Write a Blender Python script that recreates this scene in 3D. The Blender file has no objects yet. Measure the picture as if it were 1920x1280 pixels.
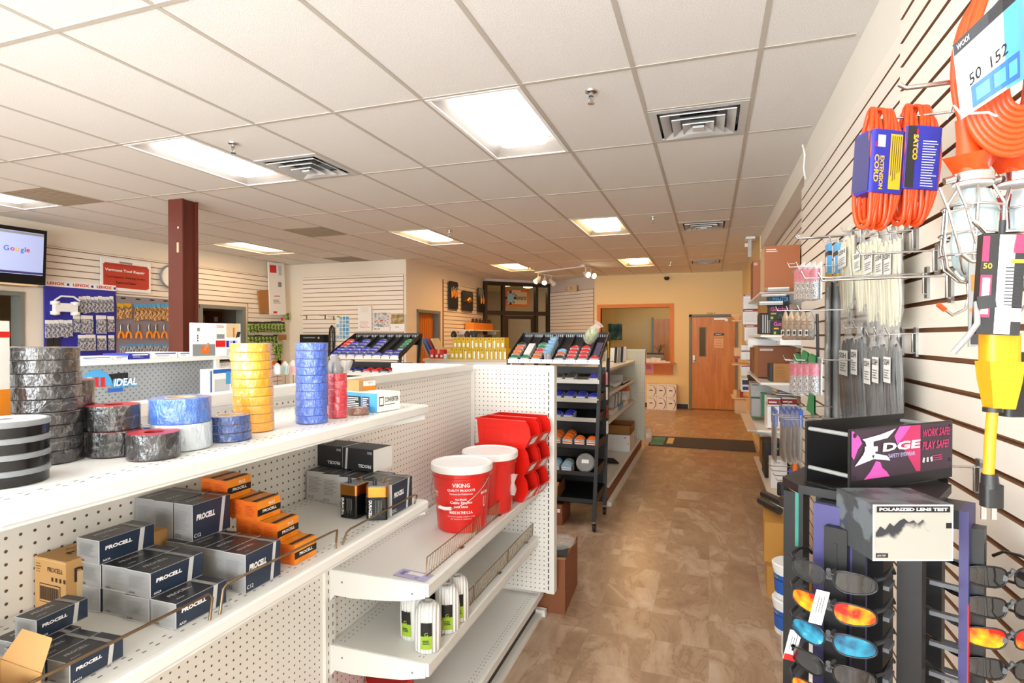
import bpy, math, random
from mathutils import Matrix, Vector
random.seed(7)
R = math.radians
S = bpy.context.scene
COL = S.collection
# ---------------------------------------------------------------- camera, world, exposure
CAMH, YAW, PIT, FPX = 1.57, 0.331, -0.0083, 1080.0
cd = bpy.data.cameras.new('camera'); cam = bpy.data.objects.new('camera', cd); COL.objects.link(cam)
cam.location = (0, 0, CAMH); cam.rotation_euler = (math.pi/2 + PIT, 0, YAW)
cd.sensor_width = 36; cd.lens = 36*FPX/1920; cd.clip_start = .02; cd.clip_end = 60
S.camera = cam
w = bpy.data.worlds.new('world'); S.world = w; w.use_nodes = True
w.node_tree.nodes['Background'].inputs[0].default_value = (.9, .95, 1, 1)
w.node_tree.nodes['Background'].inputs[1].default_value = .35
S.view_settings.view_transform = 'Standard'; S.view_settings.look = 'None'
S.view_settings.gamma = 1; S.view_settings.exposure = 0.8
S.view_settings.use_curve_mapping = False
def area(name, loc, rot, sx, sy, power, col):
    l = bpy.data.lights.new(name, 'AREA'); l.shape = 'RECTANGLE'; l.size = sx; l.size_y = sy
    l.energy = power; l.color = col
    o = bpy.data.objects.new(name, l); COL.objects.link(o); o.location = loc; o.rotation_euler = rot
    return o
# added fill tilted up to brighten the near ceiling, in place of bounced flash
area('window_daylight', (-1.6, -2.75, 1.6), (R(104), 0, 0), 5.5, 1.8, 345, (.9, .96, 1))
area('window_daylight_side', (-5.6, -2.75, 1.6), (R(104), 0, 0), 3.2, 1.8, 90, (.95, .98, 1))
TROF = 7.5      # strength of the ceiling tubes

# ---------------------------------------------------------------- pixel of the 1920x1280 photograph -> point on a real plane
def ray(u, v):
    a = (u-960)/FPX; b = -(v-640)/FPX
    f = math.cos(PIT) - math.sin(PIT)*b; z = math.sin(PIT) + math.cos(PIT)*b
    return (a*math.cos(YAW) - f*math.sin(YAW), a*math.sin(YAW) + f*math.cos(YAW), z)
def P(u, v, x=None, y=None, z=None):
    r = ray(u, v)
    t = x/r[0] if x is not None else y/r[1] if y is not None else (z-CAMH)/r[2]
    return Vector((r[0]*t, r[1]*t, CAMH + r[2]*t))

# ---------------------------------------------------------------- materials
def lin(c):
    if isinstance(c, str): c = tuple(int(c[i:i+2], 16)/255 for i in (0, 2, 4))
    return tuple((x/12.92 if x <= .04045 else ((x+.055)/1.055)**2.4) for x in c[:3]) + (1,)
MATS = {}
def mat(name, col, rough=.5, metal=0, **k):
    m = bpy.data.materials.new(name); m.use_nodes = True; b = m.node_tree.nodes['Principled BSDF']
    b.inputs['Base Color'].default_value = lin(col); b.inputs['Roughness'].default_value = rough
    b.inputs['Metallic'].default_value = metal
    for kk, vv in k.items():
        n = {'coat':'Coat Weight', 'trans':'Transmission Weight', 'ior':'IOR', 'alpha':'Alpha', 'spec':'Specular IOR Level', 'sub':'Subsurface Weight', 'crough':'Coat Roughness'}[kk]
        b.inputs[n].default_value = vv
    MATS[name] = m; return m
def N(m, t, **k):
    n = m.node_tree.nodes.new(t)
    for kk, vv in k.items():
        if kk.startswith('i_'): n.inputs[kk[2:].replace('_', ' ')].default_value = vv
        else: setattr(n, kk, vv)
    return n
def L(m, a, b): m.node_tree.links.new(a, b)
def bs(m): return m.node_tree.nodes['Principled BSDF']
def bump(m, scale, strength, dist=.01, detail=3, tex='ShaderNodeTexNoise', stretch=None, mixcol=None):
    tc = N(m, 'ShaderNodeTexCoord'); t = N(m, tex); t.inputs['Scale'].default_value = scale
    if 'Detail' in t.inputs: t.inputs['Detail'].default_value = detail
    if stretch:
        mp = N(m, 'ShaderNodeMapping'); mp.inputs['Scale'].default_value = stretch; L(m, tc.outputs['Object'], mp.inputs[0]); L(m, mp.outputs[0], t.inputs['Vector'])
    else: L(m, tc.outputs['Object'], t.inputs['Vector'])
    b = N(m, 'ShaderNodeBump'); b.inputs['Strength'].default_value = strength; b.inputs['Distance'].default_value = dist
    L(m, t.outputs[0], b.inputs['Height']); L(m, b.outputs[0], bs(m).inputs['Normal'])
    if mixcol:
        r = N(m, 'ShaderNodeValToRGB'); e = r.color_ramp.elements
        e[0].position, e[0].color = mixcol[0], lin(mixcol[1]); e[1].position, e[1].color = mixcol[2], lin(mixcol[3])
        L(m, t.outputs[0], r.inputs[0]); L(m, r.outputs[0], bs(m).inputs['Base Color'])
    return m
for n, c, r_ in [('cream','F1EADF',.45),('cream_paint','EDE2CF',.6),('wall_paint','EAE3D6',.75),('wall_yellow','EFD9A4',.8),('wall_grey','CFC6BA',.8),
    ('melamine','F2E8DA',.4),('mdf','9B6A45',.8),('white','F4F3F0',.5),('paper','EFEDE8',.6),('black','161617',.45),('black_gloss','0B0B0D',.2),
    ('charcoal','252528',.5),('navy','243247',.3),('navy_top','33353A',.3),('boxgrey','9B9A99',.45),('lightgrey','C9C9C8',.5),('grey','8A8A88',.5),('doorgrey','7C7F78',.5),
    ('orange','F0901E',.4),('orange_d','E26C1A',.45),('yellow','DA8F06',.45),('ybox','D9AE1C',.5),('red','D81E1A',.35),('darkred','9A1A1E',.45),('signred','C03A26',.55),
    ('blue','2C62B8',.45),('royal','2A2C9E',.4),('navyblue','2A2A78',.5),('skyblue','4FA5DC',.4),('paleblue','8DB8D6',.4),('green','1C7F4A',.45),('lime','9BBF30',.5),
    ('kraft','C79A62',.75),('kraft_d','A9763F',.75),('copper_box','B4683A',.5),('brownbox','8A5230',.7),('cordorange','EE4A16',.35),('ivory','E9E2C4',.45),
    ('pink','E89AAE',.6),('hotpink','D8479C',.5),('magenta','C02A52',.5),('rosered','CC3E5A',.6),('teal','3F8F80',.7),('rust','602619',.45),('tan','D9BE93',.6),
    ('orangewood','D67A22',.5),('bronze','2E2118',.4),('lavender','B9B4DC',.5),('purple','3B3768',.45),('rug','4B474C',.9),('darkbrown','3A2418',.6),('peach','F0C596',.6),
    ('twine','F2F1EC',.8),('skin','C78F62',.6),('silverbag','A8A7A4',.3),('photo_a','B9A78C',.6),('photo_b','7C8A74',.6),('clearred','B82A34',.4),('seablue','2E6A8C',.5)]:
    mat(n, c, r_)
for n, c, r_ in [('chrome','C8C8C8',.18),('steel','9A9894',.35),('bronze_wire','9A8468',.35),('gold','C98A3E',.3),('alu','B9B6B0',.4)]: mat(n, c, r_, 1)
mat('lid_white','F6F5F2',.4); mat('bucket','D91C14',.28,coat=.4); mat('binred','DF1F14',.3,coat=.2)
mat('gondola','F1EEE6',.38); mat('shelfpaint','ECEBE6',.35)
mat('glass','F5FAF8',.03,trans=1,ior=1.05,spec=.5); mat('bulbglass','B5D6DC',.05,trans=.85,ior=1.3)
def film(name, col, alpha, rough=.12):
    m = mat(name, col, rough, 0, alpha=alpha, coat=.6, crough=.08); bump(m, 26, .9, .02, 4, stretch=(1, 1, .5)); return m
film('film', 'F2F0EA', .32); film('film_clear', 'F4F4F2', .22); film('clearplastic', 'E8ECEC', .16)
def wrapped(name, c, c2=None, s=34, st=.55):
    m = mat(name, c, .3, 0, coat=1, crough=.06, spec=.7); bump(m, s, 1.0 if st > .8 else .8, .012, 6, stretch=(1, 1, .6))
    nt = m.node_tree; bn = [n for n in nt.nodes if n.type == 'BUMP'][0]; L(m, bn.outputs[0], bs(m).inputs['Coat Normal'])
    # crease lines of the shrink film, their pale glints mixed into the colour
    tc = N(m, 'ShaderNodeTexCoord'); t = N(m, 'ShaderNodeTexNoise'); t.inputs['Scale'].default_value = s*.7; t.inputs['Detail'].default_value = 5; t.inputs['Distortion'].default_value = 1.5; L(m, tc.outputs['Object'], t.inputs['Vector'])
    r = N(m, 'ShaderNodeValToRGB'); e = r.color_ramp.elements; e[0].position = .465; e[0].color = (0, 0, 0, 1); e[1].position = .51; e[1].color = (0, 0, 0, 1); q = e.new(.487); q.color = (.2, .2, .2, 1); L(m, t.outputs[0], r.inputs[0])
    mx = N(m, 'ShaderNodeMix', data_type='RGBA'); mx.inputs['A'].default_value = lin(c); mx.inputs['B'].default_value = (.75, .76, .78, 1); L(m, r.outputs[0], mx.inputs['Factor']); L(m, mx.outputs['Result'], bs(m).inputs['Base Color']); return m
wrapped('tape_black','2B2A2C', st=1); wrapped('tape_black2','1F1F22', s=30, st=1.2); wrapped('tape_yellow','EBA81C'); wrapped('tape_blue','3D63C4', s=60, st=.7)
wrapped('tape_red','D42A3C'); wrapped('tape_navy','2B4C8E', s=60); wrapped('tape_pale','C9D4DC', s=60); wrapped('tape_painter','4477CE', s=70); wrapped('tape_copper','8A5A44')
wrapped('foil','8F9090', s=20, st=1.5); wrapped('bagged','8E8D88', s=40, st=1.2)
mat('translucent_lid','A4A8AC',.3,0,alpha=.6)
def mottled(name, cols, scale, rough, thr=(.35, .6), tex='ShaderNodeTexNoise', spec=.5, detail=6, dist=0, stretch=(1,1,1)):
    m = mat(name, cols[0], rough, spec=spec); tc = N(m, 'ShaderNodeTexCoord'); t = N(m, tex); t.inputs['Scale'].default_value = scale
    if 'Detail' in t.inputs: t.inputs['Detail'].default_value = detail
    if 'Distortion' in t.inputs: t.inputs['Distortion'].default_value = dist
    mp = N(m, 'ShaderNodeMapping'); mp.inputs['Scale'].default_value = stretch
    L(m, tc.outputs['Object'], mp.inputs[0]); L(m, mp.outputs[0], t.inputs['Vector'])
    r = N(m, 'ShaderNodeValToRGB'); e = r.color_ramp.elements
    e[0].position, e[0].color = thr[0], lin(cols[0]); e[1].position, e[1].color = thr[1], lin(cols[1])
    for i, c in enumerate(cols[2:]):
        q = e.new(min(.99, thr[1] + .1*(i+1))); q.color = lin(c)
    L(m, t.outputs[0], r.inputs[0]); L(m, r.outputs[0], bs(m).inputs['Base Color']); return m
mottled('screws', ('4A5058', 'D8DCE0'), 220, .25, (.42, .55)); mottled('pinkbits', ('C22C56', 'E98AA2'), 230, .5, (.4, .6))
mottled('wood_door', ('C4761E', 'DE963A'), 2.2, .4, (.3, .7), stretch=(6, 6, .6), dist=1.2)
mottled('speckled', ('B8B5B0', '4A4A4C', 'D8D6D0'), 160, .4, (.4, .55)); mottled('scenic_snow', ('8A9AA0', 'E4E4E2', 'C04030'), 14, .5, (.4, .55))
mottled('scenic_field', ('5C7A4A', 'B98A3C', 'A9B8BC'), 12, .5, (.4, .55)); mottled('painting', ('14384A', '3F8A90', 'B9C08A'), 6, .5, (.4, .62))
mottled('lens_fire', ('C81408', 'F0A010', 'E8D820'), 26, .08, (.45, .62)); mottled('lens_blue', ('0C3C5C', '2C8AA8', '9AC8CC'), 30, .06, (.4, .62))
mottled('greenpack', ('26301C', '9CC22C', 'C8D8A0'), 40, .4, (.42, .52)); mottled('toolpack', ('3A3C46', 'B8BCC8', 'E0D8D0'), 45, .35, (.4, .55))
mottled('amberpack', ('5A4A3A', 'D8A060', 'E8D8C0'), 40, .4, (.4, .55)); mottled('camo', ('3E4244', '60666A'), 18, .4, (.48, .52)); mottled('mountain', ('A39F95', '2B2C31'), 9, .4, (.5, .54), detail=9)
mat('lens_dark','1B1D20',.05,0,coat=1); mat('lens_smoke','26282A',.05,0,alpha=.85,coat=1)
def peg(name, ax, col='F1EEE6', hole='6A4A35'):      # perforated panel: a hole every inch
    m = mat(name, col, .42); tc = N(m, 'ShaderNodeTexCoord'); sx = N(m, 'ShaderNodeSeparateXYZ'); L(m, tc.outputs['Object'], sx.inputs[0])
    acc = None
    for i in ax:
        a = N(m, 'ShaderNodeMath', operation='MULTIPLY'); a.inputs[1].default_value = 1/.0254; L(m, sx.outputs[i], a.inputs[0])
        f = N(m, 'ShaderNodeMath', operation='FRACT'); L(m, a.outputs[0], f.inputs[0])
        s = N(m, 'ShaderNodeMath', operation='SUBTRACT'); s.inputs[1].default_value = .5; L(m, f.outputs[0], s.inputs[0])
        q = N(m, 'ShaderNodeMath', operation='MULTIPLY'); L(m, s.outputs[0], q.inputs[0]); L(m, s.outputs[0], q.inputs[1])
        if acc is None: acc = q
        else:
            p = N(m, 'ShaderNodeMath', operation='ADD'); L(m, acc.outputs[0], p.inputs[0]); L(m, q.outputs[0], p.inputs[1]); acc = p
    lt = N(m, 'ShaderNodeMath', operation='LESS_THAN'); lt.inputs[1].default_value = .0155; L(m, acc.outputs[0], lt.inputs[0])
    mx = N(m, 'ShaderNodeMix', data_type='RGBA'); mx.inputs['A'].default_value = lin(col); mx.inputs['B'].default_value = lin(hole)
    L(m, lt.outputs[0], mx.inputs['Factor']); L(m, mx.outputs['Result'], bs(m).inputs['Base Color'])
peg('peg_x', (1, 2)); peg('peg_y', (0, 2)); peg('peg_pale', (0, 2), 'E3E3D2', '8A8878')
def dia(name):       # raised tread plate pattern
    m = mat(name, 'A9ADB0', .4, .3); tc = N(m, 'ShaderNodeTexCoord'); sx = N(m, 'ShaderNodeSeparateXYZ'); L(m, tc.outputs['Object'], sx.inputs[0])
    cb = N(m, 'ShaderNodeCombineXYZ'); L(m, sx.outputs[1], cb.inputs[0]); L(m, sx.outputs[2], cb.inputs[1])
    outs = []
    for k, (rot, off) in enumerate(((45, 0), (-45, .5))):
        mp = N(m, 'ShaderNodeMapping'); mp.inputs['Scale'].default_value = (42, 42, 1); mp.inputs['Location'].default_value = (off, off, 0); L(m, cb.outputs[0], mp.inputs[0])
        vo = N(m, 'ShaderNodeMapping'); vo.inputs['Rotation'].default_value = (0, 0, R(rot)); L(m, mp.outputs[0], vo.inputs[0])
        s2 = N(m, 'ShaderNodeSeparateXYZ'); L(m, vo.outputs[0], s2.inputs[0]); pr = []
        for i, wd in ((0, .42), (1, .09)):
            f = N(m, 'ShaderNodeMath', operation='FRACT'); L(m, s2.outputs[i], f.inputs[0])
            s = N(m, 'ShaderNodeMath', operation='SUBTRACT'); s.inputs[1].default_value = .5; L(m, f.outputs[0], s.inputs[0])
            ab = N(m, 'ShaderNodeMath', operation='ABSOLUTE'); L(m, s.outputs[0], ab.inputs[0])
            lt = N(m, 'ShaderNodeMath', operation='LESS_THAN'); lt.inputs[1].default_value = wd; L(m, ab.outputs[0], lt.inputs[0]); pr.append(lt)
        mu = N(m, 'ShaderNodeMath', operation='MULTIPLY'); L(m, pr[0].outputs[0], mu.inputs[0]); L(m, pr[1].outputs[0], mu.inputs[1]); outs.append(mu)
    # checker picks one slant per cell
    ch = N(m, 'ShaderNodeTexChecker'); ch.inputs['Scale'].default_value = 60; L(m, cb.outputs[0], ch.inputs[0])
    mm = N(m, 'ShaderNodeMix', data_type='FLOAT'); L(m, ch.outputs['Fac'], mm.inputs['Factor']); L(m, outs[0].outputs[0], mm.inputs['A']); L(m, outs[1].outputs[0], mm.inputs['B'])
    mx = N(m, 'ShaderNodeMix', data_type='RGBA'); mx.inputs['A'].default_value = lin('A6AAAD'); mx.inputs['B'].default_value = lin('50545A')
    L(m, mm.outputs['Result'], mx.inputs['Factor']); L(m, mx.outputs['Result'], bs(m).inputs['Base Color'])
dia('treadplate')
def emit(name, col, s):
    m = mat(name, col, .5); b = bs(m); b.inputs['Emission Color'].default_value = lin(col); b.inputs['Emission Strength'].default_value = s
emit('tube_white', 'FAFAFF', TROF); emit('tube_warm', 'FFC47C', TROF*2.3); emit('tube_mid', 'FFDCAC', TROF*1.25); emit('screen', '9AA3C8', .3); emit('spot_glow', 'FFF0D0', 14); emit('warm_lamp', 'FFD9A0', 22); emit('tube_dim', 'FFDCA8', 5)
# floor: marbled vinyl tile
m = mat('floor_vinyl', 'A07A5C', .3, spec=.4); tc = N(m, 'ShaderNodeTexCoord')
br = N(m, 'ShaderNodeTexBrick'); br.offset = 0; br.inputs['Scale'].default_value = 1; br.inputs['Brick Width'].default_value = .305; br.inputs['Row Height'].default_value = .305
br.inputs['Mortar Size'].default_value = .001; br.inputs['Bias'].default_value = 0
br.inputs['Color1'].default_value = (0, 0, 0, 1); br.inputs['Color2'].default_value = (1, 1, 1, 1); br.inputs['Mortar'].default_value = (.3, .3, .3, 1); L(m, tc.outputs['Object'], br.inputs['Vector'])
ad = N(m, 'ShaderNodeVectorMath', operation='MULTIPLY_ADD'); ad.inputs[1].default_value = (6, 6, 6); L(m, br.outputs['Color'], ad.inputs[0]); L(m, tc.outputs['Object'], ad.inputs[2])
mp = N(m, 'ShaderNodeMapping'); mp.inputs['Rotation'].default_value = (0, 0, R(28)); mp.inputs['Scale'].default_value = (1.7, .7, 1); L(m, ad.outputs[0], mp.inputs[0])
n1 = N(m, 'ShaderNodeTexNoise'); n1.inputs['Scale'].default_value = 2.6; n1.inputs['Detail'].default_value = 8; n1.inputs['Roughness'].default_value = .62; n1.inputs['Distortion'].default_value = .9; L(m, mp.outputs[0], n1.inputs['Vector'])
rp = N(m, 'ShaderNodeValToRGB'); e = rp.color_ramp.elements; e[0].position, e[0].color = .30, lin('977C64'); e[1].position, e[1].color = .68, lin('D2BCA4')
for p_, c_ in ((.42, 'A98C70'), (.49, 'B4977A'), (.5, '9A7C60'), (.512, 'B4977A'), (.58, 'C2A88D')): q = e.new(p_); q.color = lin(c_)
L(m, n1.outputs[0], rp.inputs[0])
mx = N(m, 'ShaderNodeMix', data_type='RGBA', blend_type='MULTIPLY'); mx.inputs['B'].default_value = (.9, .86, .85, 1); L(m, br.outputs['Color'], mx.inputs['Factor']); L(m, rp.outputs[0], mx.inputs['A'])
L(m, mx.outputs['Result'], bs(m).inputs['Base Color'])
# ceiling tile
m = mat('ceiling_tile', 'EFEAE4', .9); bump(m, 260, .5, .004, 2, mixcol=(.36, 'D6D2CC', .6, 'F3F1EE')); mat('tbar', 'BDB5AA', .5); mat('return_grille', '9C8B76', .7)
bump(mat('carton', 'CB9C60', .8), 30, .1, .003, 3); bump(MATS['twine'], 90, .9, .004, 2, tex='ShaderNodeTexWave', stretch=(.3, .3, 1.2))
bump(MATS['camo'], 60, .1); bump(MATS['cordorange'], 8, .05)
# ---------------------------------------------------------------- mesh builder
TXT = {}
def glyphs(s, bold):
    k = (s, bold)
    if k not in TXT:
        c = bpy.data.curves.new('t', 'FONT'); c.body = s; c.size = 1; c.resolution_u = 2; c.offset = bold; c.align_x = 'CENTER'
        o = bpy.data.objects.new('t', c); COL.objects.link(o); dg = bpy.context.evaluated_depsgraph_get(); dg.update()
        me = bpy.data.meshes.new_from_object(o.evaluated_get(dg))
        v = [(p.co.x, p.co.y) for p in me.vertices]; f = [tuple(q.vertices) for q in me.polygons]
        bpy.data.objects.remove(o); bpy.data.curves.remove(c); bpy.data.meshes.remove(me)
        if not v: v, f = [(0, 0), (.1, 0), (.1, .1)], [(0, 1, 2)]
        xs = [a for a, b in v]; ys = [b for a, b in v]
        TXT[k] = (v, f, min(xs), max(xs), min(ys), max(ys))
    return TXT[k]
class MB:
    def __init__(s): s.v = []; s.f = []; s.mi = []; s.sm = []; s.mats = []; s.M = Matrix()
    def slot(s, m):
        if m not in s.mats: s.mats.append(m)
        return s.mats.index(m)
    def add(s, vs, fs, m, smooth=False):
        b = len(s.v); k = s.slot(m); s.v += [tuple(s.M @ Vector(p)) for p in vs]
        for f in fs: s.f.append(tuple(b+i for i in f)); s.mi.append(k); s.sm.append(smooth)
        return s
    def box(s, x0, x1, y0, y1, z0, z1, m, faces=None):
        # faces: dict of side -> material ('-x','+x','-y','+y','-z','+z')
        v = [(x0,y0,z0),(x1,y0,z0),(x1,y1,z0),(x0,y1,z0),(x0,y0,z1),(x1,y0,z1),(x1,y1,z1),(x0,y1,z1)]
        F = {'-z':(0,3,2,1),'+z':(4,5,6,7),'-y':(0,1,5,4),'+x':(1,2,6,5),'+y':(2,3,7,6),'-x':(3,0,4,7)}
        if not faces: return s.add(v, list(F.values()), m)
        for k, f in F.items(): s.add([v[i] for i in f], [(0,1,2,3)], faces.get(k, m))
        return s
    def rbox(s, x0, x1, y0, y1, z0, z1, r, m, n=4):      # box with rounded upright edges
        p = []
        for cx, cy, a0 in ((x1-r, y1-r, 0), (x0+r, y1-r, 90), (x0+r, y0+r, 180), (x1-r, y0+r, 270)):
            for i in range(n+1): a = R(a0+90*i/n); p.append((cx+r*math.cos(a), cy+r*math.sin(a)))
        return s.prism(p, z0, z1, m, smooth=True)
    def prism(s, p, z0, z1, m, smooth=False, cap=None, scale=1):   # polygon in local xy, extruded along z
        n = len(p); cx = sum(a for a, b in p)/n; cy = sum(b for a, b in p)/n
        q = [(cx+(a-cx)*scale, cy+(b-cy)*scale) for a, b in p]
        lo = [(a, b, z0) for a, b in p]; hi = [(a, b, z1) for a, b in q]
        s.add(lo+hi, [(i, (i+1) % n, n+(i+1) % n, n+i) for i in range(n)], m, smooth)
        s.add(lo, [tuple(range(n-1, -1, -1))], cap or m); s.add(hi, [tuple(range(n))], cap or m); return s
    def lathe(s, prof, m, n=24, c=(0, 0, 0), sm=False, sx=1, sy=1, caps=True):
        ring = lambda r, z: [(c[0]+sx*r*math.cos(2*math.pi*i/n), c[1]+sy*r*math.sin(2*math.pi*i/n), c[2]+z) for i in range(n)]
        if sm:
            vs = sum([ring(r, z) for r, z in prof], []); fs = []
            for k in range(len(prof)-1): fs += [(k*n+i, k*n+(i+1) % n, (k+1)*n+(i+1) % n, (k+1)*n+i) for i in range(n)]
            s.add(vs, fs, m, True)
        else:
            for (r0, z0), (r1, z1) in zip(prof, prof[1:]):
                s.add(ring(r0, z0)+ring(r1, z1), [(i, (i+1) % n, n+(i+1) % n, n+i) for i in range(n)], m, True)
        if caps:
            if prof[0][0] > 1e-5: s.add(ring(*prof[0]), [tuple(range(n-1, -1, -1))], m)
            if prof[-1][0] > 1e-5: s.add(ring(*prof[-1]), [tuple(range(n))], m)
        return s
    def tube(s, pts, r, m, n=8, closed=False):
        pts = [Vector(p) for p in pts]; N_ = len(pts); vs = []; up = None
        for i, p in enumerate(pts):
            a = pts[(i-1) % N_] if (closed or i > 0) else p; b = pts[(i+1) % N_] if (closed or i < N_-1) else p
            t = (b-a).normalized()
            if up is None: up = t.cross(Vector((0, 0, 1)) if abs(t.z) < .9 else Vector((1, 0, 0))).normalized()
            up = (up - t*up.dot(t)).normalized(); w_ = t.cross(up)
            rr = r[i] if isinstance(r, (list, tuple)) else r
            vs += [tuple(p + up*rr*math.cos(2*math.pi*k/n) + w_*rr*math.sin(2*math.pi*k/n)) for k in range(n)]
        fs = []
        for i in range(N_ if closed else N_-1):
            j = (i+1) % N_; fs += [(i*n+k, i*n+(k+1) % n, j*n+(k+1) % n, j*n+k) for k in range(n)]
        s.add(vs, fs, m, True)
        if not closed: s.add(vs[:n], [tuple(range(n))], m); s.add(vs[-n:], [tuple(range(n-1, -1, -1))], m)
        return s
    def quad(s, a, b, c, d, m): return s.add([a, b, c, d], [(0, 1, 2, 3)], m)
    def rect(s, o, r, u, w_, h, m, off=.0006):            # flat print: centre o, right r, up u
        r = Vector(r).normalized(); u = Vector(u).normalized(); o = Vector(o) + r.cross(u)*off
        return s.quad(o-r*w_/2-u*h/2, o+r*w_/2-u*h/2, o+r*w_/2+u*h/2, o-r*w_/2+u*h/2, m)
    def poly(s, o, r, u, pts, m, off=.0006):
        r = Vector(r).normalized(); u = Vector(u).normalized(); o = Vector(o) + r.cross(u)*off
        return s.add([o+r*a+u*b for a, b in pts], [tuple(range(len(pts)))], m)
    def text(s, t, o, r, u, h, m, w_=None, bold=.012, shear=0, off=.0009):   # cap height h, total width w_
        v, f, x0, x1, y0, y1 = glyphs(t, bold); r = Vector(r).normalized(); u = Vector(u).normalized(); o = Vector(o) + r.cross(u)*off
        sy = h/(y1-y0); sx = (w_/(x1-x0)) if w_ else sy; cx = (x0+x1)/2; cy = (y0+y1)/2
        return s.add([o + r*((a-cx)*sx + shear*(b-cy)*sy) + u*((b-cy)*sy) for a, b in v], f, m)
    def lines(s, o, r, u, w_, h, n, m, off=.0008, fill=.45):   # rows of fine print too small to read
        rnd = random.Random(n*17+int(w_*1e4)); r = Vector(r).normalized(); u = Vector(u).normalized(); o = Vector(o)
        for i in range(n):
            ww = w_*rnd.uniform(.65, 1); s.rect(o + u*(h/2-(i+.5)*h/n) - r*(w_-ww)/2, r, u, ww, h/n*fill, m, off)
        return s
    def build(s, name, parent=None, loc=None, rot=None):
        me = bpy.data.meshes.new(name); me.from_pydata(s.v, [], s.f)
        for k in s.mats: me.materials.append(MATS[k])
        me.polygons.foreach_set('material_index', s.mi); me.polygons.foreach_set('use_smooth', s.sm); me.update()
        o = bpy.data.objects.new(name, me); COL.objects.link(o)
        if parent: o.parent = parent
        if loc is not None: o.location = loc
        if rot is not None: o.rotation_euler = rot if hasattr(rot, '__len__') else (0, 0, rot)
        return o
def tag(o, label, cat, group=None, kind=None):
    o['label'] = label; o['category'] = cat
    if group: o['group'] = group
    if kind: o['kind'] = kind
    return o
def thing(name, label, cat, loc=(0, 0, 0), rot=0, group=None):
    o = bpy.data.objects.new(name, None); COL.objects.link(o); o.empty_display_size = .05
    o.location = loc; o.rotation_euler = rot if hasattr(rot, '__len__') else (0, 0, rot)
    return tag(o, label, cat, group)
def struct(mb, name, parent=None, loc=None, rot=None):
    o = mb.build(name, parent, loc, rot)
    if not parent: o['kind'] = 'structure'
    return o
KIDS = {}
def kids(o): return [c for c in bpy.data.objects if c.parent == o]
def dup(src, label, loc, rot=None, group=None, scale=None):
    if src.name not in KIDS: KIDS[src.name] = [(c, kids(c)) for c in kids(src)]
    o = src.copy(); COL.objects.link(o); o.location = loc; o['label'] = label
    if rot is not None: o.rotation_euler = rot if hasattr(rot, '__len__') else (0, 0, rot)
    if group: o['group'] = group
    if scale is not None: o.scale = (scale,)*3 if not hasattr(scale, '__len__') else scale
    for c, gs in KIDS[src.name]:
        d = c.copy(); COL.objects.link(d); d.parent = o
        for g in gs: h = g.copy(); COL.objects.link(h); h.parent = d
    return o
class Kind:      # build a kind once, place it many times: the first placement moves the original
    def __init__(s, make): s.make = make; s.src = None
    def put(s, label, loc, rot=None, group=None, scale=None):
        if s.src is None:
            s.src = s.make(); s.used = False
        if not s.used:
            o = s.src; s.used = True; KIDS[o.name] = [(c, kids(c)) for c in kids(o)]
            o.location = loc; o['label'] = label
            if rot is not None: o.rotation_euler = rot if hasattr(rot, '__len__') else (0, 0, rot)
            if group: o['group'] = group
            if scale is not None: o.scale = (scale,)*3 if not hasattr(scale, '__len__') else scale
            return o
        return dup(s.src, label, loc, rot, group, scale)
ORD = ['first', 'second', 'third', 'fourth', 'fifth', 'sixth', 'seventh', 'eighth', 'ninth', 'tenth', 'eleventh', 'twelfth']
def nth(i, n, top='top', end='bottom'):
    return top+'most' if i == 0 else (end+'most' if i == n-1 else ORD[i]+' from the '+top)
def wallgrid(mb, a0, a1, z0, z1, holes, m, y0=0, y1=.1):     # wall in local xz with rectangular openings
    xs = sorted({a0, a1} | {min(max(h[i], a0), a1) for h in holes for i in (0, 1)}); zs = sorted({z0, z1} | {min(max(h[i], z0), z1) for h in holes for i in (2, 3)})
    for xa, xb in zip(xs, xs[1:]):
        for za, zb in zip(zs, zs[1:]):
            cx, cz = (xa+xb)/2, (za+zb)/2
            if not any(h[0] < cx < h[1] and h[2] < cz < h[3] for h in holes): mb.box(xa, xb, y0, y1, za, zb, m)
    return mb
def slats(mb, a0, a1, z0, z1, holes=(), pitch=.085, t=.014, gap=.011, m='melamine', zoff=0):   # slat panel, front face at y=-t
    z = z0+zoff
    while z < z1-.01:
        za, zb = max(z, z0)+gap/2, min(z+pitch, z1)-gap/2
        segs = [(a0, a1)]
        for h in holes:
            if h[2] < zb and h[3] > za: segs = sum([[(p, min(q, h[0])), (max(p, h[1]), q)] for p, q in segs], [])
        for p, q in segs:
            if q-p > .005 and zb > za: mb.box(p, q, -t, -.002, za, zb, 'mdf', {'-y': m})
        z += pitch
    segs = [(a0, a1)]
    wallgrid(mb, a0, a1, z0, z1, list(holes), 'mdf', -.003, -.0005)
    return mb
# ---------------------------------------------------------------- the room
CZ = 2.96; XR = .64; XL = -7.7; YB = 13.1
b = MB(); b.box(-11, 1.2, -3.2, 17, -.1, 0, 'floor_vinyl'); struct(b, 'floor')
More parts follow.
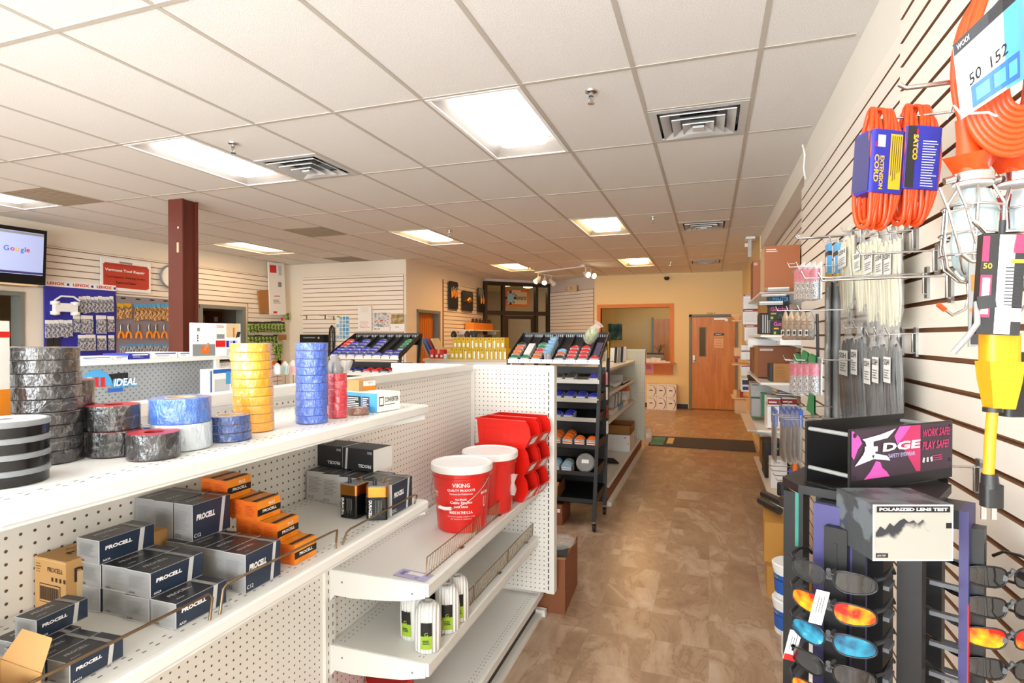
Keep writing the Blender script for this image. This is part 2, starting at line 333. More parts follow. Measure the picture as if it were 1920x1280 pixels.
# ceiling with cut-outs for the recessed fittings
TX = -.38; TY = 3.03; G = .6096
TROFFERS = [(-1.6, 3.03), (-1.6, 6.69), (-1.6, 10.35), (-4.04, 3.03), (-4.04, 6.69), (-4.04, 10.35), (-7.09, 3.03), (-7.09, 6.69), (-1.6, -.63), (-4.04, -.63), (-7.09, -.63)]
DIFF = [(-.38, 3.64), (-3.43, 3.64), (-.38, 7.30), (-.38, 10.96)]
holes = [(x+.03, x+G-.03, y+.03, y+2*G-.03) for x, y in TROFFERS] + [(x+.05, x+G-.05, y+.05, y+G-.05) for x, y in DIFF]
b = MB(); wallgrid(b, -11, 1.2, -3.2, 14.2, holes, 'ceiling_tile', -.05, 0); b.box(-11, 1.2, -.05, 0, 14.2, 17, 'wall_paint')
c_ = struct(b, 'ceiling', loc=(0, 0, CZ), rot=(R(-90), 0, 0))
b = MB()
i = -12
while TX+i*G < .62:
    x = TX+i*G
    if x > XL: b.box(x-.012, x+.012, -3, YB, CZ-.003, CZ+.002, 'tbar')
    i += 1
for j in range(-5, 9): b.box(XL, XR-.01, TY+2*G*j-.012, TY+2*G*j+.012, CZ-.0035, CZ+.002, 'tbar')
for x, y in DIFF[:1]+DIFF[2:]: b.box(x, x+G, y-.012, y+.012, CZ-.0035, CZ, 'tbar')
struct(b, 'trim_1')
H90 = R(90)
# right wall (runs towards the photographer; local x = -world y)
XF = XR+.16
b = MB(); wallgrid(b, -4.77, 3, 0, CZ, [], 'wall_paint', 0, .3); b.box(-13.2, -8.6, 0, .3, 0, CZ, 'wall_paint'); b.box(-8.6, -4.77, XF-XR, .3, 0, CZ, 'wall_paint'); wr = struct(b, 'wall_right', loc=(XR+.02, 0, 0), rot=-H90)
b = MB(); slats(b, -2.37, 2.9, .12, 2.75, pitch=.0836, gap=.014, zoff=-.0836+((1.679-.12-.0055) % .0836), t=.03); b.build('slat_panel', wr)
b = MB(); slats(b, -4.76, -2.375, .12, 2.667, pitch=.0836, zoff=-.0836+((1.668-.12-.0055) % .0836), t=.018); b.build('slat_panel', wr)
b = MB(); b.M = Matrix.Translation((0, XF-XR-.001, 0)); slats(b, -8.59, -4.78, .12, 2.765, pitch=.0836, zoff=-.04, t=.014); b.build('slat_panel', wr)
b = MB(); b.box(-8.6, -4.771, -.004, .16, 2.77, CZ, 'wall_paint'); b.build('beam', wr)
b = MB(); b.box(-13.1, -8.6, -.012, 0, 0, CZ, 'wall_yellow'); b.build('painted_panel', wr)
# left wall (local x = world y)
HA = (3.95, 4.58, 0, 2.1); HB = (7.06, 8.02, 0, 2.09)
b = MB(); wallgrid(b, -3, 9.2, 0, CZ, [HA, HB], 'cream_paint', 0, .12); wl = struct(b, 'wall_left', loc=(XL, 0, 0), rot=H90)
b = MB(); slats(b, 4.8, 8.92, .1, 2.69, [(HB[0]-.06, HB[1]+.06, 0, 2.15)], pitch=.0836, zoff=-.03); b.build('slat_panel', wl)
b = MB(); slats(b, 4.2, 4.8, 2.17, 2.69, [], pitch=.0836, zoff=-.03); b.build('slat_panel', wl)
def frame(name, h, m, t=.05, d=.16, parent=None, y=-.02, bottom=False):
    b = MB(); b.box(h[0]-.0, h[0]+t, y, y+d, h[2], h[3], m); b.box(h[1]-t, h[1], y, y+d, h[2], h[3], m); b.box(h[0], h[1], y-.002, y+d, h[3]-t, h[3]+.0, m)
    if bottom: b.box(h[0], h[1], y, y+d, h[2], h[2]+t, m)
    return b.build(name, parent)
frame('door_frame', HA, 'doorgrey', parent=wl); frame('door_frame', HB, 'doorgrey', parent=wl, t=.06)
# back wall, left part
b = MB(); wallgrid(b, XL, -5.15, 0, CZ, [], 'cream_paint', 0, .1); wb = struct(b, 'wall_back', loc=(0, 9.15, 0))
b = MB(); slats(b, -7.38, -5.2, .1, 2.7, pitch=.0836, zoff=-.04); b.build('slat_panel', wb)
# partition running back from its corner, facing the shop
HD = (9.54, 10.5, 0, 2.08)
b = MB(); wallgrid(b, 9.25, 12.83, 0, CZ, [HD], 'cream_paint', 0, .1); wc = struct(b, 'wall_centre', loc=(-5.15, 0, 0), rot=H90)
b = MB(); slats(b, 10.66, 12.8, .1, 2.72, pitch=.0836, zoff=-.02); b.box(10.63, 10.66, -.016, 0, .1, 2.74, 'mdf'); b.build('slat_panel', wc)
frame('door_frame', HD, 'doorgrey', parent=wc, t=.055)
b = MB(); b.box(9.6, 10.44, .12, .16, .01, 2.03, 'orangewood')
for i in range(9): b.box(9.62+i*.092, 9.64+i*.092, .11, .121, .02, 2.02, 'orangewood')
d3 = struct(b, 'door_3', loc=(-5.15, 0, 0), rot=H90)
# diagonal glazed entrance
A = Vector((-5.12, 12.83, 0)); Bp = Vector((-3.84, 14.08, 0)); Cp = Vector((-2.5, 13.1, 0))
AL = (Bp-A).length; AR = math.atan2(Bp.y-A.y, Bp.x-A.x)
def onseg(u, v, O, ang):     # photograph pixel -> local x, z on a wall through O turned by ang
    r = ray(u, v); n = Vector((-math.sin(ang), math.cos(ang), 0)); t = O.dot(n)/(r[0]*n.x+r[1]*n.y)
    p = Vector((r[0]*t, r[1]*t, CAMH+r[2]*t)); q = p-O
    return q.x*math.cos(ang)+q.y*math.sin(ang), p.z
xs = [onseg(u, 560, A, AR)[0] for u in (941.5, 944.5, 1003.5, 1006.5)]
x1, x2 = (xs[0]+xs[1])/2, (xs[2]+xs[3])/2; zt = onseg(960, 587, A, AR)[1]; zh = 2.9
b = MB()
for x in (0, x1-.03, x2-.03, AL-.07): b.box(x, x+.07, -.05, .07, 0, zh, 'bronze')
b.box(.07, AL-.07, -.05, .07, zh-.09, zh, 'bronze'); b.box(.07, AL-.07, -.045, .065, zt-.05, zt+.05, 'bronze'); b.box(0, AL, -.05, .07, zh, CZ, 'wall_grey')
b.box(.07, x1, -.04, .06, 0, .12, 'bronze'); b.box(x2+.04, AL-.07, -.04, .06, 0, .12, 'bronze')
w1 = struct(b, 'window_1', loc=A, rot=AR)
b = MB(); b.box(.07, x1-.03, .0, .006, .12, zt, 'glass'); b.box(.07, x1-.03, .0, .006, zt+.05, zh-.09, 'glass'); b.box(x1+.04, x2-.03, 0, .006, zt+.05, zh-.09, 'glass')
b.box(x2+.04, AL-.07, 0, .006, .12, zt, 'glass'); b.box(x2+.04, AL-.07, 0, .006, zt+.05, zh-.09, 'glass'); b.build('glass_panes', w1)
b = MB(); xa, xb = x1+.05, x2-.04
b.box(xa, xa+.09, -.01, .035, .01, zt-.06, 'bronze'); b.box(xb-.09, xb, -.01, .035, .01, zt-.06, 'bronze'); b.box(xa+.09, xb-.09, -.01, .035, zt-.14, zt-.06, 'bronze'); b.box(xa+.09, xb-.09, -.01, .035, .01, .25, 'bronze')
d4 = struct(b, 'door_4', loc=A, rot=AR); b = MB(); b.box(xa+.09, xb-.09, .008, .014, .25, zt-.14, 'glass'); b.build('glass_pane', d4)
b = MB(); b.tube([(xb-.12, -.06, .9), (xb-.12, -.06, 1.25)], .012, 'alu'); b.tube([(xb-.12, 0, .93), (xb-.12, -.06, .93)], .008, 'alu'); b.tube([(xb-.12, 0, 1.2), (xb-.12, -.06, 1.2)], .008, 'alu'); b.build('pull_handle', d4)
# stained picture hung inside the transom pane
sx0, sz1 = onseg(948, 541, A, AR); sx1, sz0 = onseg(995, 575, A, AR)
t = thing('hanging_sign', 'orange bordered stained glass sign with a gear hanging behind the entrance transom', 'sign', A, AR); w_ = sx1-sx0; h_ = sz1-sz0; cx, cz = (sx0+sx1)/2, (sz0+sz1)/2
b = MB(); b.box(sx0, sx1, .10, .12, sz0, sz1, 'orange_d'); b.rect((cx+.02, .10, cz), (1,0,0), (0,0,1), w_*.78, h_*.7, 'tan'); b.rect((cx, .10, sz1-.04), (1,0,0), (0,0,1), w_*.35, .035, 'peach', off=.002)
for k in range(8):
    a = k*math.pi/4; b.rect((cx-w_*.24+.12*math.cos(a), .10, cz+.14*math.sin(a)), (math.cos(a),0,math.sin(a)), (-math.sin(a),0,math.cos(a)), .07, .06, 'grey' if k % 2 else 'charcoal', off=.003)
b.rect((cx-w_*.24, .1, cz), (1,0,0), (0,0,1), .14, .16, 'paleblue', off=.004); b.text('Rexens', (cx+w_*.16, .10, cz+.02), (1,0,0), (0,0,1), h_*.3, 'charcoal', w_=w_*.46, off=.005, shear=.2); b.build('sign_panel', t)
b = MB()
for x in (sx0+.05, sx1-.05): b.tube([(x, .11, sz1), (x, .11, zh-.09)], .003, 'steel', 5)
b.build('chain', t)
# slat wall right of the entrance, then the far wall with the service window and the wooden door
BL = (Cp-Bp).length; BR = math.atan2(Cp.y-Bp.y, Cp.x-Bp.x)
b = MB(); wallgrid(b, 0, BL, 0, CZ, [], 'wall_grey', 0, .08); wd = struct(b, 'wall_back_diagonal', loc=Bp, rot=BR)
b = MB(); slats(b, .02, BL-.03, .1, 2.68, pitch=.0836, m='wall_paint', zoff=-.03); b.build('slat_panel', wd)
HW = (-2.36, -.83, 1.0, 2.22); HE = (-.43, .56, 0, 2.05)
b = MB(); wallgrid(b, -2.5, XR+.1, 0, CZ, [HW, HE], 'wall_yellow', 0, .12); wf = struct(b, 'wall_far', loc=(0, YB, 0))
b = MB(); b.box(-2.5, -.45, -.012, 0, 0, .1, 'charcoal'); struct(b, 'baseboard_far', loc=(0, YB, 0))
b = MB(); b.box(4.8, 7.0, -.012, 0, 0, .09, 'charcoal'); struct(b, 'baseboard_left', loc=(XL, 0, 0), rot=H90)
b = MB(); b.box(HW[0]-.08, HW[0], -.02, .14, HW[2], HW[3]+.08, 'orangewood'); b.box(HW[1], HW[1]+.08, -.02, .14, HW[2], HW[3]+.08, 'orangewood'); b.box(HW[0], HW[1], -.02, .14, HW[3], HW[3]+.08, 'orangewood')
w2 = struct(b, 'window_2', loc=(0, YB, 0)); b = MB(); b.box(HW[0]-.1, HW[1]+.12, -.22, .12, HW[2]-.03, HW[2], 'orangewood'); b.build('counter_sill', w2)
b = MB(); b.box(HW[0]-.08, HW[1]+.06, -.03, -.002, HW[2]-.27, HW[2]-.03, 'orangewood'); b.build('apron', w2)
b = MB(); b.box(HW[0]+.3, HW[1], .05, .056, HW[2]+.01, HW[3], 'glass'); b.build('sliding_glass', w2)
b = MB(); b.box(HE[0], HE[0]+.05, -.02, .12, 0, HE[3], 'doorgrey'); b.box(HE[1]-.05, HE[1], -.02, .12, 0, HE[3], 'doorgrey'); b.box(HE[0], HE[1], -.02, .12, HE[3]-.05, HE[3], 'doorgrey'); struct(b, 'trim_2', loc=(0, YB, 0))
b = MB(); wallgrid(b, HE[0]+.052, HE[1]-.052, .01, HE[3]-.055, [(-.205, -.095, 1.16, 1.76)], 'wood_door', .01, .055); d1 = struct(b, 'door_1', loc=(0, YB, 0))
b = MB(); b.box(-.225, -.205, 0, .06, 1.14, 1.78, 'doorgrey'); b.box(-.095, -.075, 0, .06, 1.14, 1.78, 'doorgrey'); b.box(-.205, -.095, 0, .06, 1.76, 1.78, 'doorgrey'); b.box(-.205, -.095, 0, .06, 1.14, 1.16, 'doorgrey'); vf = b.build('vision_frame', d1)
b = MB(); b.box(-.205, -.095, .03, .035, 1.16, 1.76, 'glass'); b.build('glass_pane', vf)
b = MB(); b.box(-.35, -.31, -.02, .01, 1.02, 1.17, 'alu'); b.tube([(-.33, -.02, 1.05), (-.33, -.05, 1.05), (-.23, -.055, 1.045)], .011, 'alu'); b.build('lever_handle', d1)
b = MB(); b.box(.08, .33, -.04, .01, 1.93, 1.97, 'alu'); b.box(.3, .36, -.05, .01, 1.9, 1.95, 'alu'); b.build('door_closer', d1)
b = MB(); b.box(.08, .29, 0, .008, 1.6, 1.64, 'charcoal'); b.lines((.185, 0, 1.62), (1,0,0), (0,0,1), .15, .02, 1, 'alu'); tag(b.build('name_plate', None, (0, YB, 0)), 'narrow dark nameplate fixed above the paper notice on the wooden door', 'sign')
b = MB(); b.box(.09, .27, .004, .009, 1.33, 1.58, 'peach'); b.text('PLEASE', (.18, .004, 1.545), (1,0,0), (0,0,1), .03, 'darkred', w_=.15)
for k, s_ in enumerate(('DO NOT', 'ALLOWED', 'THIS POINT')): b.text(s_, (.18, .004, 1.49-.055*k), (1,0,0), (0,0,1), .02, 'darkred', w_=.1+.02*k)
tag(b.build('paper_notice', None, (0, YB, 0)), 'cream paper notice in dark red letters taped to the wooden door', 'sign')
b = MB(); b.text('T:LEE T', (.02, -.0, HE[3]+.022), (1,0,0), (0,0,1), .03, 'darkbrown', w_=.18); b.box(-.075, .115, 0, .002, HE[3]+.002, HE[3]+.042, 'wall_yellow'); tag(b.build('lettering_strip', None, (0, YB-.003, 0)), 'small dark lettering strip stuck over the top of the door frame', 'sign')
# rooms seen through openings
b = MB(); b.box(-3.4, .9, 16.2, 16.3, 0, CZ, 'wall_yellow'); b.box(-3.5, -3.4, 13.95, 16.2, 0, CZ, 'wall_yellow'); b.box(.9, 1, 13.2, 16.2, 0, CZ, 'wall_yellow'); b.box(-.62, -.58, 13.25, 16.2, 0, CZ, 'wall_yellow'); struct(b, 'wall_office')
b = MB(); b.box(-1.0, -.35, 0, .04, 0, 2.05, 'wood_door'); b.box(-1.06, -1.0, -.02, .04, 0, 2.1, 'grey'); struct(b, 'door_5', loc=(-.45, 16.1, 0))
b = MB(); b.box(-9.4, -7.8, 6.6, 6.7, 0, CZ, 'wall_paint'); b.box(-9.5, -9.4, 3.2, 9.2, 0, CZ, 'tan'); b.box(-9.4, -7.8, 9.2, 9.3, 0, CZ, 'wall_paint'); b.box(-9.4, -7.8, 3.2, 3.3, 0, CZ, 'mdf'); struct(b, 'wall_storeroom')
b = MB(); b.box(-6.9, -2.4, 16.6, 16.7, 0, CZ, 'wall_grey'); b.box(-6.9, -6.8, 12.9, 16.6, 0, CZ, 'grey'); b.box(-6.8, -5.25, 12.85, 12.9, 0, CZ, 'tan'); struct(b, 'wall_lobby')
for nm_, q_ in (('square warm lit ceiling panel in the lobby behind the glazed entrance', (-5.3, 14.2)),):
    b = MB(); b.box(0, .6, 0, .6, 0, .02, 'tube_dim'); tag(b.build('lobby_light', None, (*q_, 2.94)), nm_, 'ceiling light')  # added glowing panel, brightens the room behind the dark entrance glass
b = MB(); b.box(-5.5, -5.25, 9.3, 10.8, 0, .01, 'mdf'); b.box(-5.6, -5.5, 9.3, 10.8, 0, CZ, 'mdf'); struct(b, 'wall_closet')
# unseen shop front behind the photographer, windows added to go with the fill
HF = [(-7.2, -4.4, .7, 2.6), (-4.2, -1.2, .7, 2.6), (-1.0, .4, .7, 2.6)]
b = MB(); wallgrid(b, XL, XR, 0, CZ, HF, 'wall_paint', 0, .1); struct(b, 'wall_front', loc=(0, -2.9, 0))
for k, h in enumerate(HF):
    b = MB(); b.box(h[0], h[1], .04, .05, h[2], h[3], 'glass'); wq = struct(b, 'window_%d' % (k+3), loc=(0, -2.9, 0)); frame('window_frame', h, 'bronze', .05, .1, wq, 0, True)

# ---------------------------------------------------------------- ceiling fittings
mat('reflector', 'A8A096', .6)
def mk_trof(em):
    t = thing('ceiling_light', '', 'ceiling light'); W, D = G, 2*G
    b = MB(); o = .012; r = .035
    b.box(o, W-o, o, r, -.006, .01, 'white'); b.box(o, W-o, D-r, D-o, -.006, .01, 'white'); b.box(o, r, r, D-r, -.006, .01, 'white'); b.box(W-r, W-o, r, D-r, -.006, .01, 'white'); b.build('frame', t)
    b = MB(); a = .135; e = .15; z = .075
    A1 = [(r, r), (W-r, r), (W-r, D-r), (r, D-r)]; A2 = [(a-.03, e), (W-a+.03, e), (W-a+.03, D-e), (a-.03, D-e)]
    for k in range(4): p, q, s_, u_ = A1[k], A1[(k+1) % 4], A2[(k+1) % 4], A2[k]; b.quad((*p, 0), (*u_, z), (*s_, z), (*q, 0), 'reflector')
    b.quad(*[(x, y, z) for x, y in A2], 'reflector'); b.box(r-.004, W-r+.004, r-.004, D-r+.004, z+.003, z+.008, 'white'); b.build('reflector', t)
    b = MB(); b.rbox(a, W-a, e+.02, D-e-.02, .02, z-.004, .05, em); b.build('diffuser', t); return t
KT = Kind(lambda: mk_trof('tube_white')); KW = Kind(lambda: mk_trof('tube_warm')); KM = Kind(lambda: mk_trof('tube_mid'))
LT = ['largest ceiling light, straight above the aisle', 'ceiling light in the aisle row, second from the photographer', 'ceiling light nearest the far door and service window', 'large ceiling light left of centre beside a square air vent', 'ceiling light in front of the slat wall with posters, before the corner', 'ceiling light nearest the dark glazed entrance', 'ceiling light cut by the left edge, above the television', 'ceiling light above the doorway right of the maroon column', 'ceiling light over the aisle behind the photographer', 'ceiling light over the left shelving behind the photographer', 'ceiling light over the television corner behind the photographer']
for k, ((x, y), l) in enumerate(zip(TROFFERS, LT)):
    (KW if y > 9 else KM if y > 6 else KT).put('recessed white '+l, (x, y, CZ), 0, 'recessed ceiling lights')
def mk_vent():
    t = thing('air_vent', '', 'air vent'); b = MB(); b.box(.012, .06, .012, G-.012, -.006, .004, 'lightgrey'); b.box(G-.06, G-.012, .012, G-.012, -.006, .004, 'lightgrey'); b.box(.06, G-.06, .012, .06, -.006, .004, 'lightgrey'); b.box(.06, G-.06, G-.06, G-.012, -.006, .004, 'lightgrey'); b.build('frame', t)
    c = G/2; b = MB(); b.box(.045, G-.045, .045, G-.045, .1, .11, 'lightgrey')
    for q in ((.045,.05,.045,G-.045), (G-.05,G-.045,.045,G-.045), (.045,G-.045,.045,.05), (.045,G-.045,G-.05,G-.045)): b.box(*q, 0, .1, 'grey')
    b.lathe([(.12, .06), (.12, .1)], 'alu', 20, (c, c, 0), caps=False); b.lathe([(.0, .098), (.118, .098)], 'black', 20, (c, c, 0)); b.build('duct_neck', t)
    for k, (h, z) in enumerate(((.225, -.012), (.16, -.022), (.095, -.032), (.035, -.04))):
        b = MB(); g = .05 if k < 3 else 0
        P1 = [(c-h, c-h), (c+h, c-h), (c+h, c+h), (c-h, c+h)]; h2 = max(h-g, .0); P2 = [(c-h2, c-h2), (c+h2, c-h2), (c+h2, c+h2), (c-h2, c+h2)]
        if k < 3:
            for i in range(4):
                j = (i+1) % 4; b.quad((*P1[i], z), (*P2[i], z+.028), (*P2[j], z+.028), (*P1[j], z), 'lightgrey'); b.quad((*P1[i], z-.006), (*P1[i], z), (*P1[j], z), (*P1[j], z-.006), 'white'); b.quad((*P1[i], z-.006), (*P1[j], z-.006), (*P2[j], z+.022), (*P2[i], z+.022), 'lightgrey')
        else: b.box(c-h, c+h, c-h, c+h, z-.004, z+.01, 'lightgrey')
        b.build('louver', t)
    return t
KV = Kind(mk_vent)
for (x, y), l in zip(DIFF, ('square louvred air vent above the aisle, nearest the right slat wall', 'square louvred air vent beside the large left ceiling light', 'smaller looking square air vent further down the aisle ceiling', 'far dark square air vent in the ceiling before the wooden door')): KV.put(l, (x, y, CZ), 0, 'square air vents')
for (x, y), l in (((-6.48, 3.64), 'flat brown return grille left of the maroon column'), ((-5.26, 6.08), 'flat brown return grille between the two left rows of lights'), ((-6.48, 8.52), 'flat brown return grille in the ceiling near the far left corner')):
    b = MB(); b.box(.012, G-.012, .012, G-.012, -.006, 0, 'return_grille')
    for k in range(14): b.box(.03, G-.03, .04+k*.04, .046+k*.04, -.009, -.006, 'return_grille')
    tag(b.build('return_grille', None, (x, y, CZ)), l, 'air vent', 'flat return grilles')
def mk_spr():
    t = thing('sprinkler', '', 'sprinkler'); b = MB(); b.lathe([(.035, 0), (.033, -.008), (.014, -.014), (.012, -.03)], 'chrome', 16, caps=False); b.build('escutcheon', t)
    b = MB(); b.tube([(-.012, 0, -.03), (-.012, 0, -.055), (0, 0, -.068)], .003, 'chrome', 6); b.tube([(.012, 0, -.03), (.012, 0, -.055), (0, 0, -.068)], .003, 'chrome', 6); b.lathe([(.004, -.03), (.004, -.066), (.02, -.07), (.02, -.073)], 'chrome', 12); b.build('head', t); return t
KS = Kind(mk_spr)
for (x, y), l in (((-.64, 3.24), 'chrome ceiling sprinkler between the big aisle light and the near vent'), ((-3.24, 3.27), 'chrome ceiling sprinkler right of the big left light'), ((-3.23, 6.88), 'small ceiling sprinkler beside the middle row light'), ((-.63, 6.88), 'small ceiling sprinkler right of the second aisle light'), ((-.69, 11.03), 'tiny ceiling sprinkler right of the farthest aisle light'), ((-3.39, 10.96), 'tiny ceiling sprinkler beside the light nearest the glazed entrance')): KS.put(l, (x, y, CZ), 0, 'ceiling sprinklers')
# track lighting
t = thing('track_light', 'white ceiling track with aimed spotlights before the glazed entrance', 'track light', (0, 0, CZ))
b = MB(); pa, pb = Vector((-3.5, 11.7, -.03)), Vector((-2.33, 11.0, -.03)); b.tube([pa, pb], .017, 'white', 6); b.tube([pa, pa+Vector((.18, .85, 0))], .017, 'white', 6); b.tube([pb, pb+Vector((.1, .5, 0))], .017, 'white', 6); b.lathe([(.05, 0), (.05, -.03)], 'white', 12, (-2.33, 11.0, 0)); b.build('track', t)
for k, (p, d) in enumerate(((pa+Vector((.03, .12, 0)), (-.5, -.7, -.75)), (pa+Vector((.09, .42, 0)), (.15, -.9, -.75)), (pa+Vector((.15, .75, 0)), (.4, .8, -.6)), (pb+Vector((.03, .12, 0)), (.75, -.75, -.35)), (pb+Vector((.08, .4, 0)), (.8, -.6, -.3)))):
    d = Vector(d).normalized(); q = p+Vector((0, 0, -.13)); b = MB(); b.tube([p, q], .009, 'white', 6); b.tube([q-d*.07, q-d*.02, q+d*.07, q+d*.1], [.025, .042, .055, .058], 'white', 12)
    s_ = b.build('spotlight', t); b = MB(); b.tube([q+d*.101, q+d*.103], .05, 'spot_glow', 12); b.build('lamp_face', s_)
# camera, emergency light, detector, cable
p = P(1250, 521, y=YB-.12); t = thing('dome_camera', 'small round dark security camera on the far wall under the ceiling', 'camera', p)
b = MB(); b.lathe([(.0, -.05), (.035, -.045), (.055, -.015), (.055, .0), (.06, .0), (.06, .02), (.02, .03)], 'charcoal', 16, sm=False); b.build('housing', t); b = MB(); b.tube([(0, 0, .03), (0, 0, .09)], .008, 'white', 6); b.build('stem', t)
p = P(1072, 541, y=13.3); t = thing('emergency_light', 'beige box emergency light with two lamps above the diagonal slat wall', 'emergency light', (p.x, p.y, p.z), BR)
b = MB(); b.box(-.12, .12, 0, .06, -.07, .07, 'tan'); b.build('housing', t)
for s_ in (-1, 1): b = MB(); b.tube([(s_*.04, 0, .0), (s_*.06-.06, -.05, .01), (s_*.07-.06, -.1, 0)], [.015, .03, .045], 'tan', 12); b.build('lamp_head', t)
for p_, l in ((Vector((.52, 8.75, 2.83)), 'white plastic bracket hanging at the far right ceiling corner'),):
    b = MB(); b.box(-.05, .07, -.1, .1, .1, .13, 'white'); b.rbox(-.02, .03, -.02, .03, -.14, .1, .012, 'lightgrey'); b.box(-.06, -.02, -.02, .02, 0, .05, 'white'); tag(b.build('wall_bracket', None, p_), l, 'bracket')
b = MB(); q = [P(*a, x=XR-.02) for a in ((1505, 272), (1509, 290), (1507, 315), (1510, 335))]; b.tube([tuple(v) for v in q], .006, 'white', 6); tag(b.build('cable'), 'short loose white cable hanging from the ceiling edge over the slat wall', 'cable')
# maroon steel column
b = MB(); w_ = .19; cx, cy = -5.11, 4.5
b.box(cx-w_/2, cx+w_/2, cy-.095, cy-.075, 0, CZ, 'rust'); b.box(cx-w_/2, cx+w_/2, cy+.075, cy+.095, 0, CZ, 'rust'); b.box(cx-.07, cx+.07, cy-.075, cy+.075, 0, CZ, 'rust'); b.box(cx+.02, cx+.045, cy-.0965, cy-.095, 2.42, 2.52, 'tan'); b.box(cx+.03, cx+.045, cy-.0965, cy-.095, 2.66, 2.68, 'white')
tag(b.build('steel_column'), 'maroon painted steel column rising to the ceiling left of centre', 'column', kind='structure')
# ---------------------------------------------------------------- near gondola shelving (left of the aisle)
XBK, XFR = -1.283, -.885
def at(Lc): b = MB(); b.M = Matrix.Translation(-Vector(Lc)); return b
def dirxy(x, y): d = math.hypot(x, y); return x/d, y/d
def depth(x, y): return -math.sin(YAW)*x + math.cos(YAW)*y
def cyl(ul, ur, vb, z):      # upright round thing seen between ul and ur whose near rim touches z at row vb
    p = P((ul+ur)/2, vb, z=z); r = .04
    for _ in range(4): dx, dy = dirxy(p.x, p.y); r = (ur-ul)/2*depth(p.x+dx*r, p.y+dy*r)/FPX*.97
    return p.x+dx*r, p.y+dy*r, r
def zat(v, x, y):  # height of the point above (x, y) seen at row v
    d = depth(x, y); b = -(v-640)/FPX; t = math.tan(PIT + math.atan(b)); return CAMH + t*d
SLOT = .0254
def slots(b, x, y, z0, z1, nx, w_=.004, h=.014, axis='x'):
    z = z0
    while z < z1:
        if axis == 'x': b.rect((x, y, z), (0, 1, 0), (0, 0, 1), w_, h, 'black')
        else: b.rect((x, y, z), (1, 0, 0), (0, 0, 1), w_, h, 'black')
        z += .0508*.62
def shelf_mesh(Lc, y0, y1, z, xb=XBK, xf=XFR, lip=.03, m='shelfpaint'):
    b = at(Lc); b.box(xb+.004, xf-.012, y0, y1, z-.018, z, m)
    prof = [(xf-.012, z), (xf-.004, z-.001), (xf, z-.006), (xf, z-lip), (xf-.012, z-lip-.002)]
    for (a0, c0), (a1, c1) in zip(prof, prof[1:]): b.quad((a0, y0, c0), (a1, y0, c1), (a1, y1, c1), (a0, y1, c0), m)
    for yy, o in ((y0, 1), (y1, -1)): b.add([(a, yy, c) for a, c in prof], [tuple(range(5)) if o < 0 else tuple(range(4, -1, -1))], m)
    b.box(xf+.0002, xf+.0012, y0+.004, y1-.004, z-lip+.004, z-lip+.006, 'lightgrey')
    y = y0+.03
    while y < y1-.02:
        for xx in (xf-.035, xf-.05, xb+.03, xb+.048): b.rect((xx, y, z), (1, 0, 0), (0, 1, 0), .004, .0075, 'grey', off=.0004)
        y += SLOT
    return b
def bracket(b, y, z, xb=XBK, xf=XFR, m='shelfpaint', t=.004):
    pts = [(xb, z+.003), (xf-.012, z+.003), (xf-.012, z-.045), (xf-.05, z-.055)] + [(xf-.05-(xf-.1-xb)*k/6, z-.055-.035*(k/6)**.6) for k in range(1, 6)] + [(xb+.03, z-.085), (xb, z-.12)]
    n = len(pts); b.add([(x, y, c) for x, c in pts]+[(x, y+t, c) for x, c in pts], [tuple(range(n)), tuple(range(2*n-1, n-1, -1))]+[(i, n+i, n+(i+1) % n, (i+1) % n) for i in range(n)], m)
    for xx, zz in ((xb+.06, z-.035), (xf-.06, z-.035)): b.rect((xx, y, zz), (1, 0, 0), (0, 0, 1), .007, .007, 'grey')
Y0, YM, YE = -.7, 1.717, 3.03
Lc = (-1.3, 1.2, 0)
g = thing('gondola_shelving', 'cream perforated gondola shelving with battery and tape shelves along the aisle', 'shelving', Lc)
b = at(Lc); b.box(-1.305, XBK, Y0, YE, .1, 1.375, 'gondola', {'+x': 'peg_x', '-x': 'peg_x'}); b.build('back_panel', g)
b = at(Lc); b.box(-1.335, -1.27, Y0, YE+.02, 1.375, 1.412, 'gondola'); b.box(-1.268, -1.2665, Y0, YE, 1.379, 1.381, 'lightgrey'); b.build('top_rail', g)
for y in (.49, YM):
    b = at(Lc); b.box(XBK, XBK+.012, y-.028, y+.028, .1, 1.375, 'gondola'); slots(b, XBK+.012, y+.012, .2, 1.36, 1); slots(b, XBK+.012, y-.012, .2, 1.36, 1); b.build('upright', g)
b = at(Lc); b.box(-1.8, -.80, YE, YE+.022, .17, 1.385, 'gondola', {'-y': 'peg_y', '+y': 'peg_y'}); b.build('end_panel', g)
b = at(Lc); b.box(-1.8, -.80, YE-.012, YE+.034, 1.385, 1.412, 'gondola'); b.box(-1.30, -1.262, YE-.015, YE+.01, .15, 1.412, 'gondola'); b.build('end_cap_rail', g)
b = at(Lc); b.box(-.84, -.797, YE-.008, YE+.05, .17, 1.405, 'gondola'); slots(b, -.828, YE-.008, .2, 1.38, 1, .006, .022, 'y'); b.build('end_post', g)
for z, y0, y1, l in ((1.345, .495, YM, 1), (1.027, .495, YM, 1), (1.345, Y0, .49, 0), (1.027, Y0, .49, 0), (.745, YM+.004, 3.018, 2), (.478, YM+.004, 3.018, 2), (.745, Y0, .49, 0)):
    s_ = shelf_mesh(Lc, y0, y1, z, lip=.045 if l == 2 else .032).build('shelf', g)
    for yy in (y0-.0045, y1+.0005): b = at(Lc); bracket(b, yy, z-.004); b.build('bracket', s_)
s_ = shelf_mesh(Lc, Y0, 3.125, .15, lip=.04).build('base_deck', g)
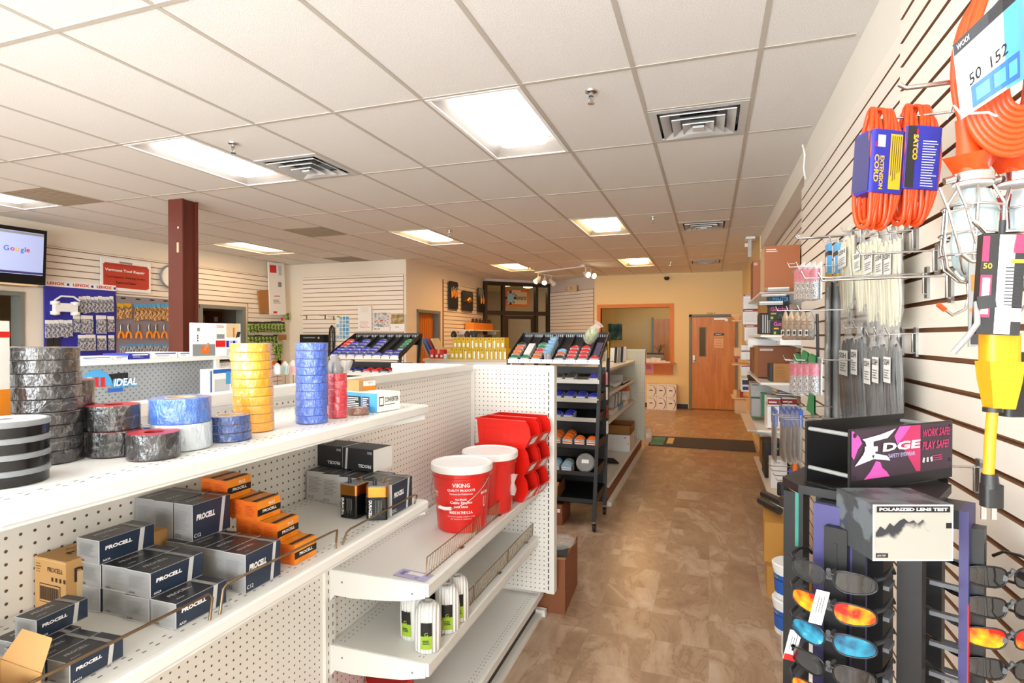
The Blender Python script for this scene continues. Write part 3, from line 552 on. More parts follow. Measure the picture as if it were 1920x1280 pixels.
b = at(Lc); b.box(-.945, -.925, Y0, 3.1, .02, .11, 'darkbrown'); b.box(-.925, -.885, Y0, 3.12, 0, .02, 'gondola'); b.box(-.96, -.87, 3.1, 3.135, 0, .035, 'gondola'); b.build('kick_plate', g)
for i in range(12):   # shelf floor bolts of the foot
    pass
# wire rails on the battery shelf
def rail(pts, label, r=.0028):
    b = MB(); b.tube([tuple(p) for p in pts], r, 'bronze_wire', 8); tag(b.build('shelf_rail'), label, 'shelf rail', 'wire rails on the battery shelf')
xr = -.905; q = lambda u, v: P(u, v, x=xr)
def leg(u, v): p = q(u, v); return Vector((xr, p.y, 1.0275))
rail([Vector((xr, .3, 1.028)), Vector((xr, .32, 1.078)), Vector((xr, .34, 1.084)), q(392, 1113), q(398, 1116)+Vector((0,0,-.004)), leg(393, 1148)], 'long bent wire rail in front of the small grey battery cartons')
rail([leg(412, 1136), q(418, 1104), q(425, 1094), q(620, 998), q(632, 993), leg(629.5, 1021)], 'bent wire rail in front of the grey and orange battery boxes')
rail([leg(642, 1016), q(650, 998), q(657, 991), q(776, 928), q(782, 927), leg(777, 942)], 'bent wire rail in front of the two black and gold lantern batteries')
def mk_fence():
    t = thing('wire_fence', '', 'shelf divider'); b = MB(); Lf, h = .41, .066; r = .0016
    b.tube([(0, 0, .002), (0, .008, h), (0, Lf+.01, h), (0, Lf, .002)], .0022, 'bronze_wire', 6); b.tube([(0, 0, .004), (0, Lf, .004)], r, 'bronze_wire', 5)
    for k in range(1, 20): b.tube([(0, k*Lf/20-.004, .004), (0, k*Lf/20+.014, h)], r*.8, 'bronze_wire', 4)
    b.build('wire_grid', t); b = MB(); b.rect((0, Lf*.72, .0), (1,0,0), (0,1,0), .02, .03, 'bronze_wire'); b.build('clip', t); return t
KF = Kind(mk_fence)
for k, z in enumerate((.745, .478)):
    for j, (y, w_) in enumerate(((1.765, 'near the shelf corner'), (2.195, 'in the middle of the shelf'), (2.61, 'next to the end panel'))):
        KF.put('slanted wire fence on the %s shelf, %s' % (('bucket', 'twine')[k], w_), (-.918, y, z+.001), 0, 'wire fences along shelf fronts')

# ---------------------------------------------------------------- tape on the top shelf
ZT = 1.3465
def mk_roll(m, r, h, ri=.45, core='tan', top=None):
    def f():
        t = thing('tape_roll', '', 'tape'); b = MB(); n = 36
        b.lathe([(r*.985, .0004), (r, h*.06), (r, h*.94), (r*.985, h-.0004)], m, n, caps=False)
        for z, o in ((.0004, -1), (h-.0004, 1)): b.lathe([(r*ri, z), (r*.985, z)][::-o], top or m, n, caps=False)
        b.build('tape', t); b = MB(); b.lathe([(r*ri, .0004), (r*ri, h-.0004)], core, 24, caps=False); b.lathe([(r*ri*.88, h-.0004), (r*ri*.88, .0004)], core, 24, caps=False); b.lathe([(r*ri*.88, h-.0006), (r*ri, h-.0006)], core, 24, caps=False); b.build('core', t); return t
    return Kind(f)
def stack(K, x, y, h, n, color, what, grp, z=ZT, lean=(0, 0), rnd=.0012, cat='tape'):
    for k in range(n):
        i = n-1-k
        K.put('%s roll of %s, %s' % (color, what, nth(i, n)), (x+lean[0]*k+random.uniform(-rnd, rnd), y+lean[1]*k+random.uniform(-rnd, rnd), z+k*h), random.uniform(0, 6), grp)
x, y, r = cyl(441, 514, 811, ZT); n = 10; h = (zat(643, x, y)-ZT)/n
stack(mk_roll('tape_yellow', r, h), x, y, h, n, 'yellow', 'shrink-wrapped electrical tape', 'rolls in the yellow tape stack', lean=(-.0007, -.0005))
x, y, r = cyl(555, 615, 795, ZT); h = (zat(642, x, y)-ZT)/10
stack(mk_roll('tape_blue', r, h), x, y, h, 10, 'blue', 'shrink-wrapped electrical tape', 'rolls in the blue tape stack')
x, y, r = cyl(615, 651, 784, ZT); h = (zat(699, x, y)-ZT)/6; xr_, yr_, rr_, zr_ = x, y, r, ZT+6*h
stack(mk_roll('tape_red', r, h), x, y, h, 6, 'red', 'shrink-wrapped electrical tape', 'rolls in the red tape stack')
b = MB(); b.lathe([(rr_*.8, 0), (rr_*.95, .012), (rr_*.7, .03), (rr_*.35, .046), (.003, .05)], 'foil', 10, sm=True, sx=1.1); tag(b.build('foil_bag', None, (xr_-.004, yr_-.004, zr_)), 'crumpled dark foil packet resting on the red tape rolls', 'bag')
b = MB(); b.lathe([(.012, 0), (.02, .02), (.024, .034)], 'film', 10, sm=True); tag(b.build('plastic_wrap', None, (xr_+.014, yr_+.012, zr_)), 'clear plastic wrap tuft sticking up on the red tape rolls', 'wrap')
x, y, r = cyl(651, 692, 778, ZT); mk_roll('tape_copper', r, .019).put('single small copper brown tape roll beside the converter box', (x, y, ZT), 0)
x, y, r = cyl(36, 149, 872, ZT); n = 9; h = (zat(650, x, y)-ZT)/n
stack(mk_roll('tape_black', r, h, .42), x, y, h, n, 'black', 'wide glossy wrapped tape', 'rolls in the tall black tape stack', lean=(-.0006, -.0006))
stack(mk_roll('tape_black2', r, h, .42), -1.226, .70, h, n, 'black', 'glossy wrapped tape behind the tall black stack', 'rolls in the hidden black stack at the left edge')
# rolls in lidded tubs at the left edge
x, y, r = cyl(-62, 80, 916, ZT); h = (zat(785, x, y)-ZT)/4
def mk_tub():
    t = thing('tape_tub', '', 'tape tub'); b = MB(); b.lathe([(r*.96, 0), (r*.96, h*.66)], 'black_gloss', 40); b.build('tub', t)
    b = MB(); b.lathe([(r*.97, h*.62), (r, h*.64), (r, h*.95), (r*.97, h-.0005)], 'translucent_lid', 40); b.lathe([(r*.2, h-.0004), (r*.9, h-.0004)], 'paper', 30, caps=False); b.build('lid', t); return t
KTub = Kind(mk_tub)
for k in range(4): KTub.put('black tub with clear lid, %s of the left edge stack' % nth(3-k, 4), (x, y, ZT+k*h), 0, 'black tubs stacked at the left edge')
# wide black rolls
x, y, r = cyl(243, 334, 864, ZT); KD = mk_roll('tape_black', r, .047, .4, 'darkred', 'clearred'); hd = .0475
KD.put('single wide black tape roll standing in front, nearest the shelf edge', (x, y, ZT), 1)
x2_, y2_, r2_ = cyl(171, 262, 858, ZT)
KD.put('wide black tape roll under another, left of the single black roll', (x2_, y2_, ZT), 2); KD.put('wide black tape roll lying on top of the pair beside the single black roll', (x2_-.004, y2_, ZT+hd), 3)
x3_, y3_ = x2_-.07, y2_-.028
for k, l in enumerate(('bottom wide black tape roll between the tall stack and the pair', 'middle wide black tape roll between the tall stack and the pair', 'top wide black tape roll, in front of the tread plate header')): KD.put(l, (x3_-.004*k, y3_-.004*k, ZT+hd*k), k)
x, y, r = cyl(289, 394, 847, ZT); hp = .052
mk_roll('tape_pale', r, hp, .5, 'tan').put('pale grey wrapped painter tape roll, lower of two', (x, y, ZT), 1, None); mk_roll('tape_painter', r*1.02, .05, .5, 'tan').put('wide blue wrapped painter tape roll, upper of two', (x-.004, y, ZT+hp), 2)
x, y, r = cyl(391, 470, 829, ZT); K3 = mk_roll('tape_navy', r, .0175, .55, 'tan')
for k, l in enumerate(('bottom', 'middle', 'top')): K3.put('narrow blue wrapped tape roll, %s of three beside the yellow stack' % l, (x-.002*k, y, ZT+.018*k), k, 'three narrow blue rolls')
x, y, r = cyl(255, 296, 820, ZT); K3.put('narrow blue tape roll half hidden behind the single black roll, lower', (-1.11, .93, ZT), 0); K3.put('narrow blue tape roll half hidden behind the single black roll, upper', (-1.11, .93, ZT+.018), 0)
# caulk-like carton at the very left edge
p = P(-6, 786, z=ZT+.0); t = thing('product_box', 'tall white and orange carton cut by the left edge', 'box', (-1.110, .605, ZT+.0), YAW); b = MB(); b.box(-.06, 0, 0, .045, 0, .25, 'white'); b.box(-.0605, .0005, -.0005, .0455, 0, .135, 'orange'); b.box(-.0608, .0008, -.0008, .0458, .222, .232, 'red'); b.build('carton', t)
# converter box and the label box on it
def obox_from(c0, cx_, cy_):   # corner, point along one side, point along other side -> location + angle
    return c0, math.atan2(cx_.y-c0.y, cx_.x-c0.x)
c0 = P(707, 773, z=ZT); ca = P(750, 766, z=ZT); cb = P(652, 758, z=ZT); ang = math.atan2(ca.y-c0.y, ca.x-c0.x); la = (ca-c0).length; hz = zat(738, c0.x, c0.y)-ZT
t = thing('converter_box', 'white and blue carton lettered CONVERTER at the end of the tape shelf', 'box', c0, ang); b = MB(); D = .15
b.box(0, la, 0, D, 0, hz, 'white', {'-x': 'skyblue'}); b.text('CONVERTER', (la*.62, 0, hz*.62), (1,0,0), (0,0,1), hz*.26, 'black', w_=la*.6); b.rect((la*.18, 0, hz*.55), (1,0,0), (0,0,1), la*.2, hz*.5, 'black'); b.rect((la*.18, 0, hz*.55), (1,0,0), (0,0,1), la*.15, hz*.38, 'white', off=.001); b.lines((la*.6, 0, hz*.35), (1,0,0), (0,0,1), la*.6, .004, 1, 'charcoal')
b.rect((0, .1, hz*.45), (0,-1,0), (0,0,1), .07, hz*.7, 'charcoal'); b.rect((0, .045, hz*.45), (0,-1,0), (0,0,1), .03, hz*.7, 'purple'); b.lines((0, .1, hz*.45), (0,-1,0), (0,0,1), .06, hz*.6, 6, 'white', off=.001); b.lines((0, .045, hz*.45), (0,-1,0), (0,0,1), .025, hz*.6, 6, 'white', off=.001)
b.build('carton', t)
t = thing('label_box', 'small kraft box with white and orange label on the converter carton', 'box', (c0.x-.085, c0.y+.075, ZT+hz+.0005), ang-R(4)); b = MB(); b.box(-.03, .04, 0, .07, 0, .032, 'kraft'); b.rect((.012, 0, .022), (1,0,0), (0,0,1), .05, .016, 'white'); b.rect((.012, 0, .0075), (1,0,0), (0,0,1), .05, .013, 'orange'); b.text('BOX', (.016, 0, .024), (1,0,0), (0,0,1), .006, 'grey'); b.build('carton', t)

# ---------------------------------------------------------------- batteries
ZS = 1.0285
def mk_bat(w_, l, h, size, body='navy', top='navy_top', end='boxgrey'):
    def f():      # corner (x right edge, near end) at the origin; extends to -x and +y
        t = thing('battery_box', '', 'box'); b = MB(); b.box(-w_, 0, 0, l, 0, h, body, {'-y': end, '+y': end, '+z': top, '-x': body})
        X, U, Yv = (0,1,0), (0,0,1), (1,0,0)
        b.text('PROCELL', (0, l*.34, h*.62), X, U, h*.17, 'white', w_=l*.48, bold=.055, shear=.12); b.text(size, (0, l*.12, h*.13), X, U, h*.1, 'white')
        s_ = h*.22; b.poly((0, 0, 0), X, U, [(l*.68, 0), (l*.77, 0), (l*.77+s_*.6, h), (l*.68+s_*.6, h)], 'lightgrey')
        x0 = l*.68+s_*.6; b.poly((0, 0, h), (1,0,0), (0,1,0), [(0, x0), (0, x0+l*.09), (-w_, x0+l*.09+.0), (-w_, x0)], 'boxgrey')
        b.text('PROCELL', (-w_*.62, l*.36, h), (0,1,0), (-1,0,0), w_*.15, 'lightgrey', w_=l*.42, bold=.02); b.text(size, (-w_*.25, l*.2, h), (0,1,0), (-1,0,0), w_*.08, 'lightgrey')
        b.lines((-w_*.5, 0, h*.55), (1,0,0), (0,0,1), w_*.75, h*.55, 11, 'grey', fill=.35); b.text(size, (-w_*.75, 0, h*.1), (1,0,0), (0,0,1), h*.09, 'charcoal')
        e = .0008
        for zz in (0, h): b.tube([(e*.2, -e*.2, zz), (e*.2, l, zz)], e, 'boxgrey', 4); b.tube([(e*.2, -e*.2, zz), (-w_, -e*.2, zz)], e, 'lightgrey', 4)
        b.tube([(0, 0, 0), (0, 0, h)], e, 'lightgrey', 4); b.build('carton', t); return t
    return Kind(f)
KAA = mk_bat(.0645, .116, .0465, 'AA24'); KC = mk_bat(.0575, .104, .081, 'C12'); K9 = None
g1 = 'small grey and navy battery cartons, pyramid'
posw = ['at the rail', 'second from the rail', 'third from the rail', 'fourth from the rail']
for lvl, idx in ((0, (0, 1, 2, 3)), (1, (1, 2, 3)), (2, (3,))):
    for i in idx: KAA.put('small navy battery carton in the %s row of the pyramid, %s' % (('bottom', 'middle', 'top')[lvl], posw[i]), (-.933-i*.0662, .805+random.uniform(-.004, .004), ZS+lvl*.047), R(random.uniform(-1.5, 1.5)), 'small battery cartons in the pyramid')
for i in range(4): KC.put('tall navy battery carton, lower row, %s' % posw[i], (-.925-i*.0595, .962+i*.003, ZS), R(random.uniform(-1, 1)), 'tall navy battery cartons')
cu = P(354, 1014, z=ZS+.0815); cu.x = max(cu.x, -1.098)
for i in range(3): KC.put('tall navy battery carton standing on the lower row, %s' % ('front one', 'middle one', 'next to the pegboard')[i], (cu.x-i*.061, cu.y+i*.002, ZS+.0815), R(random.uniform(-2, 2)), 'tall navy battery cartons')
def mk_9v():
    t = thing('battery_box', '', 'box'); w_, l, h = .044, .077, .047; b = MB(); b.box(-w_, 0, 0, l, 0, h, 'orange', {'-y': 'orange_d'})
    b.rect((0, l/2, h*.43), (0,1,0), (0,0,1), l, h*.34, 'black'); b.text('PROCELL', (0, l*.5, h*.46), (0,1,0), (0,0,1), h*.15, 'white', w_=l*.6, bold=.03, off=.0015); b.text('9V12', (0, l*.6, h*.76), (0,1,0), (0,0,1), h*.16, 'white'); b.lines((0, l*.45, h*.14), (0,1,0), (0,0,1), l*.5, h*.16, 2, 'orange_d', fill=.3)
    b.rect((-w_*.3, l*.5, h), (1,0,0), (0,1,0), w_*.28, l, 'darkbrown'); b.text('9V12', (-w_*.7, l*.5, h), (0,1,0), (-1,0,0), .005, 'white'); b.lines((-w_/2, 0, h/2), (1,0,0), (0,0,1), w_*.7, h*.6, 8, 'darkred', fill=.2); b.build('carton', t); return t
K9 = Kind(mk_9v)
for lvl, y_, idx in ((0, 1.12, (0, 1, 2, 3)), (1, 1.115, (1, 2, 3)), (2, 1.11, (2.2, 3.2, 4.2)), (3, 1.10, (4.0, 5.0))):
    for j, i in enumerate(idx): K9.put('orange and black battery box on the %s level of the stepped stack, %s' % (('lowest', 'second', 'third', 'highest')[lvl], ('foremost', 'second', 'third', 'fourth')[j]), (-.93-i*.0455, y_+.006*j, ZS+lvl*.0475), R(random.uniform(-2, 2)), 'orange battery boxes')
KDb = mk_bat(.072, .128, .094, 'D12', end='lightgrey')
for i in range(5): KDb.put('large navy battery carton standing under the dark pair, %s' % ('rightmost', 'second from the right', 'third from the right', 'second from the pegboard', 'against the pegboard')[i], (-.907-i*.0735, 1.522+i*.018, ZS), R(random.uniform(-1, 1)), 'large battery cartons by the lanterns')
def mk_dt():
    t = thing('battery_box', '', 'box'); l, d, h = .128, .1, .072; b = MB(); b.box(-l, 0, 0, d, 0, h, 'navy_top', {'-y': 'charcoal', '+x': 'paper', '+z': 'charcoal'})
    b.text('PROCELL', (-l*.28, 0, h*.22), (-1,0,0), (0,0,-1), h*.15, 'white', w_=l*.42, bold=.03); b.text('D12', (-l*.12, 0, h*.84), (-1,0,0), (0,0,-1), h*.1, 'white'); b.poly((0,0,0), (1,0,0), (0,0,1), [(-l*.93, 0), (-l*.86, 0), (-l*.82, h), (-l*.89, h)], 'lightgrey'); b.build('carton', t); return t
KDt = Kind(mk_dt); tp = P(700, 885, z=ZS+.096)
KDt.put('dark battery carton lying upside down on the large cartons, with a pale end', (tp.x, tp.y, ZS+.096), R(-6), 'dark battery cartons lying on top')
KDt.put('dark battery carton lying on the large cartons against the pegboard', (tp.x-.131, tp.y+.016, ZS+.0962), R(-4), 'dark battery cartons lying on top')
def mk_lan():
    t = thing('lantern_battery', '', 'battery'); b = MB(); s_ = .031; b.rbox(-s_, s_, -s_, s_, 0, .07, .008, 'black_gloss'); b.build('case', t); b = MB(); b.rbox(-s_-.0006, s_+.0006, -s_-.0006, s_+.0006, .068, .098, .008, 'gold'); b.build('gold_band', t)
    b = MB(); b.rbox(-s_+.003, s_-.003, -s_+.003, s_-.003, .098, .1, .006, 'grey'); b.lathe([(.006, .1), (.005, .118), (.003, .119)], 'charcoal', 12, (-.008, -.012, 0)); b.tube([(.014+.004*math.cos(a*.9), .012+.004*math.sin(a*.9), .1+a*.0008) for a in range(22)], .0011, 'gold', 5); b.build('terminals', t)
    b = MB(); b.text('DURACELL', (-.018, -s_, .033), (0,0,-1), (1,0,0), .009, 'white', w_=.052, bold=.02); b.text('DURACELL', (s_, .018, .033), (0,0,-1), (0,1,0), .009, 'white', w_=.052, bold=.02); b.lines((.006, -s_, .034), (0,0,-1), (1,0,0), .05, .022, 5, 'grey', fill=.2); b.build('lettering', t); return t
KL = Kind(mk_lan)
x, y, r = cyl(643, 681, 971, ZS); KL.put('black and gold lantern battery, left of the two', (x+.004, y+.002, ZS), R(-4), 'lantern batteries')
x, y, r = cyl(683, 735, 977, ZS); KL.put('black and gold lantern battery, right of the two and turned', (x, y, ZS), R(24), 'lantern batteries')
# kraft carton against the pegboard
c0 = P(124, 1153, z=ZS); b = MB(); W_ = c0.x-XBK-.005; hc = zat(1054, c0.x, c0.y)-ZS; D = .26
t = thing('shipping_carton', 'sealed kraft carton printed PROCELL against the perforated panel', 'carton', (c0.x, c0.y, ZS), R(-2)); b.box(-W_, 0, 0, D, 0, hc, 'carton'); b.text('PROCELL', (-W_*.33, 0, hc*.8), (1,0,0), (0,0,1), hc*.09, 'darkbrown', w_=W_*.48); b.rect((-W_*.5, 0, hc*.33), (1,0,0), (0,0,1), W_*.66, hc*.36, 'darkbrown'); b.rect((-W_*.5, 0, hc*.33), (1,0,0), (0,0,1), W_*.63, hc*.33, 'kraft', off=.0009)
for k in range(26): b.rect((-W_*.8+W_*.6*k/26, 0, hc*.33), (1,0,0), (0,0,1), W_*.6/52*(1+k % 3*.4), hc*.26, 'darkbrown', off=.0012)
for k in range(4): b.rect((-W_*.42+k*.012, 0, hc*.62), (1,0,0), (0,0,1), .006, .008, 'darkbrown')
b.lines((-W_*.85, 0, hc*.8), (1,0,0), (0,0,1), W_*.18, hc*.2, 4, 'darkbrown', fill=.2); b.text('PROCELL', (0, .1, hc*.7), (0,1,0), (0,0,1), hc*.28, 'darkbrown', w_=.17); b.text('PROCELL', (-W_*.45, .1, hc), (0,1,0), (-1,0,0), W_*.17, 'darkbrown', w_=.14); b.text('ALKALINE', (-W_*.75, .1, hc), (0,1,0), (-1,0,0), W_*.1, 'kraft_d', w_=.12)
b.build('carton_body', t); b = MB(); b.box(.0002, .0012, .02, .12, 0, hc*.75, 'tan'); b.box(-W_, .001, D*.0-.0008, 0, hc*.96, hc*.97, 'tan'); b.build('packing_tape', t)
KA3 = mk_bat(.048, .088, .0345, 'AAA24')
for (x_, y_, z_), l in (((-.936, .617, 0), 'at the rail'), ((-.986, .612, 0), 'second from the rail'), ((-1.036, .616, 0), 'third from the rail'), ((-1.088, .63, 0), 'under the raised one')): KA3.put('tiny navy battery carton in the lower left corner, %s' % l, (x_, y_, ZS+z_), R(random.uniform(-2, 3)), 'tiny battery cartons')
KA3.put('tiny navy battery carton in the lower left corner, raised on the others', (-1.058, .645, ZS+.035), R(4), 'tiny battery cartons')
t = thing('open_carton', 'open kraft carton with a raised flap at the lower left corner', 'carton', (-.93, .43, ZS), R(-3)); b = MB()
b.box(-.1, -.001, .0, .002, 0, .05, 'kraft'); b.box(-.1, -.001, .138, .14, 0, .05, 'kraft'); b.box(-.1, -.098, 0, .14, 0, .05, 'kraft'); b.box(-.003, -.001, 0, .14, 0, .045, 'kraft'); b.box(-.1, -.001, 0, .14, 0, .002, 'kraft'); b.build('carton_body', t)
b = MB(); b.quad((-.1, .14, .05), (-.001, .14, .05), (-.02, .165, .085), (-.095, .165, .085), 'kraft'); b.quad((-.1, 0, .05), (-.1, .14, .05), (-.125, .135, .088), (-.12, .005, .088), 'kraft'); b.quad((-.02, .165, .0845), (-.001, .14, .0495), (-.1, .14, .0495), (-.095, .165, .0845), 'kraft'); b.build('flap', t)
def mk_cell():
    b = MB(); b.lathe([(.0065, 0), (.0065, .04)], 'navy', 14); b.lathe([(.0067, .03), (.0067, .036)], 'chrome', 14, caps=False); b.lathe([(.0025, .04), (.0025, .042)], 'chrome', 10); return tag(b.build('battery_cell'), '', 'battery')
KCell = Kind(mk_cell)
for k in range(8):
    l_ = 'small loose battery standing in the open carton, %s row, number %s' % (('aisle side', 'inner')[k % 2], ORD[k//2]); p_ = Matrix.Rotation(R(-3), 4, 'Z') @ Vector((-.015-.015*(k % 2), .03+.016*(k//2)*1.6, .0022)); KCell.put(l_, (-.93+p_.x, .43+p_.y, ZS+.003), 0, 'loose batteries in the open carton')

# ---------------------------------------------------------------- buckets, bins, twine, tag
ZB = .7465
def mk_bucket(print_=True, lid=True, h=.262, r0=.106, r1=.125):
    def f():
        t = thing('bucket', '', 'bucket'); b = MB(); b.lathe([(r0*.97, 0), (r0, .006), (r1*.985, h*.86), (r1*1.03, h*.865), (r1*1.03, h*.885), (r1, h*.89), (r1*1.005, h)], 'bucket', 48)
        if not lid: b.lathe([(r1*.97, h), (r1*.9, h*.7)], 'bucket', 48, caps=False)
        if print_:
            def wrap(s_, zc, hh, ww, mm='white', a0=0, bold=.02):
                v, fc, x0, x1, y0, y1 = glyphs(s_, bold); sx = ww/(x1-x0); sy = hh/(y1-y0); vs = []
                for a, c in v:
                    zz = zc+(c-(y0+y1)/2)*sy; rr = r0+(r1*.985-r0)*zz/(h*.86)+.0006; th = ((a-(x0+x1)/2)*sx)/rr + a0 - math.pi/2; vs.append((rr*math.cos(th), rr*math.sin(th), zz))
                b.add(vs, fc, mm)
            wrap('VIKING', .205, .017, .075); wrap('QUALITY PRODUCTS', .183, .012, .12); wrap('Fasteners for Professionals', .169, .008, .1, bold=0); wrap('Non-Metallic', .146, .008, .05); wrap('Cable Staples', .131, .014, .095); wrap('BULK PACK', .114, .008, .06); wrap('MADE IN THE U.S.A.', .09, .012, .1)
            wrap('the finest quality staples made', .072, .006, .12, bold=0); wrap('for wood or masonry', .062, .006, .09, bold=0); wrap('#100', .165, .014, .045, a0=.95); wrap('100', .165, .012, .03, a0=-1.1); wrap('U', .125, .045, .016, a0=.98, bold=0); wrap('QTY', .15, .008, .03, a0=-1.1)
        b.build('pail', t)
        if lid: b = MB(); b.lathe([(r1*1.06, h-.012), (r1*1.075, h-.008), (r1*1.075, h+.016), (r1*1.05, h+.02), (r1*.98, h+.02), (r1*.95, h+.014), (0, h+.014)], 'lid_white', 48); b.build('lid', t)
        b = MB(); pts = []
        for k in range(15):
            a = math.pi*k/14; p_ = Matrix.Rotation(R(-30), 3, 'Z') @ Vector((r1*1.07*math.cos(a), -r1*1.08*math.sin(a), h*.87-.118*math.sin(a))); pts.append(tuple(p_))
        b.tube(pts, .0018, 'chrome', 6); hd_ = b.build('bail_handle', t); b = MB(); b.tube([pts[6], pts[7], pts[8]], .007, 'white', 10); b.build('grip', hd_); return t
    return Kind(f)
KB = mk_bucket(); x, y, r = cyl(832, 942, 1010, ZB); bx, by = -1.0, 2.32
bp = P(872, 1000, z=ZB); d_ = dirxy(bp.x, bp.y); KB.put('red staple bucket with a white lid and printed front, nearest', (bp.x+d_[0]*.11-.01, bp.y+d_[1]*.11-.01, ZB), R(22), 'red buckets with white lids')
bp2 = Vector((bp.x+d_[0]*.11+.015, bp.y+d_[1]*.11+.262, ZB)); KB.put('red bucket with a white lid, behind the nearest bucket', bp2, R(-110), 'red buckets with white lids')
b = MB(); b.lathe([(.012, 0), (.02, .03), (.008, .06), (.026, .1)], 'film', 8, sm=True, sy=.35); tag(b.build('plastic_tie', None, (bp2.x+.123, bp2.y-.02, ZB+.08)), 'twisted clear plastic wrap hanging on the rear bucket handle', 'wrap')
KR = mk_bucket(False, False, .2, .07, .085)
for (u, v), l in (((712, 1275), 'red open bucket at the bottom edge of the picture, right one'), ((640, 1283), 'red open bucket at the bottom edge of the picture, left one')):
    KR.put(l, ((-1.09, 1.815, .1515) if 'right' in l else (-1.19, 1.965, .1515)), 0, 'red buckets on the base deck')
def mk_bin():      # stacking hopper bin, open front towards +x
    t = thing('storage_bin', '', 'bin'); b = MB(); Lb, Wb, h = .27, .105, .125
    prof = [(0, 0), (.245, 0), (.275, .055), (.268, h*.8), (.25, h), (-.012, h)]; tk = .003
    for y0, y1 in ((0, tk), (Wb-tk, Wb)):
        n = len(prof); b.add([(x, y0, z) for x, z in prof]+[(x, y1, z) for x, z in prof], [tuple(range(n)), tuple(range(2*n-1, n-1, -1))]+[(i, n+i, n+(i+1) % n, (i+1) % n) for i in range(n)], 'binred')
    b.box(0, .245, tk, Wb-tk, 0, tk, 'binred'); b.add([(0, tk, 0), (0, Wb-tk, 0), (-.012, Wb-tk, h), (-.012, tk, h), (tk, tk, 0), (tk, Wb-tk, 0), (tk-.012, Wb-tk, h), (tk-.012, tk, h)], [(0,1,2,3), (7,6,5,4), (3,2,6,7)], 'binred')
    b.add([(.245, tk, 0), (.245, Wb-tk, 0), (.275, Wb-tk, .055), (.275, tk, .055), (.242, tk, .002), (.242, Wb-tk, .002), (.271, Wb-tk, .056), (.271, tk, .056)], [(0,1,2,3), (7,6,5,4), (3,2,6,7)], 'binred')
    for y0 in (-.005, Wb-.002): b.box(-.016, .252, y0, y0+.007, h-.006, h+.002, 'binred')
    b.box(-.017, -.008, -.005, Wb+.005, h-.006, h+.002, 'binred'); b.box(.03, .16, -.002, 0, .02, .022, 'binred'); b.box(.03, .16, -.002, 0, .088, .09, 'binred'); b.box(.03, .032, -.002, 0, .02, .09, 'binred'); b.box(.158, .16, -.002, 0, .02, .09, 'binred'); b.build('bin_body', t)
    b = MB(); n_ = Vector((.035, 0, .055)).normalized(); b.rect((.2608, Wb*.5, .029), (0, 1, 0), n_, Wb*.5, .045, 'paper', off=.0012); b.build('label_card', t); return t
KBn = Kind(mk_bin)
for l in range(3):
    for j in range(2): KBn.put('red stacking bin, %s level, %s column' % (('bottom', 'middle', 'top')[l], ('near', 'rear')[j]), (-1.14+.006*l+.021*j, 2.757+j*.128, ZB+l*.1345), R(-9), 'red stacking bins by the end panel', (1.08, 1.09, 1.08))
p0 = P(739, 1068, z=ZB); p1 = P(808, 1080, z=ZB); p2 = P(795, 1099, z=ZB)
t = thing('price_tag', 'lavender and white paper price tag lying on the shelf corner', 'tag', (-.962, 1.765, ZB+.0004), R(-7)); b = MB(); b.poly((0,0,0), (1,0,0), (0,1,0), [(-.055,-.03), (.06,-.03), (.06,.03), (-.055,.03), (-.07,.015), (-.07,-.015)], 'lavender', off=.0005); b.rect((0, .01, 0), (1,0,0), (0,1,0), .06, .022, 'white', off=.0008); b.text('E!', (.02, -.018, 0), (1,0,0), (0,1,0), .012, 'navyblue', off=.001); b.lines((-.045, 0, 0), (1,0,0), (0,1,0), .02, .03, 4, 'navyblue', off=.001); b.box(-.07, .06, -.03, .03, 0, .0003, 'lavender'); b.build('card', t)
ZW = .4795
def mk_twine():
    t = thing('twine_cone', '', 'twine'); b = MB(); b.lathe([(.04, 0), (.047, .006), (.046, .09), (.043, .135), (.036, .155), (.02, .166), (.009, .166), (.008, .12)], 'twine', 28, sm=True); b.build('wound_twine', t)
    b = MB()
    def patch(z0, z1, mm, o=.0008):
        vs = []; n = 8
        for k in range(n+1):
            a = -math.pi/2-.42+.84*k/n; rr = .0475+o; vs += [(rr*math.cos(a), rr*math.sin(a), z0), (rr*math.cos(a)*.985, rr*math.sin(a)*.985, z1)]
        b.add(vs, [(2*k, 2*k+2, 2*k+3, 2*k+1) for k in range(n)], mm)
    patch(.02, .065, 'lime'); patch(.065, .11, 'black'); b.text('G', (0, -.0492, .072), (1,0,0), (0,0,1), .014, 'lime'); b.lines((0, -.0492, .045), (1,0,0), (0,0,1), .024, .016, 3, 'black'); b.build('label', t); return t
KTw = Kind(mk_twine)
for (ul, ur, vb), a, l in (((777, 828, 1228), 20, 'nearest the shelf front'), ((751, 800, 1202), -5, 'leaning at the left behind the front cone'), ((815, 862, 1190), 25, 'second from the front'), ((836, 878, 1168), 30, 'third from the front'), ((795, 838, 1165), 0, 'mostly hidden under the bucket shelf')):
    x, y, r = cyl(ul, ur, vb, ZW); KTw.put('white twine cone with black and lime label, '+l, (x, y, ZW), (R(3) if a < 0 else 0, 0, R(a)), 'white twine cones')
b = MB(); b.tube([P(*a, z=ZW+.001)+Vector((0,0,h_)) for a, h_ in (((830, 1205), .0), ((836, 1222), .004), ((842, 1215), .012), ((846, 1205), .0))], .0007, 'white', 5); tag(b.build('loose_string'), 'thin loose white string at the foot of the twine cones', 'string')
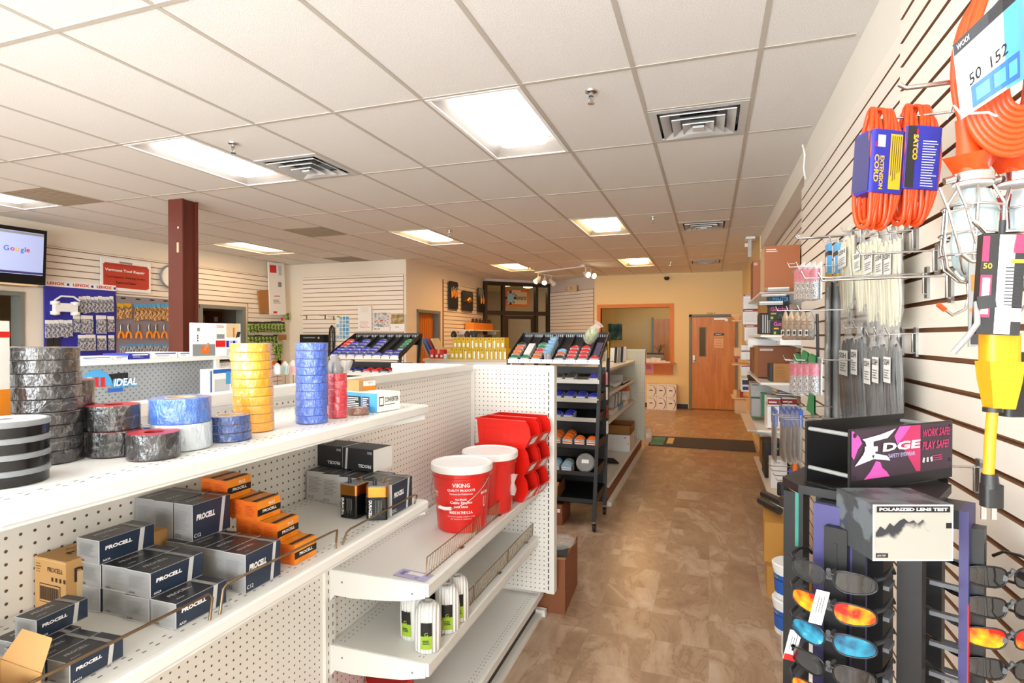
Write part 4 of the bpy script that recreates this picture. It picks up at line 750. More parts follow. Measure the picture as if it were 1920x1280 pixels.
# carton on the floor behind the end panel
t = thing('floor_carton', 'worn brown carton on the floor behind the white end panel, plastic bags on top', 'carton', (-.83, 3.16, 0), R(3)); b = MB(); b.box(-.3, .06, 0, .42, .0, .31, 'brownbox', {'+z': 'kraft_d'})
for k in range(5):
    for j in (0, 1): b.rect((.06, .03+.03*j, .06+.035*k), (0,1,0), (0,0,1), .006, .01, 'darkbrown')
b.build('carton_body', t)
b = MB(); b.lathe([(.08, 0), (.1, .015), (.06, .03), (.0, .035)], 'film', 12, sm=True, sy=1.5); tag(b.build('plastic_bag', None, (-.86, 3.4, .311)), 'clear plastic bag of parts lying on the worn floor carton', 'bag')
b = MB(); b.box(-.06, .06, -.08, .08, 0, .012, 'charcoal'); tag(b.build('parts_pack', None, (-.84, 3.27, .311), R(10)), 'flat dark packet lying on the worn floor carton', 'packet')
# ---------------------------------------------------------------- second gondola with the tread plate header
Lc = (-3.2, 2.0, 0); XG = -2.98
g = thing('gondola_shelving', 'cream gondola topped by a grey tread plate header, behind the tape shelf', 'shelving', Lc)
b = at(Lc); b.box(-3.5, XG-.02, -.6, 3.1, .0, 1.40, 'gondola', {'+x': 'peg_x'}); b.build('back_panel', g)
b = at(Lc); b.box(-3.5, XG+.03, -.6, 3.1, 1.425, 1.445, 'gondola'); b.build('top_deck', g)
b = at(Lc); b.box(XG-.012, XG, -.6, 2.84, 1.19, 1.424, 'grey', {'+x': 'treadplate'}); hd_ = b.build('header_panel', g)
b = at(Lc); b.box(XG-.02, XG+.02, 2.84, 2.87, .1, 1.424, 'gondola'); b.build('post', g)
b = at(Lc); b.box(XG, -2.62, -.6, 3.1, 1.175, 1.19, 'shelfpaint'); b.box(-2.63, -2.62, -.6, 3.1, 1.15, 1.175, 'shelfpaint'); b.build('shelf', g)
X, U = (0,1,0), (0,0,1); xf = XG+.001
def PX(u, v): return P(u, v, x=xf)
b = at(Lc); p = PX(222, 711); b.poly(PX(0,0)*0+Vector((xf, 0, 0)), X, U, [(PX(205,722).y, PX(205,722).z), (PX(240,720).y, PX(240,720).z), (PX(240,698).y, PX(240,698).z), (PX(204,701).y, PX(204,701).z)], 'black')
a_, c_ = PX(212, 718), PX(256, 717); b.text('IDEAL', ((a_+c_)/2), X, U, .048, 'skyblue', w_=(c_.y-a_.y)*1.06, bold=.06, shear=.15, off=.002); b.text('IDEAL', ((a_+c_)/2)+Vector((0,.004,.006)), X, U, .04, 'white', w_=(c_.y-a_.y)*.98, bold=.03, shear=.15, off=.003)
fan = []
cc = PX(180, 724)
for k in range(13): aa = math.pi*k/12; fan.append((cc.y+.085*math.cos(aa), cc.z+.085*math.sin(aa)))
b.poly(Vector((xf, 0, 0)), X, U, fan, 'skyblue', off=.0015)
for u, c2 in ((167, 'tan'), (180, 'red'), (192, 'red')): q_ = PX(u, 716); b.rect(q_, X, U, .022, .05, c2, off=.003)
q_ = PX(216, 731); b.rect(q_, X, U, .08, .02, 'blue', off=.003)
for k in range(3): q_ = PX(213+9*k, 706-3*(k == 1)); b.rect(q_, X, (0, .2*(k-1), 1), .012, .028, 'charcoal', off=.002)
b.build('brand_decal', hd_)
ZG = 1.4455
for (u0, u1, v0, v1, c, c2, l) in ((146, 211, 664, 672, 'white', 'blue', 'long flat white carton with a blue corner on the tread plate gondola'), (214, 241, 664, 671, 'white', 'blue', 'flat white carton next to the dark blue one on the tread plate gondola'), (242, 281, 658, 670, 'royal', 'white', 'dark blue flat carton on top of the tread plate gondola'), (283, 333, 657, 670, 'white', 'royal', 'white flat carton with a blue line on the tread plate gondola'), (335, 357, 657, 668, 'white', 'royal', 'short white carton right beside the pictured product box')):
    p0, p1 = P(u0, v1, x=XG-.03), P(u1, v1, x=XG-.03); h = max(.02, (v1-v0)/1080*depth(XG, p0.y)*.9)
    b = MB(); Lb = p1.y-p0.y-.004; b.box(-.2, 0, 0, Lb, 0, h, c); b.rect((0, Lb*.55, h*.75), X, U, Lb*.8, h*.18, c2); b.lines((0, Lb*.45, h*.4), X, U, Lb*.5, h*.3, 2, 'royal' if c != 'royal' else 'white', fill=.25)
    tag(b.build('flat_carton', None, (XG-.03, p0.y, ZG)), l, 'box', 'flat cartons on the tread plate gondola')
p0 = P(360, 668, x=XG-.0); p1 = P(398, 668, x=XG); t = thing('product_box', 'large pictured product carton, white with red and grey panels, left of the yellow tape', 'box', (XG+.005, p0.y, ZG), R(-8))
h = (668-602)/1080*depth(XG, p0.y)*.98; Lb = p1.y-p0.y; W2 = .03; b = MB(); b.box(-W2, 0, 0, Lb, 0, h, 'lightgrey', {'+x': 'white'}); b.rect((0, Lb*.5, h*.2), X, U, Lb, h*.35, 'grey'); b.rect((0, Lb*.55, h*.2), X, U, Lb*.35, h*.22, 'orange_d', off=.001); b.rect((0, Lb*.6, h*.3), X, (0,.6,1), Lb*.1, h*.25, 'skin', off=.0012); b.rect((0, Lb*.25, h*.8), X, U, Lb*.12, h*.1, 'grey', off=.001)
for k in range(3): b.rect((0, Lb*.22, h*(.48+.07*k)), X, U, Lb*.05, h*.05, 'charcoal', off=.001)
Lr = P(440, 668, x=XG).y-p1.y; b.box(-.0, .002, Lb, Lb+Lr, 0, h, 'white')
f0 = Lb; b.rect((.002, f0+Lr*.22, h*.8), X, U, Lr*.4, h*.3, 'paper'); b.rect((.002, f0+Lr*.2, h*.38), X, U, Lr*.38, h*.2, 'red'); b.rect((.002, f0+Lr*.2, h*.6), X, U, Lr*.3, h*.14, 'grey'); b.rect((.002, f0+Lr*.7, h*.78), X, U, Lr*.55, h*.42, 'tan'); b.rect((.002, f0+Lr*.72, h*.72), X, U, Lr*.07, h*.3, 'orangewood', off=.001); b.rect((.002, f0+Lr*.9, h*.65), X, (0,.3,1), Lr*.14, h*.2, 'charcoal', off=.0012)
for k in range(4): b.rect((.002, f0+Lr*(.47+.13*k), h*.37), X, U, Lr*.11, h*.2, 'lavender' if k % 2 else 'royal', off=.001)
b.rect((.002, f0+Lr*.6, h*.12), X, U, Lr*.35, h*.2, 'lightgrey'); b.rect((.002, f0+Lr*.92, h*.3), X, U, Lr*.14, h*.55, 'paper', off=.0015); b.lines((.002, f0+Lr*.2, h*.9), X, U, Lr*.3, h*.08, 3, 'red'); b.build('carton', t)
zs2 = 1.191
p0 = P(390, 716, x=-2.75); p1 = P(437, 714, x=-2.75); b = MB(); Lb = p1.y-p0.y; hb = P(400, 692, x=-2.75).z-zs2; b.box(-.06, 0, 0, Lb, 0, hb, 'white'); b.rect((0, Lb*.6, hb*.92), X, U, Lb*.8, hb*.12, 'blue'); b.rect((0, Lb*.12, hb*.5), X, U, Lb*.06, hb*.9, 'blue'); b.rect((0, Lb*.55, hb*.45), X, U, Lb*.6, hb*.45, 'lightgrey'); b.rect((0, Lb*.8, hb*.7), X, U, Lb*.2, hb*.4, 'skyblue', off=.001)
tag(b.build('product_box', None, (-2.75, p0.y, zs2)), 'white and blue carton standing right of the tread plate header', 'box')
for k, (u, v, c, l) in enumerate(((520, 685, 'film', 'pale one'), (535, 682, 'film', 'middle one with green print'), (550, 680, 'film', 'right one with red print'))):
    p = P(u, 702, y=3.25+.03*k); top = P(u, v, y=p.y).z; b = MB(); b.lathe([(.03, 0), (.038, .05), (.03, top-p.z), (.004, top-p.z+.02)], 'film', 8, sm=True, sy=.4); b.box(-.02, .02, -.002, .002, .01, .06, ('paper', 'teal', 'red')[k]); b.box(-.0015, .0015, -.0015, .0015, -(p.z-.2), 0, 'steel')
    tag(b.build('clear_bag', None, (p.x, p.y, p.z)), 'clear plastic bag standing between the yellow and blue tape stacks, '+l, 'bag', 'clear bags between the tape stacks')

# ---------------------------------------------------------------- black sloped merchandiser racks
def rk(u, v): p = P(u, v, x=-.87); return p.y-4.57, p.z
LV = [rk(*a) for a in ((1126, 675), (1124.7, 712), (1123.5, 747.5), (1122.8, 784), (1121.6, 835), (1120, 886), (1118.5, 937))]
TY0, TZ0 = LV[0]; TY1, TZ1 = .71, 1.60; WR = .82
SL = math.atan2(TZ1-TZ0, TY1-TY0); TL = math.hypot(TZ1-TZ0, TY1-TY0)
def mk_rack():
    t = thing('merchandiser_rack', '', 'display rack')     # right rear: x from -WR to 0
    for x in (-WR, 0):
        for nm, pts in (('front_post', [(x, .0, .09), (x, TY0+.02, TZ0-.01)]), ('rear_post', [(x, .48, .09), (x, TY1+.0, TZ1)])):
            b = MB(); p, q_ = Vector(pts[0]), Vector(pts[1]); w_ = .014
            vs = [(c.x+i, c.y+j, c.z) for c in (p, q_) for i, j in ((-w_, -w_), (w_, -w_), (w_, w_), (-w_, w_))]; b.add(vs, [(0,3,2,1), (4,5,6,7), (0,1,5,4), (1,2,6,5), (2,3,7,6), (3,0,4,7)], 'black'); b.build(nm, t)
        b = MB()
        for y, z in LV[1:]: b.box(x-.004, x+.004, y, .50, z-.03, z+.035, 'black')
        b.add([(x-.004, TY0, TZ0-.03), (x-.004, TY1, TZ1-.03), (x-.004, TY1, TZ1+.01), (x-.004, TY0, TZ0+.03), (x+.004, TY0, TZ0-.03), (x+.004, TY1, TZ1-.03), (x+.004, TY1, TZ1+.01), (x+.004, TY0, TZ0+.03)], [(0,1,2,3), (7,6,5,4), (3,2,6,7), (0,3,7,4), (2,1,5,6)], 'black'); b.build('side_plate', t)
        for y in (.0, .48):
            b = MB(); b.box(x-.014, x+.014, y-.02, y+.02, .075, .09, 'chrome')
            for s_ in (-1, 1): b.add([(x+s_*.016, y-.015, .08), (x+s_*.016, y+.015, .08), (x+s_*.016, y+.03, .03), (x+s_*.016, y+.0, .025)], [(0,1,2,3), (3,2,1,0)], 'chrome')
            cw = b.build('caster', t); b = MB(); b.M = Matrix.Translation((x, y+.018, .035)) @ Matrix.Rotation(H90, 4, 'Y'); b.lathe([(.012, -.012), (.033, -.011), (.035, 0), (.033, .011), (.012, .012)], 'black', 20); b.lathe([(.01, -.0135), (.0, -.0135)], 'chrome', 12, caps=False); b.build('wheel', cw)
    for k, (y, z) in enumerate(LV[1:]):
        b = MB(); b.add([(-WR, y, z-.035), (0, y, z-.035), (0, .52, z+.03), (-WR, .52, z+.03), (-WR, y, z-.04), (0, y, z-.04), (0, .52, z+.025), (-WR, .52, z+.025)], [(0,1,2,3), (7,6,5,4)], 'black'); b.box(-WR, 0, y-.004, y, z-.035, z, 'black', {'-y': 'alu' if k < 3 else 'charcoal'}); b.build('shelf', t)
    b = MB(); b.M = Matrix.Translation((0, TY0, TZ0-.035)) @ Matrix.Rotation(SL, 4, 'X'); b.box(-WR, 0, 0, TL, -.004, 0, 'charcoal')
    for k in range(9): b.box(-WR+k*WR/8-.002, -WR+k*WR/8+.002, 0, TL, 0, .03, 'charcoal')
    b.build('top_tray', t); b = MB(); b.box(-WR, .0, TY0-.006, TY0, TZ0-.035, TZ0, 'alu'); b.build('price_strip', t)
    b = MB(); b.box(-WR, 0, .53, .535, .1, 1.3, 'black'); b.box(-WR, 0, TY1, TY1+.01, TZ1-.12, TZ1+.01, 'black')
    for k in range(40): b.box(-WR+.02+k*.02, -WR+.026+k*.02, TY1-.004, TY1, TZ1-.035, TZ1-.01, 'lightgrey')
    b.build('back_panel', t); return t
KRk = Kind(mk_rack)
O1 = Vector((-.875, 4.57, 0)); KRk.put('black wheeled merchandiser rack beside the aisle behind the end panel', O1, 0)
pr2 = P(748, 668, z=TZ0); O2 = Vector((pr2.x, pr2.y-TY0, 0)); pl2 = P(622, 668, z=TZ0)
KRk.put('black merchandiser rack with rows of purple jars, left of centre', O2, 0)
JR = {}
def jar(c, big=False, lab='white'):
    k = (c, big, lab)
    if k not in JR:
        def f():
            t = thing('parts_jar', '', 'jar'); w_, d, h = (.088, .06, .095) if big else (.084, .045, .062); b = MB(); b.rbox(-w_/2, w_/2, 0, d, 0, h*.75, .008, 'screws', 2); b.build('filled_body', t)
            b = MB(); n = 10; ps = [(w_*.5*math.cos(math.pi*i/n), h*.6+h*.42*math.sin(math.pi*i/n)) for i in range(n+1)]
            b.add([(x, .008, z) for x, z in ps]+[(x, d-.002, z) for x, z in ps], [tuple(range(n+1)), tuple(range(2*n+1, n, -1))]+[(i, n+1+i, n+2+i, i+1) for i in range(n)], c); b.build('lid', t)
            b = MB(); b.rect((0, .0, h*.42), (1,0,0), (0,0,1), w_*.86, h*.36, lab, off=.001); b.rect((0, 0, h*.5), (1,0,0), (0,0,1), w_*.86, h*.12, c, off=.0016); b.add([(-w_*.43, -.001, h*.6), (w_*.43, -.001, h*.6), (w_*.43, .012, h*.68), (-w_*.43, .012, h*.68)], [(0,1,2,3)], lab); b.build('label', t); return t
        JR[k] = Kind(f)
    return JR[k]
CN = {'royal': 'purple-blue', 'red': 'red', 'green': 'green', 'orange_d': 'orange', 'paleblue': 'pale blue', 'charcoal': 'dark', 'black': 'black', 'skyblue': 'light blue', 'grey': 'grey', 'tealgreen': 'dark green'}
mat('tealgreen', '145A44', .4)
COLN = ['leftmost', 'second', 'third', 'fourth', 'fifth', 'sixth', 'seventh', 'rightmost']
def tray(O, cols, rack, grp):
    for ci, lst in enumerate(cols):
        for k, c in enumerate(lst):
            if not c: continue
            s_ = .004+k*.062; y = O.y+TY0+s_*math.cos(SL); z = TZ0-.034+s_*math.sin(SL); x = O.x-WR+(ci+.5)*WR/8
            jar(c).put('%s-topped jar on the %s sloping tray, %s column, %s from front' % (CN[c], rack, COLN[ci], ORD[k]), (x, y, z), (R(10), 0, 0), grp)
def lower(O, li, cols, rack, grp, big=False, n=(1,)):
    y0, z0 = LV[li]
    for ci, lst in cols.items():
        for k, c in enumerate(lst):
            y = O.y+y0+.006+k*(.064 if big else .05); f = (k*(.064 if big else .05)+.006)/(.52-y0); z = z0-.034+f*.065; x = O.x-WR+(ci+.5)*WR/8
            jar(c, big).put('%s-topped jar, %s, %s lower shelf, %s column, %s in line' % (CN[c], rack, ORD[li], COLN[ci], ORD[k]), (x, y, z), (R(7), 0, 0), grp)
rs = 'royal'
tray(O2, [[rs, rs, rs, 'red', 'red', 'red'], [rs]*5, [rs]*6, [rs]*3, [rs, rs, rs, rs, rs, rs], [rs], [rs, rs], [rs, rs, None, None, None, None]], 'left rack', 'jars on the left rack tray')
for k in range(4): jar('green' if k else 'tealgreen').put('green-topped parts jar resting high at the right side of the left rack, %s' % ORD[k], (O2.x-.045, O2.y+TY0+(.14+k*.055)*math.cos(SL), TZ0-.034+(.14+k*.055)*math.sin(SL)), (R(10), 0, 0), 'green jars on the left rack tray')
lower(O2, 1, {1: [rs]*2, 2: ['charcoal', rs], 3: ['charcoal', rs], 4: ['red', 'red'], 5: ['red', 'red'], 6: ['charcoal', 'red'], 7: ['red']}, 'left rack', 'jars on the second shelf of the left rack')
tray(O1, [['green', 'orange_d', 'orange_d', 'orange_d', 'charcoal'], ['green'], ['orange_d', 'orange_d', 'red', 'green', 'green'], [], ['charcoal', 'orange_d', 'paleblue'], ['red']*4, ['red']*4, ['red']], 'aisle rack', 'jars on the aisle rack tray')
def tpos(ci, s_, O=O1): return Vector((O.x-WR+(ci+.5)*WR/8, O.y+TY0+s_*math.cos(SL), TZ0-.034+s_*math.sin(SL)))
b = MB(); b.box(-.03, .03, 0, .2, 0, .045, 'paper'); tag(b.build('white_carton', None, tpos(1, .09), (SL, 0, 0)), 'long plain white carton lying in the second tray column of the aisle rack', 'box')
def mk_tubjar():
    t = thing('screw_tub', '', 'jar'); b = MB(); b.lathe([(.033, 0), (.036, .01), (.036, .07)], 'screws', 20); b.build('tub', t); b = MB(); b.lathe([(.039, .068), (.04, .072), (.04, .084), (.038, .086), (.0, .086)], 'paleblue', 22); b.build('lid', t); return t
KTj = Kind(mk_tubjar)
for k in range(5): KTj.put('clear screw tub with pale blue lid, aisle rack tray, %s from the front' % ORD[k], tpos(3, .04+k*.064)+Vector((.0, 0, .01)), (R(12), 0, 0), 'pale blue lidded tubs')
b = MB(); b.lathe([(.03, 0), (.055, .02), (.06, .12), (.03, .2), (.05, .23)], 'film', 9, sm=True, sy=.5); b.lathe([(.028, 0), (.045, .03), (.045, .13), (.01, .17)], 'greenpack', 9, sm=True, sy=.45); tag(b.build('parts_bag', None, tpos(6, .27)+Vector((-.01, 0, .06)), (R(25), R(38), 0)), 'clear bag of small parts flopped over the aisle rack top', 'bag')
b = MB(); b.box(-.028, .028, 0, .28, 0, .02, 'purple'); tag(b.build('dark_packet', None, tpos(7, .08), (SL, 0, 0)), 'dark blue packet lying in the rightmost tray column of the aisle rack', 'packet')
lower(O1, 1, {4: ['black', 'black'], 5: ['black', 'black', 'black'], 7: [rs]*3}, 'aisle rack', 'jars on the shelves of the aisle rack')
lower(O1, 2, {4: [rs]*3, 5: [rs]*3, 6: [rs]*3, 7: [rs]*2}, 'aisle rack', 'jars on the shelves of the aisle rack')
lower(O1, 3, {4: [rs]*2, 5: [rs]*3}, 'aisle rack', 'jars on the shelves of the aisle rack')
lower(O1, 4, {4: ['orange_d']*3, 5: ['orange_d']*3, 6: ['orange_d'], 7: ['orange_d']}, 'aisle rack', 'big orange jars of the aisle rack', True)
lower(O1, 5, {4: ['paleblue']*2, 5: ['paleblue', 'grey']}, 'aisle rack', 'jars on the shelves of the aisle rack', True)
y0, z0 = LV[5]; b = MB(); b.M = Matrix.Rotation(R(72), 4, 'X')
for k in range(5): b.tube([((.075-.01*k)*math.cos(a*.35), (.075-.01*k)*math.sin(a*.35), .008*(k % 2)) for a in range(18)], .006, 'bagged', 6, True)
b.lathe([(.07, -.008), (.07, .012)], 'grey', 24); b.rect((0, .01, .0125), (1,0,0), (0,1,0), .06, .03, 'white', off=.001)
tag(b.build('wire_coil', None, (O1.x-WR/8*1.1, O1.y+y0+.09, z0+.055)), 'coiled grey wire in plastic with white label low on the aisle rack', 'coil')
y0, z0 = LV[6]; t = thing('small_carton', 'brown open carton on the bottom shelf of the aisle rack', 'carton', (O1.x-.32, O1.y+y0+.01, z0-.026), (R(5), 0, 0)); b = MB(); b.box(-.16, .0, 0, .25, 0, .003, 'brownbox'); b.box(-.16, .0, 0, .003, 0, .09, 'brownbox'); b.box(-.16, -.157, 0, .25, 0, .11, 'brownbox'); b.box(-.003, 0, 0, .25, 0, .11, 'brownbox'); b.rect((-.05, 0, .035), (1,0,0), (0,0,1), .08, .045, 'paper'); b.lines((-.05, 0, .035), (1,0,0), (0,0,1), .06, .03, 4, 'grey', off=.0012); b.build('tray', t)
b = MB(); b.quad((-.16, 0, .09), (0, 0, .09), (.0, .05, .13), (-.16, .05, .13), 'kraft_d'); b.build('flap', t)
b = MB(); b.box(-.13, 0, 0, .3, 0, .17, 'brownbox'); b.rect((-.03, 0, .12), (1,0,0), (0,0,1), .025, .03, 'paper'); p = P(1054, 985, z=0); tag(b.build('floor_carton', None, (p.x, p.y, 0)), 'small brown carton on the floor under the aisle rack', 'carton')
b = MB(); b.box(0, .004, 0, .07, 0, .15, 'ybox'); tag(b.build('shelf_tag', None, (O1.x+.018, 5.1, 1.38)), 'bright yellow tag hanging on the side of the aisle rack', 'tag')
for k, (z, c) in enumerate(((1.15, 'pink'), (1.02, 'paper'), (.86, 'darkred'), (.72, 'paper'))):
    b = MB(); b.rbox(0, .012, 0, .06, 0, .11, .004, c, 2); tag(b.build('hang_packet', None, (O1.x+.018, 5.0+.01*k, z)), '%s packet hanging on the side of the aisle rack, %s from the top' % ({'pink': 'pink', 'paper': 'white', 'darkred': 'dark red'}[c], ORD[k]), 'packet')

# ---------------------------------------------------------------- table of yellow boxes
yT = 6.4; zT = P(900, 673, y=yT).z; xa, xb = P(800, 670, y=yT).x, P(962, 670, y=yT).x
t = thing('display_table', 'low cream counter with wooden edge carrying yellow boxes', 'table', (xa, yT-.05, 0)); b = MB(); b.box(0, xb-xa, 0, .9, 0, zT-.03, 'gondola'); b.build('cabinet', t); b = MB(); b.box(-.02, xb-xa+.02, -.02, .92, zT-.03, zT, 'tan'); b.build('top', t)
def mk_yb():
    b = MB(); w_, d, h = .052, .16, .128; b.box(0, w_, 0, d, 0, h, 'ybox', {'-y': 'ybox'}); b.rect((w_/2, 0, h*.85), (1,0,0), (0,0,1), w_*.2, h*.12, 'black'); b.rect((w_*.6, 0, h*.3), (1,0,0), (0,0,1), w_*.5, h*.35, 'paper'); return tag(b.build('yellow_box'), '', 'box')
def mk_yb2():
    b = MB(); w_, d, h = .052, .16, .128; b.box(0, w_, 0, d, 0, h, 'ybox'); b.rect((w_/2, 0, h*.8), (1,0,0), (0,0,1), w_*.15, h*.12, 'black'); b.rect((w_*.75, 0, h*.35), (1,0,0), (0,0,1), w_*.35, h*.7, 'white'); return tag(b.build('yellow_box'), '', 'box')
Ky1, Ky2 = Kind(mk_yb), Kind(mk_yb2); pitch = .056
x0 = P(844, 650, y=yT).x
for i in range(13): (Ky2 if i in (3, 5, 6, 8, 9, 10, 11, 12) else Ky1).put('upright yellow box in the lower row on the cream counter, %s from the left' % (ORD+['thirteenth', 'fourteenth', 'fifteenth'])[i], (x0+i*pitch, yT, zT+.001), 0, 'yellow boxes on the counter')
x0 += .03
for i in range(12): (Ky2 if i in (4, 7, 9) else Ky1).put('upright yellow box in the upper row on the cream counter, %s from the left' % ORD[i], (x0+i*pitch, yT+.015, zT+.13), 0, 'yellow boxes on the counter')
for i, (u, c) in enumerate(((806, 'red'), (815, 'red'), (824, 'red'), (830, 'paper'))):
    p = P(u, 671, y=yT); b = MB(); b.box(0, .055, 0, .1, 0, .055 if i % 2 else .11, c); b.lathe([(.0, 0), (.018, 0)], 'white', 12, (.028, -.002, .03), caps=False); b.rect((.028, 0, .03), (1,0,0), (0,0,1), .03, .03, 'white'); tag(b.build('small_box', None, (p.x, yT-.0, zT+.001)), '%s small box at the left end of the cream counter, %s' % ('red' if c == 'red' else 'white', ORD[i]), 'box')
for i, (u, c, l) in enumerate(((803, 'grey', 'grey'), (810, 'blue', 'blue'), (817, 'darkred', 'dark red'), (824, 'tan', 'tan'))):
    p = P(u, 650, y=yT+.3); b = MB(); b.box(0, .02, 0, .2, 0, .27, c); tag(b.build('folder', None, (p.x, p.y, zT), (0, R(-28), 0)), '%s flat folder leaning at the left end of the cream counter' % l, 'folder')
for u, c, l in ((851, 'black', 'left'), (876, 'darkbrown', 'middle'), (889, 'charcoal', 'right')):
    p = P(u, 627, y=yT+.08); b = MB(); b.lathe([(.03, 0), (.04, .03), (.025, .07), (0, .085)], c, 10, sm=True); tag(b.build('dark_fitting', None, (p.x, p.y, zT+.26)), 'small dark rounded fitting lying on the yellow boxes, %s one' % l, 'fitting')
b = MB(); b.rbox(0, .14, 0, .08, 0, .05, .012, 'charcoal', 3); p = P(833, 648, y=yT+.05); tag(b.build('hand_tool', None, (p.x, p.y+.3, zT+.13)), 'dark boxy tool beside the yellow boxes', 'tool'); b = MB(); b.box(0, .14, 0, .08, 0, .13, 'paper'); tag(b.build('white_carton', None, (p.x, p.y+.3, zT)), 'white carton under the dark boxy tool by the yellow boxes', 'box')
# wall shelf with orange boxes on the partition
p0, p1 = P(872, 614, x=-4.95), P(928, 616, x=-4.95); b = MB(); t = thing('wall_shelf', 'thin white shelf on the partition carrying orange boxes', 'shelf', (-5.135, p0.y, 1.70)); b.box(0, .3, 0, p1.y-p0.y, 0, .02, 'white'); b.build('board', t); b = MB(); b.box(0, .25, .1, .11, -.08, 0, 'white'); b.box(0, .25, p1.y-p0.y-.1, p1.y-p0.y-.09, -.08, 0, 'white'); b.build('bracket', t)
for i in range(6):
    y = p0.y+.35+i*.2; t = thing('orange_box', 'orange box with a dark knobbed top on the partition shelf, %s from the left' % ORD[i], 'box', (-5.1, y, 1.721), 0, 'orange boxes on the partition shelf'); b = MB(); b.box(0, .2, 0, .19, 0, .16, 'orange'); b.build('carton', t); b = MB(); b.lathe([(.05, .16), (.03, .2), (.04, .23), (0, .26)], 'darkbrown', 10, (.15, .09, 0), sm=True); b.build('knob', t)
p = P(886, 628, x=-4.9); b = MB(); b.box(0, .3, 0, .5, 0, .5, 'alu'); b.box(0, .3, .5, 1.0, 0, .5, 'darkbrown'); tag(b.build('metal_bin', None, (-5.13, 11.6, 1.12)), 'grey and brown metal cabinet under the partition shelf', 'cabinet')
for (u0, u1, v0, v1), l, n in (((840, 856, 526, 579), 'tall dark display board with orange-handled screwdrivers, left of three', 4), ((865, 884, 544, 582), 'square dark display board with a brass fitting, middle of three', 1), ((894, 907, 539, 585), 'narrow dark display board with an orange tool, right of three', 2)):
    a_, c_ = P(u0, v1, x=-5.12), P(u1, v1, x=-5.12); z1 = P(u0, v0, x=-5.12).z; z0 = a_.z; wd = c_.y-a_.y; hh = z1-z0
    t = thing('display_board', l, 'display board', (-5.13, a_.y, z0)); b = MB(); b.M = Matrix(((0,0,1,0),(1,0,0,0),(0,1,0,0),(0,0,0,1))); b.rbox(0, wd, 0, hh, .02, .05, .06, 'black', 5); b.build('board', t)
    b = MB()
    for k in range(n):
        y = wd*(k+1)/(n+1); zz = hh*(.5 if n != 4 else .55+.05*(k % 2))
        if n == 1: b.lathe([(.05, 0), (.09, .05), (.06, .12)], 'gold', 10, (.06, y, hh*.42), sm=True); b.box(.05, .08, y-.2, y, hh*.47, hh*.52, 'gold')
        else: b.tube([(.065, y, zz-hh*.14), (.07, y, zz+.0), (.065, y, zz+hh*.1)], [.015, .028, .02], 'orange', 8); b.tube([(.06, y, zz+hh*.1), (.06, y, zz+hh*.22)], .01, 'steel', 6)
    b.build('mounted_tools', t); b = MB(); b.tube([(.0, .03, .0), (.04, .03, -.03), (.06, wd*.5, -.03), (.04, wd-.03, -.03), (.0, wd-.03, 0)], .008, 'bronze_wire', 5); b.build('hanger_wire', t)

# ---------------------------------------------------------------- far gondola, cartons, mat
Lc = (-1.2, 6.8, 0); g = thing('gondola_shelving', 'pale gondola shelving further down the aisle with a perforated end panel', 'shelving', Lc)
b = at(Lc); b.box(-1.36, -1.33, 5.5, 8.1, .1, 1.36, 'gondola', {'+x': 'peg_x'}); b.build('back_panel', g)
b = at(Lc); b.box(-1.36, -.845, 8.1, 8.125, .14, 1.38, 'gondola', {'-y': 'peg_pale'}); b.build('end_panel', g); b = at(Lc); b.box(-1.37, -.84, 8.09, 8.135, 1.38, 1.395, 'gondola'); b.build('top_rail', g)
zf = [P(1150, v, x=-1.0).z for v in (683, 722, 765)]
zz_ = [1.245, .985, .70]
for z in zz_:
    s_ = shelf_mesh(Lc, 5.6, 8.08, z, xb=-1.33, xf=-.98, lip=.03).build('shelf', g); b = at(Lc); bracket(b, 5.6, z, xb=-1.33, xf=-.98); b.build('bracket', s_)
s_ = shelf_mesh(Lc, 5.45, 8.2, .16, xb=-1.33, xf=-.90, lip=.02).build('base_deck', g); b = at(Lc); b.box(-.93, -.9, 5.42, 8.2, .0, .14, 'brownbox'); b.box(-.90, -.86, 5.32, 8.25, 0, .04, 'gondola'); b.build('kick_plate', g)
for k in range(4):
    b = MB(); b.box(0, .03, 0, .02, 0, .2, ('charcoal', 'grey', 'charcoal', 'lightgrey')[k]); tag(b.build('leaning_board', None, (-1.02-.0, 7.0+.16*k, zz_[0]+.003), (R(-22), 0, 0)), '%s flat panel leaning on the upper shelf of the far gondola, %s' % (('dark', 'grey', 'dark', 'pale')[k], ORD[k]), 'panel', scale=None) if False else tag(b.build('leaning_board', None, (-1.1+.02*k, 7.0+.12*k, zz_[0]+.012), (R(-22), 0, 0)), '%s flat panel leaning on the upper shelf of the far gondola, %s' % (('dark', 'grey', 'dark', 'pale')[k], ORD[k]), 'panel')
for k in range(7):
    b = MB(); b.box(0, .2, 0, .018, 0, .15+.01*(k % 3), 'white'); tag(b.build('lamp_box', None, (-1.28, 7.45+.07*k, zz_[0]+.01), (R(-18), 0, 0)), 'white lamp panel in the leaning row on the upper far shelf, %s' % ORD[k], 'panel', 'white panels on the far upper shelf')
b = MB(); b.box(0, .3, 0, .6, 0, .01, 'lightgrey'); b.box(0, .3, 0, .01, 0, .12, 'lightgrey'); b.box(0, .01, 0, .6, 0, .14, 'speckled'); b.box(.28, .3, 0, .6, 0, .03, 'lightgrey'); tag(b.build('light_fixture', None, (-1.29, 7.0, zz_[1]+.004)), 'pale louvred light fixture on the middle far shelf', 'light fixture')
for k in range(3):
    b = MB(); b.tube([(0, 0, 0), (0, .5, 0)], .022, 'white', 12); tag(b.build('lamp_tube', None, (-1.03-.06*k, 6.6+.15*k, zz_[1]+.027)), 'white lamp tube on the middle far shelf, %s from the aisle' % ORD[k], 'tube')
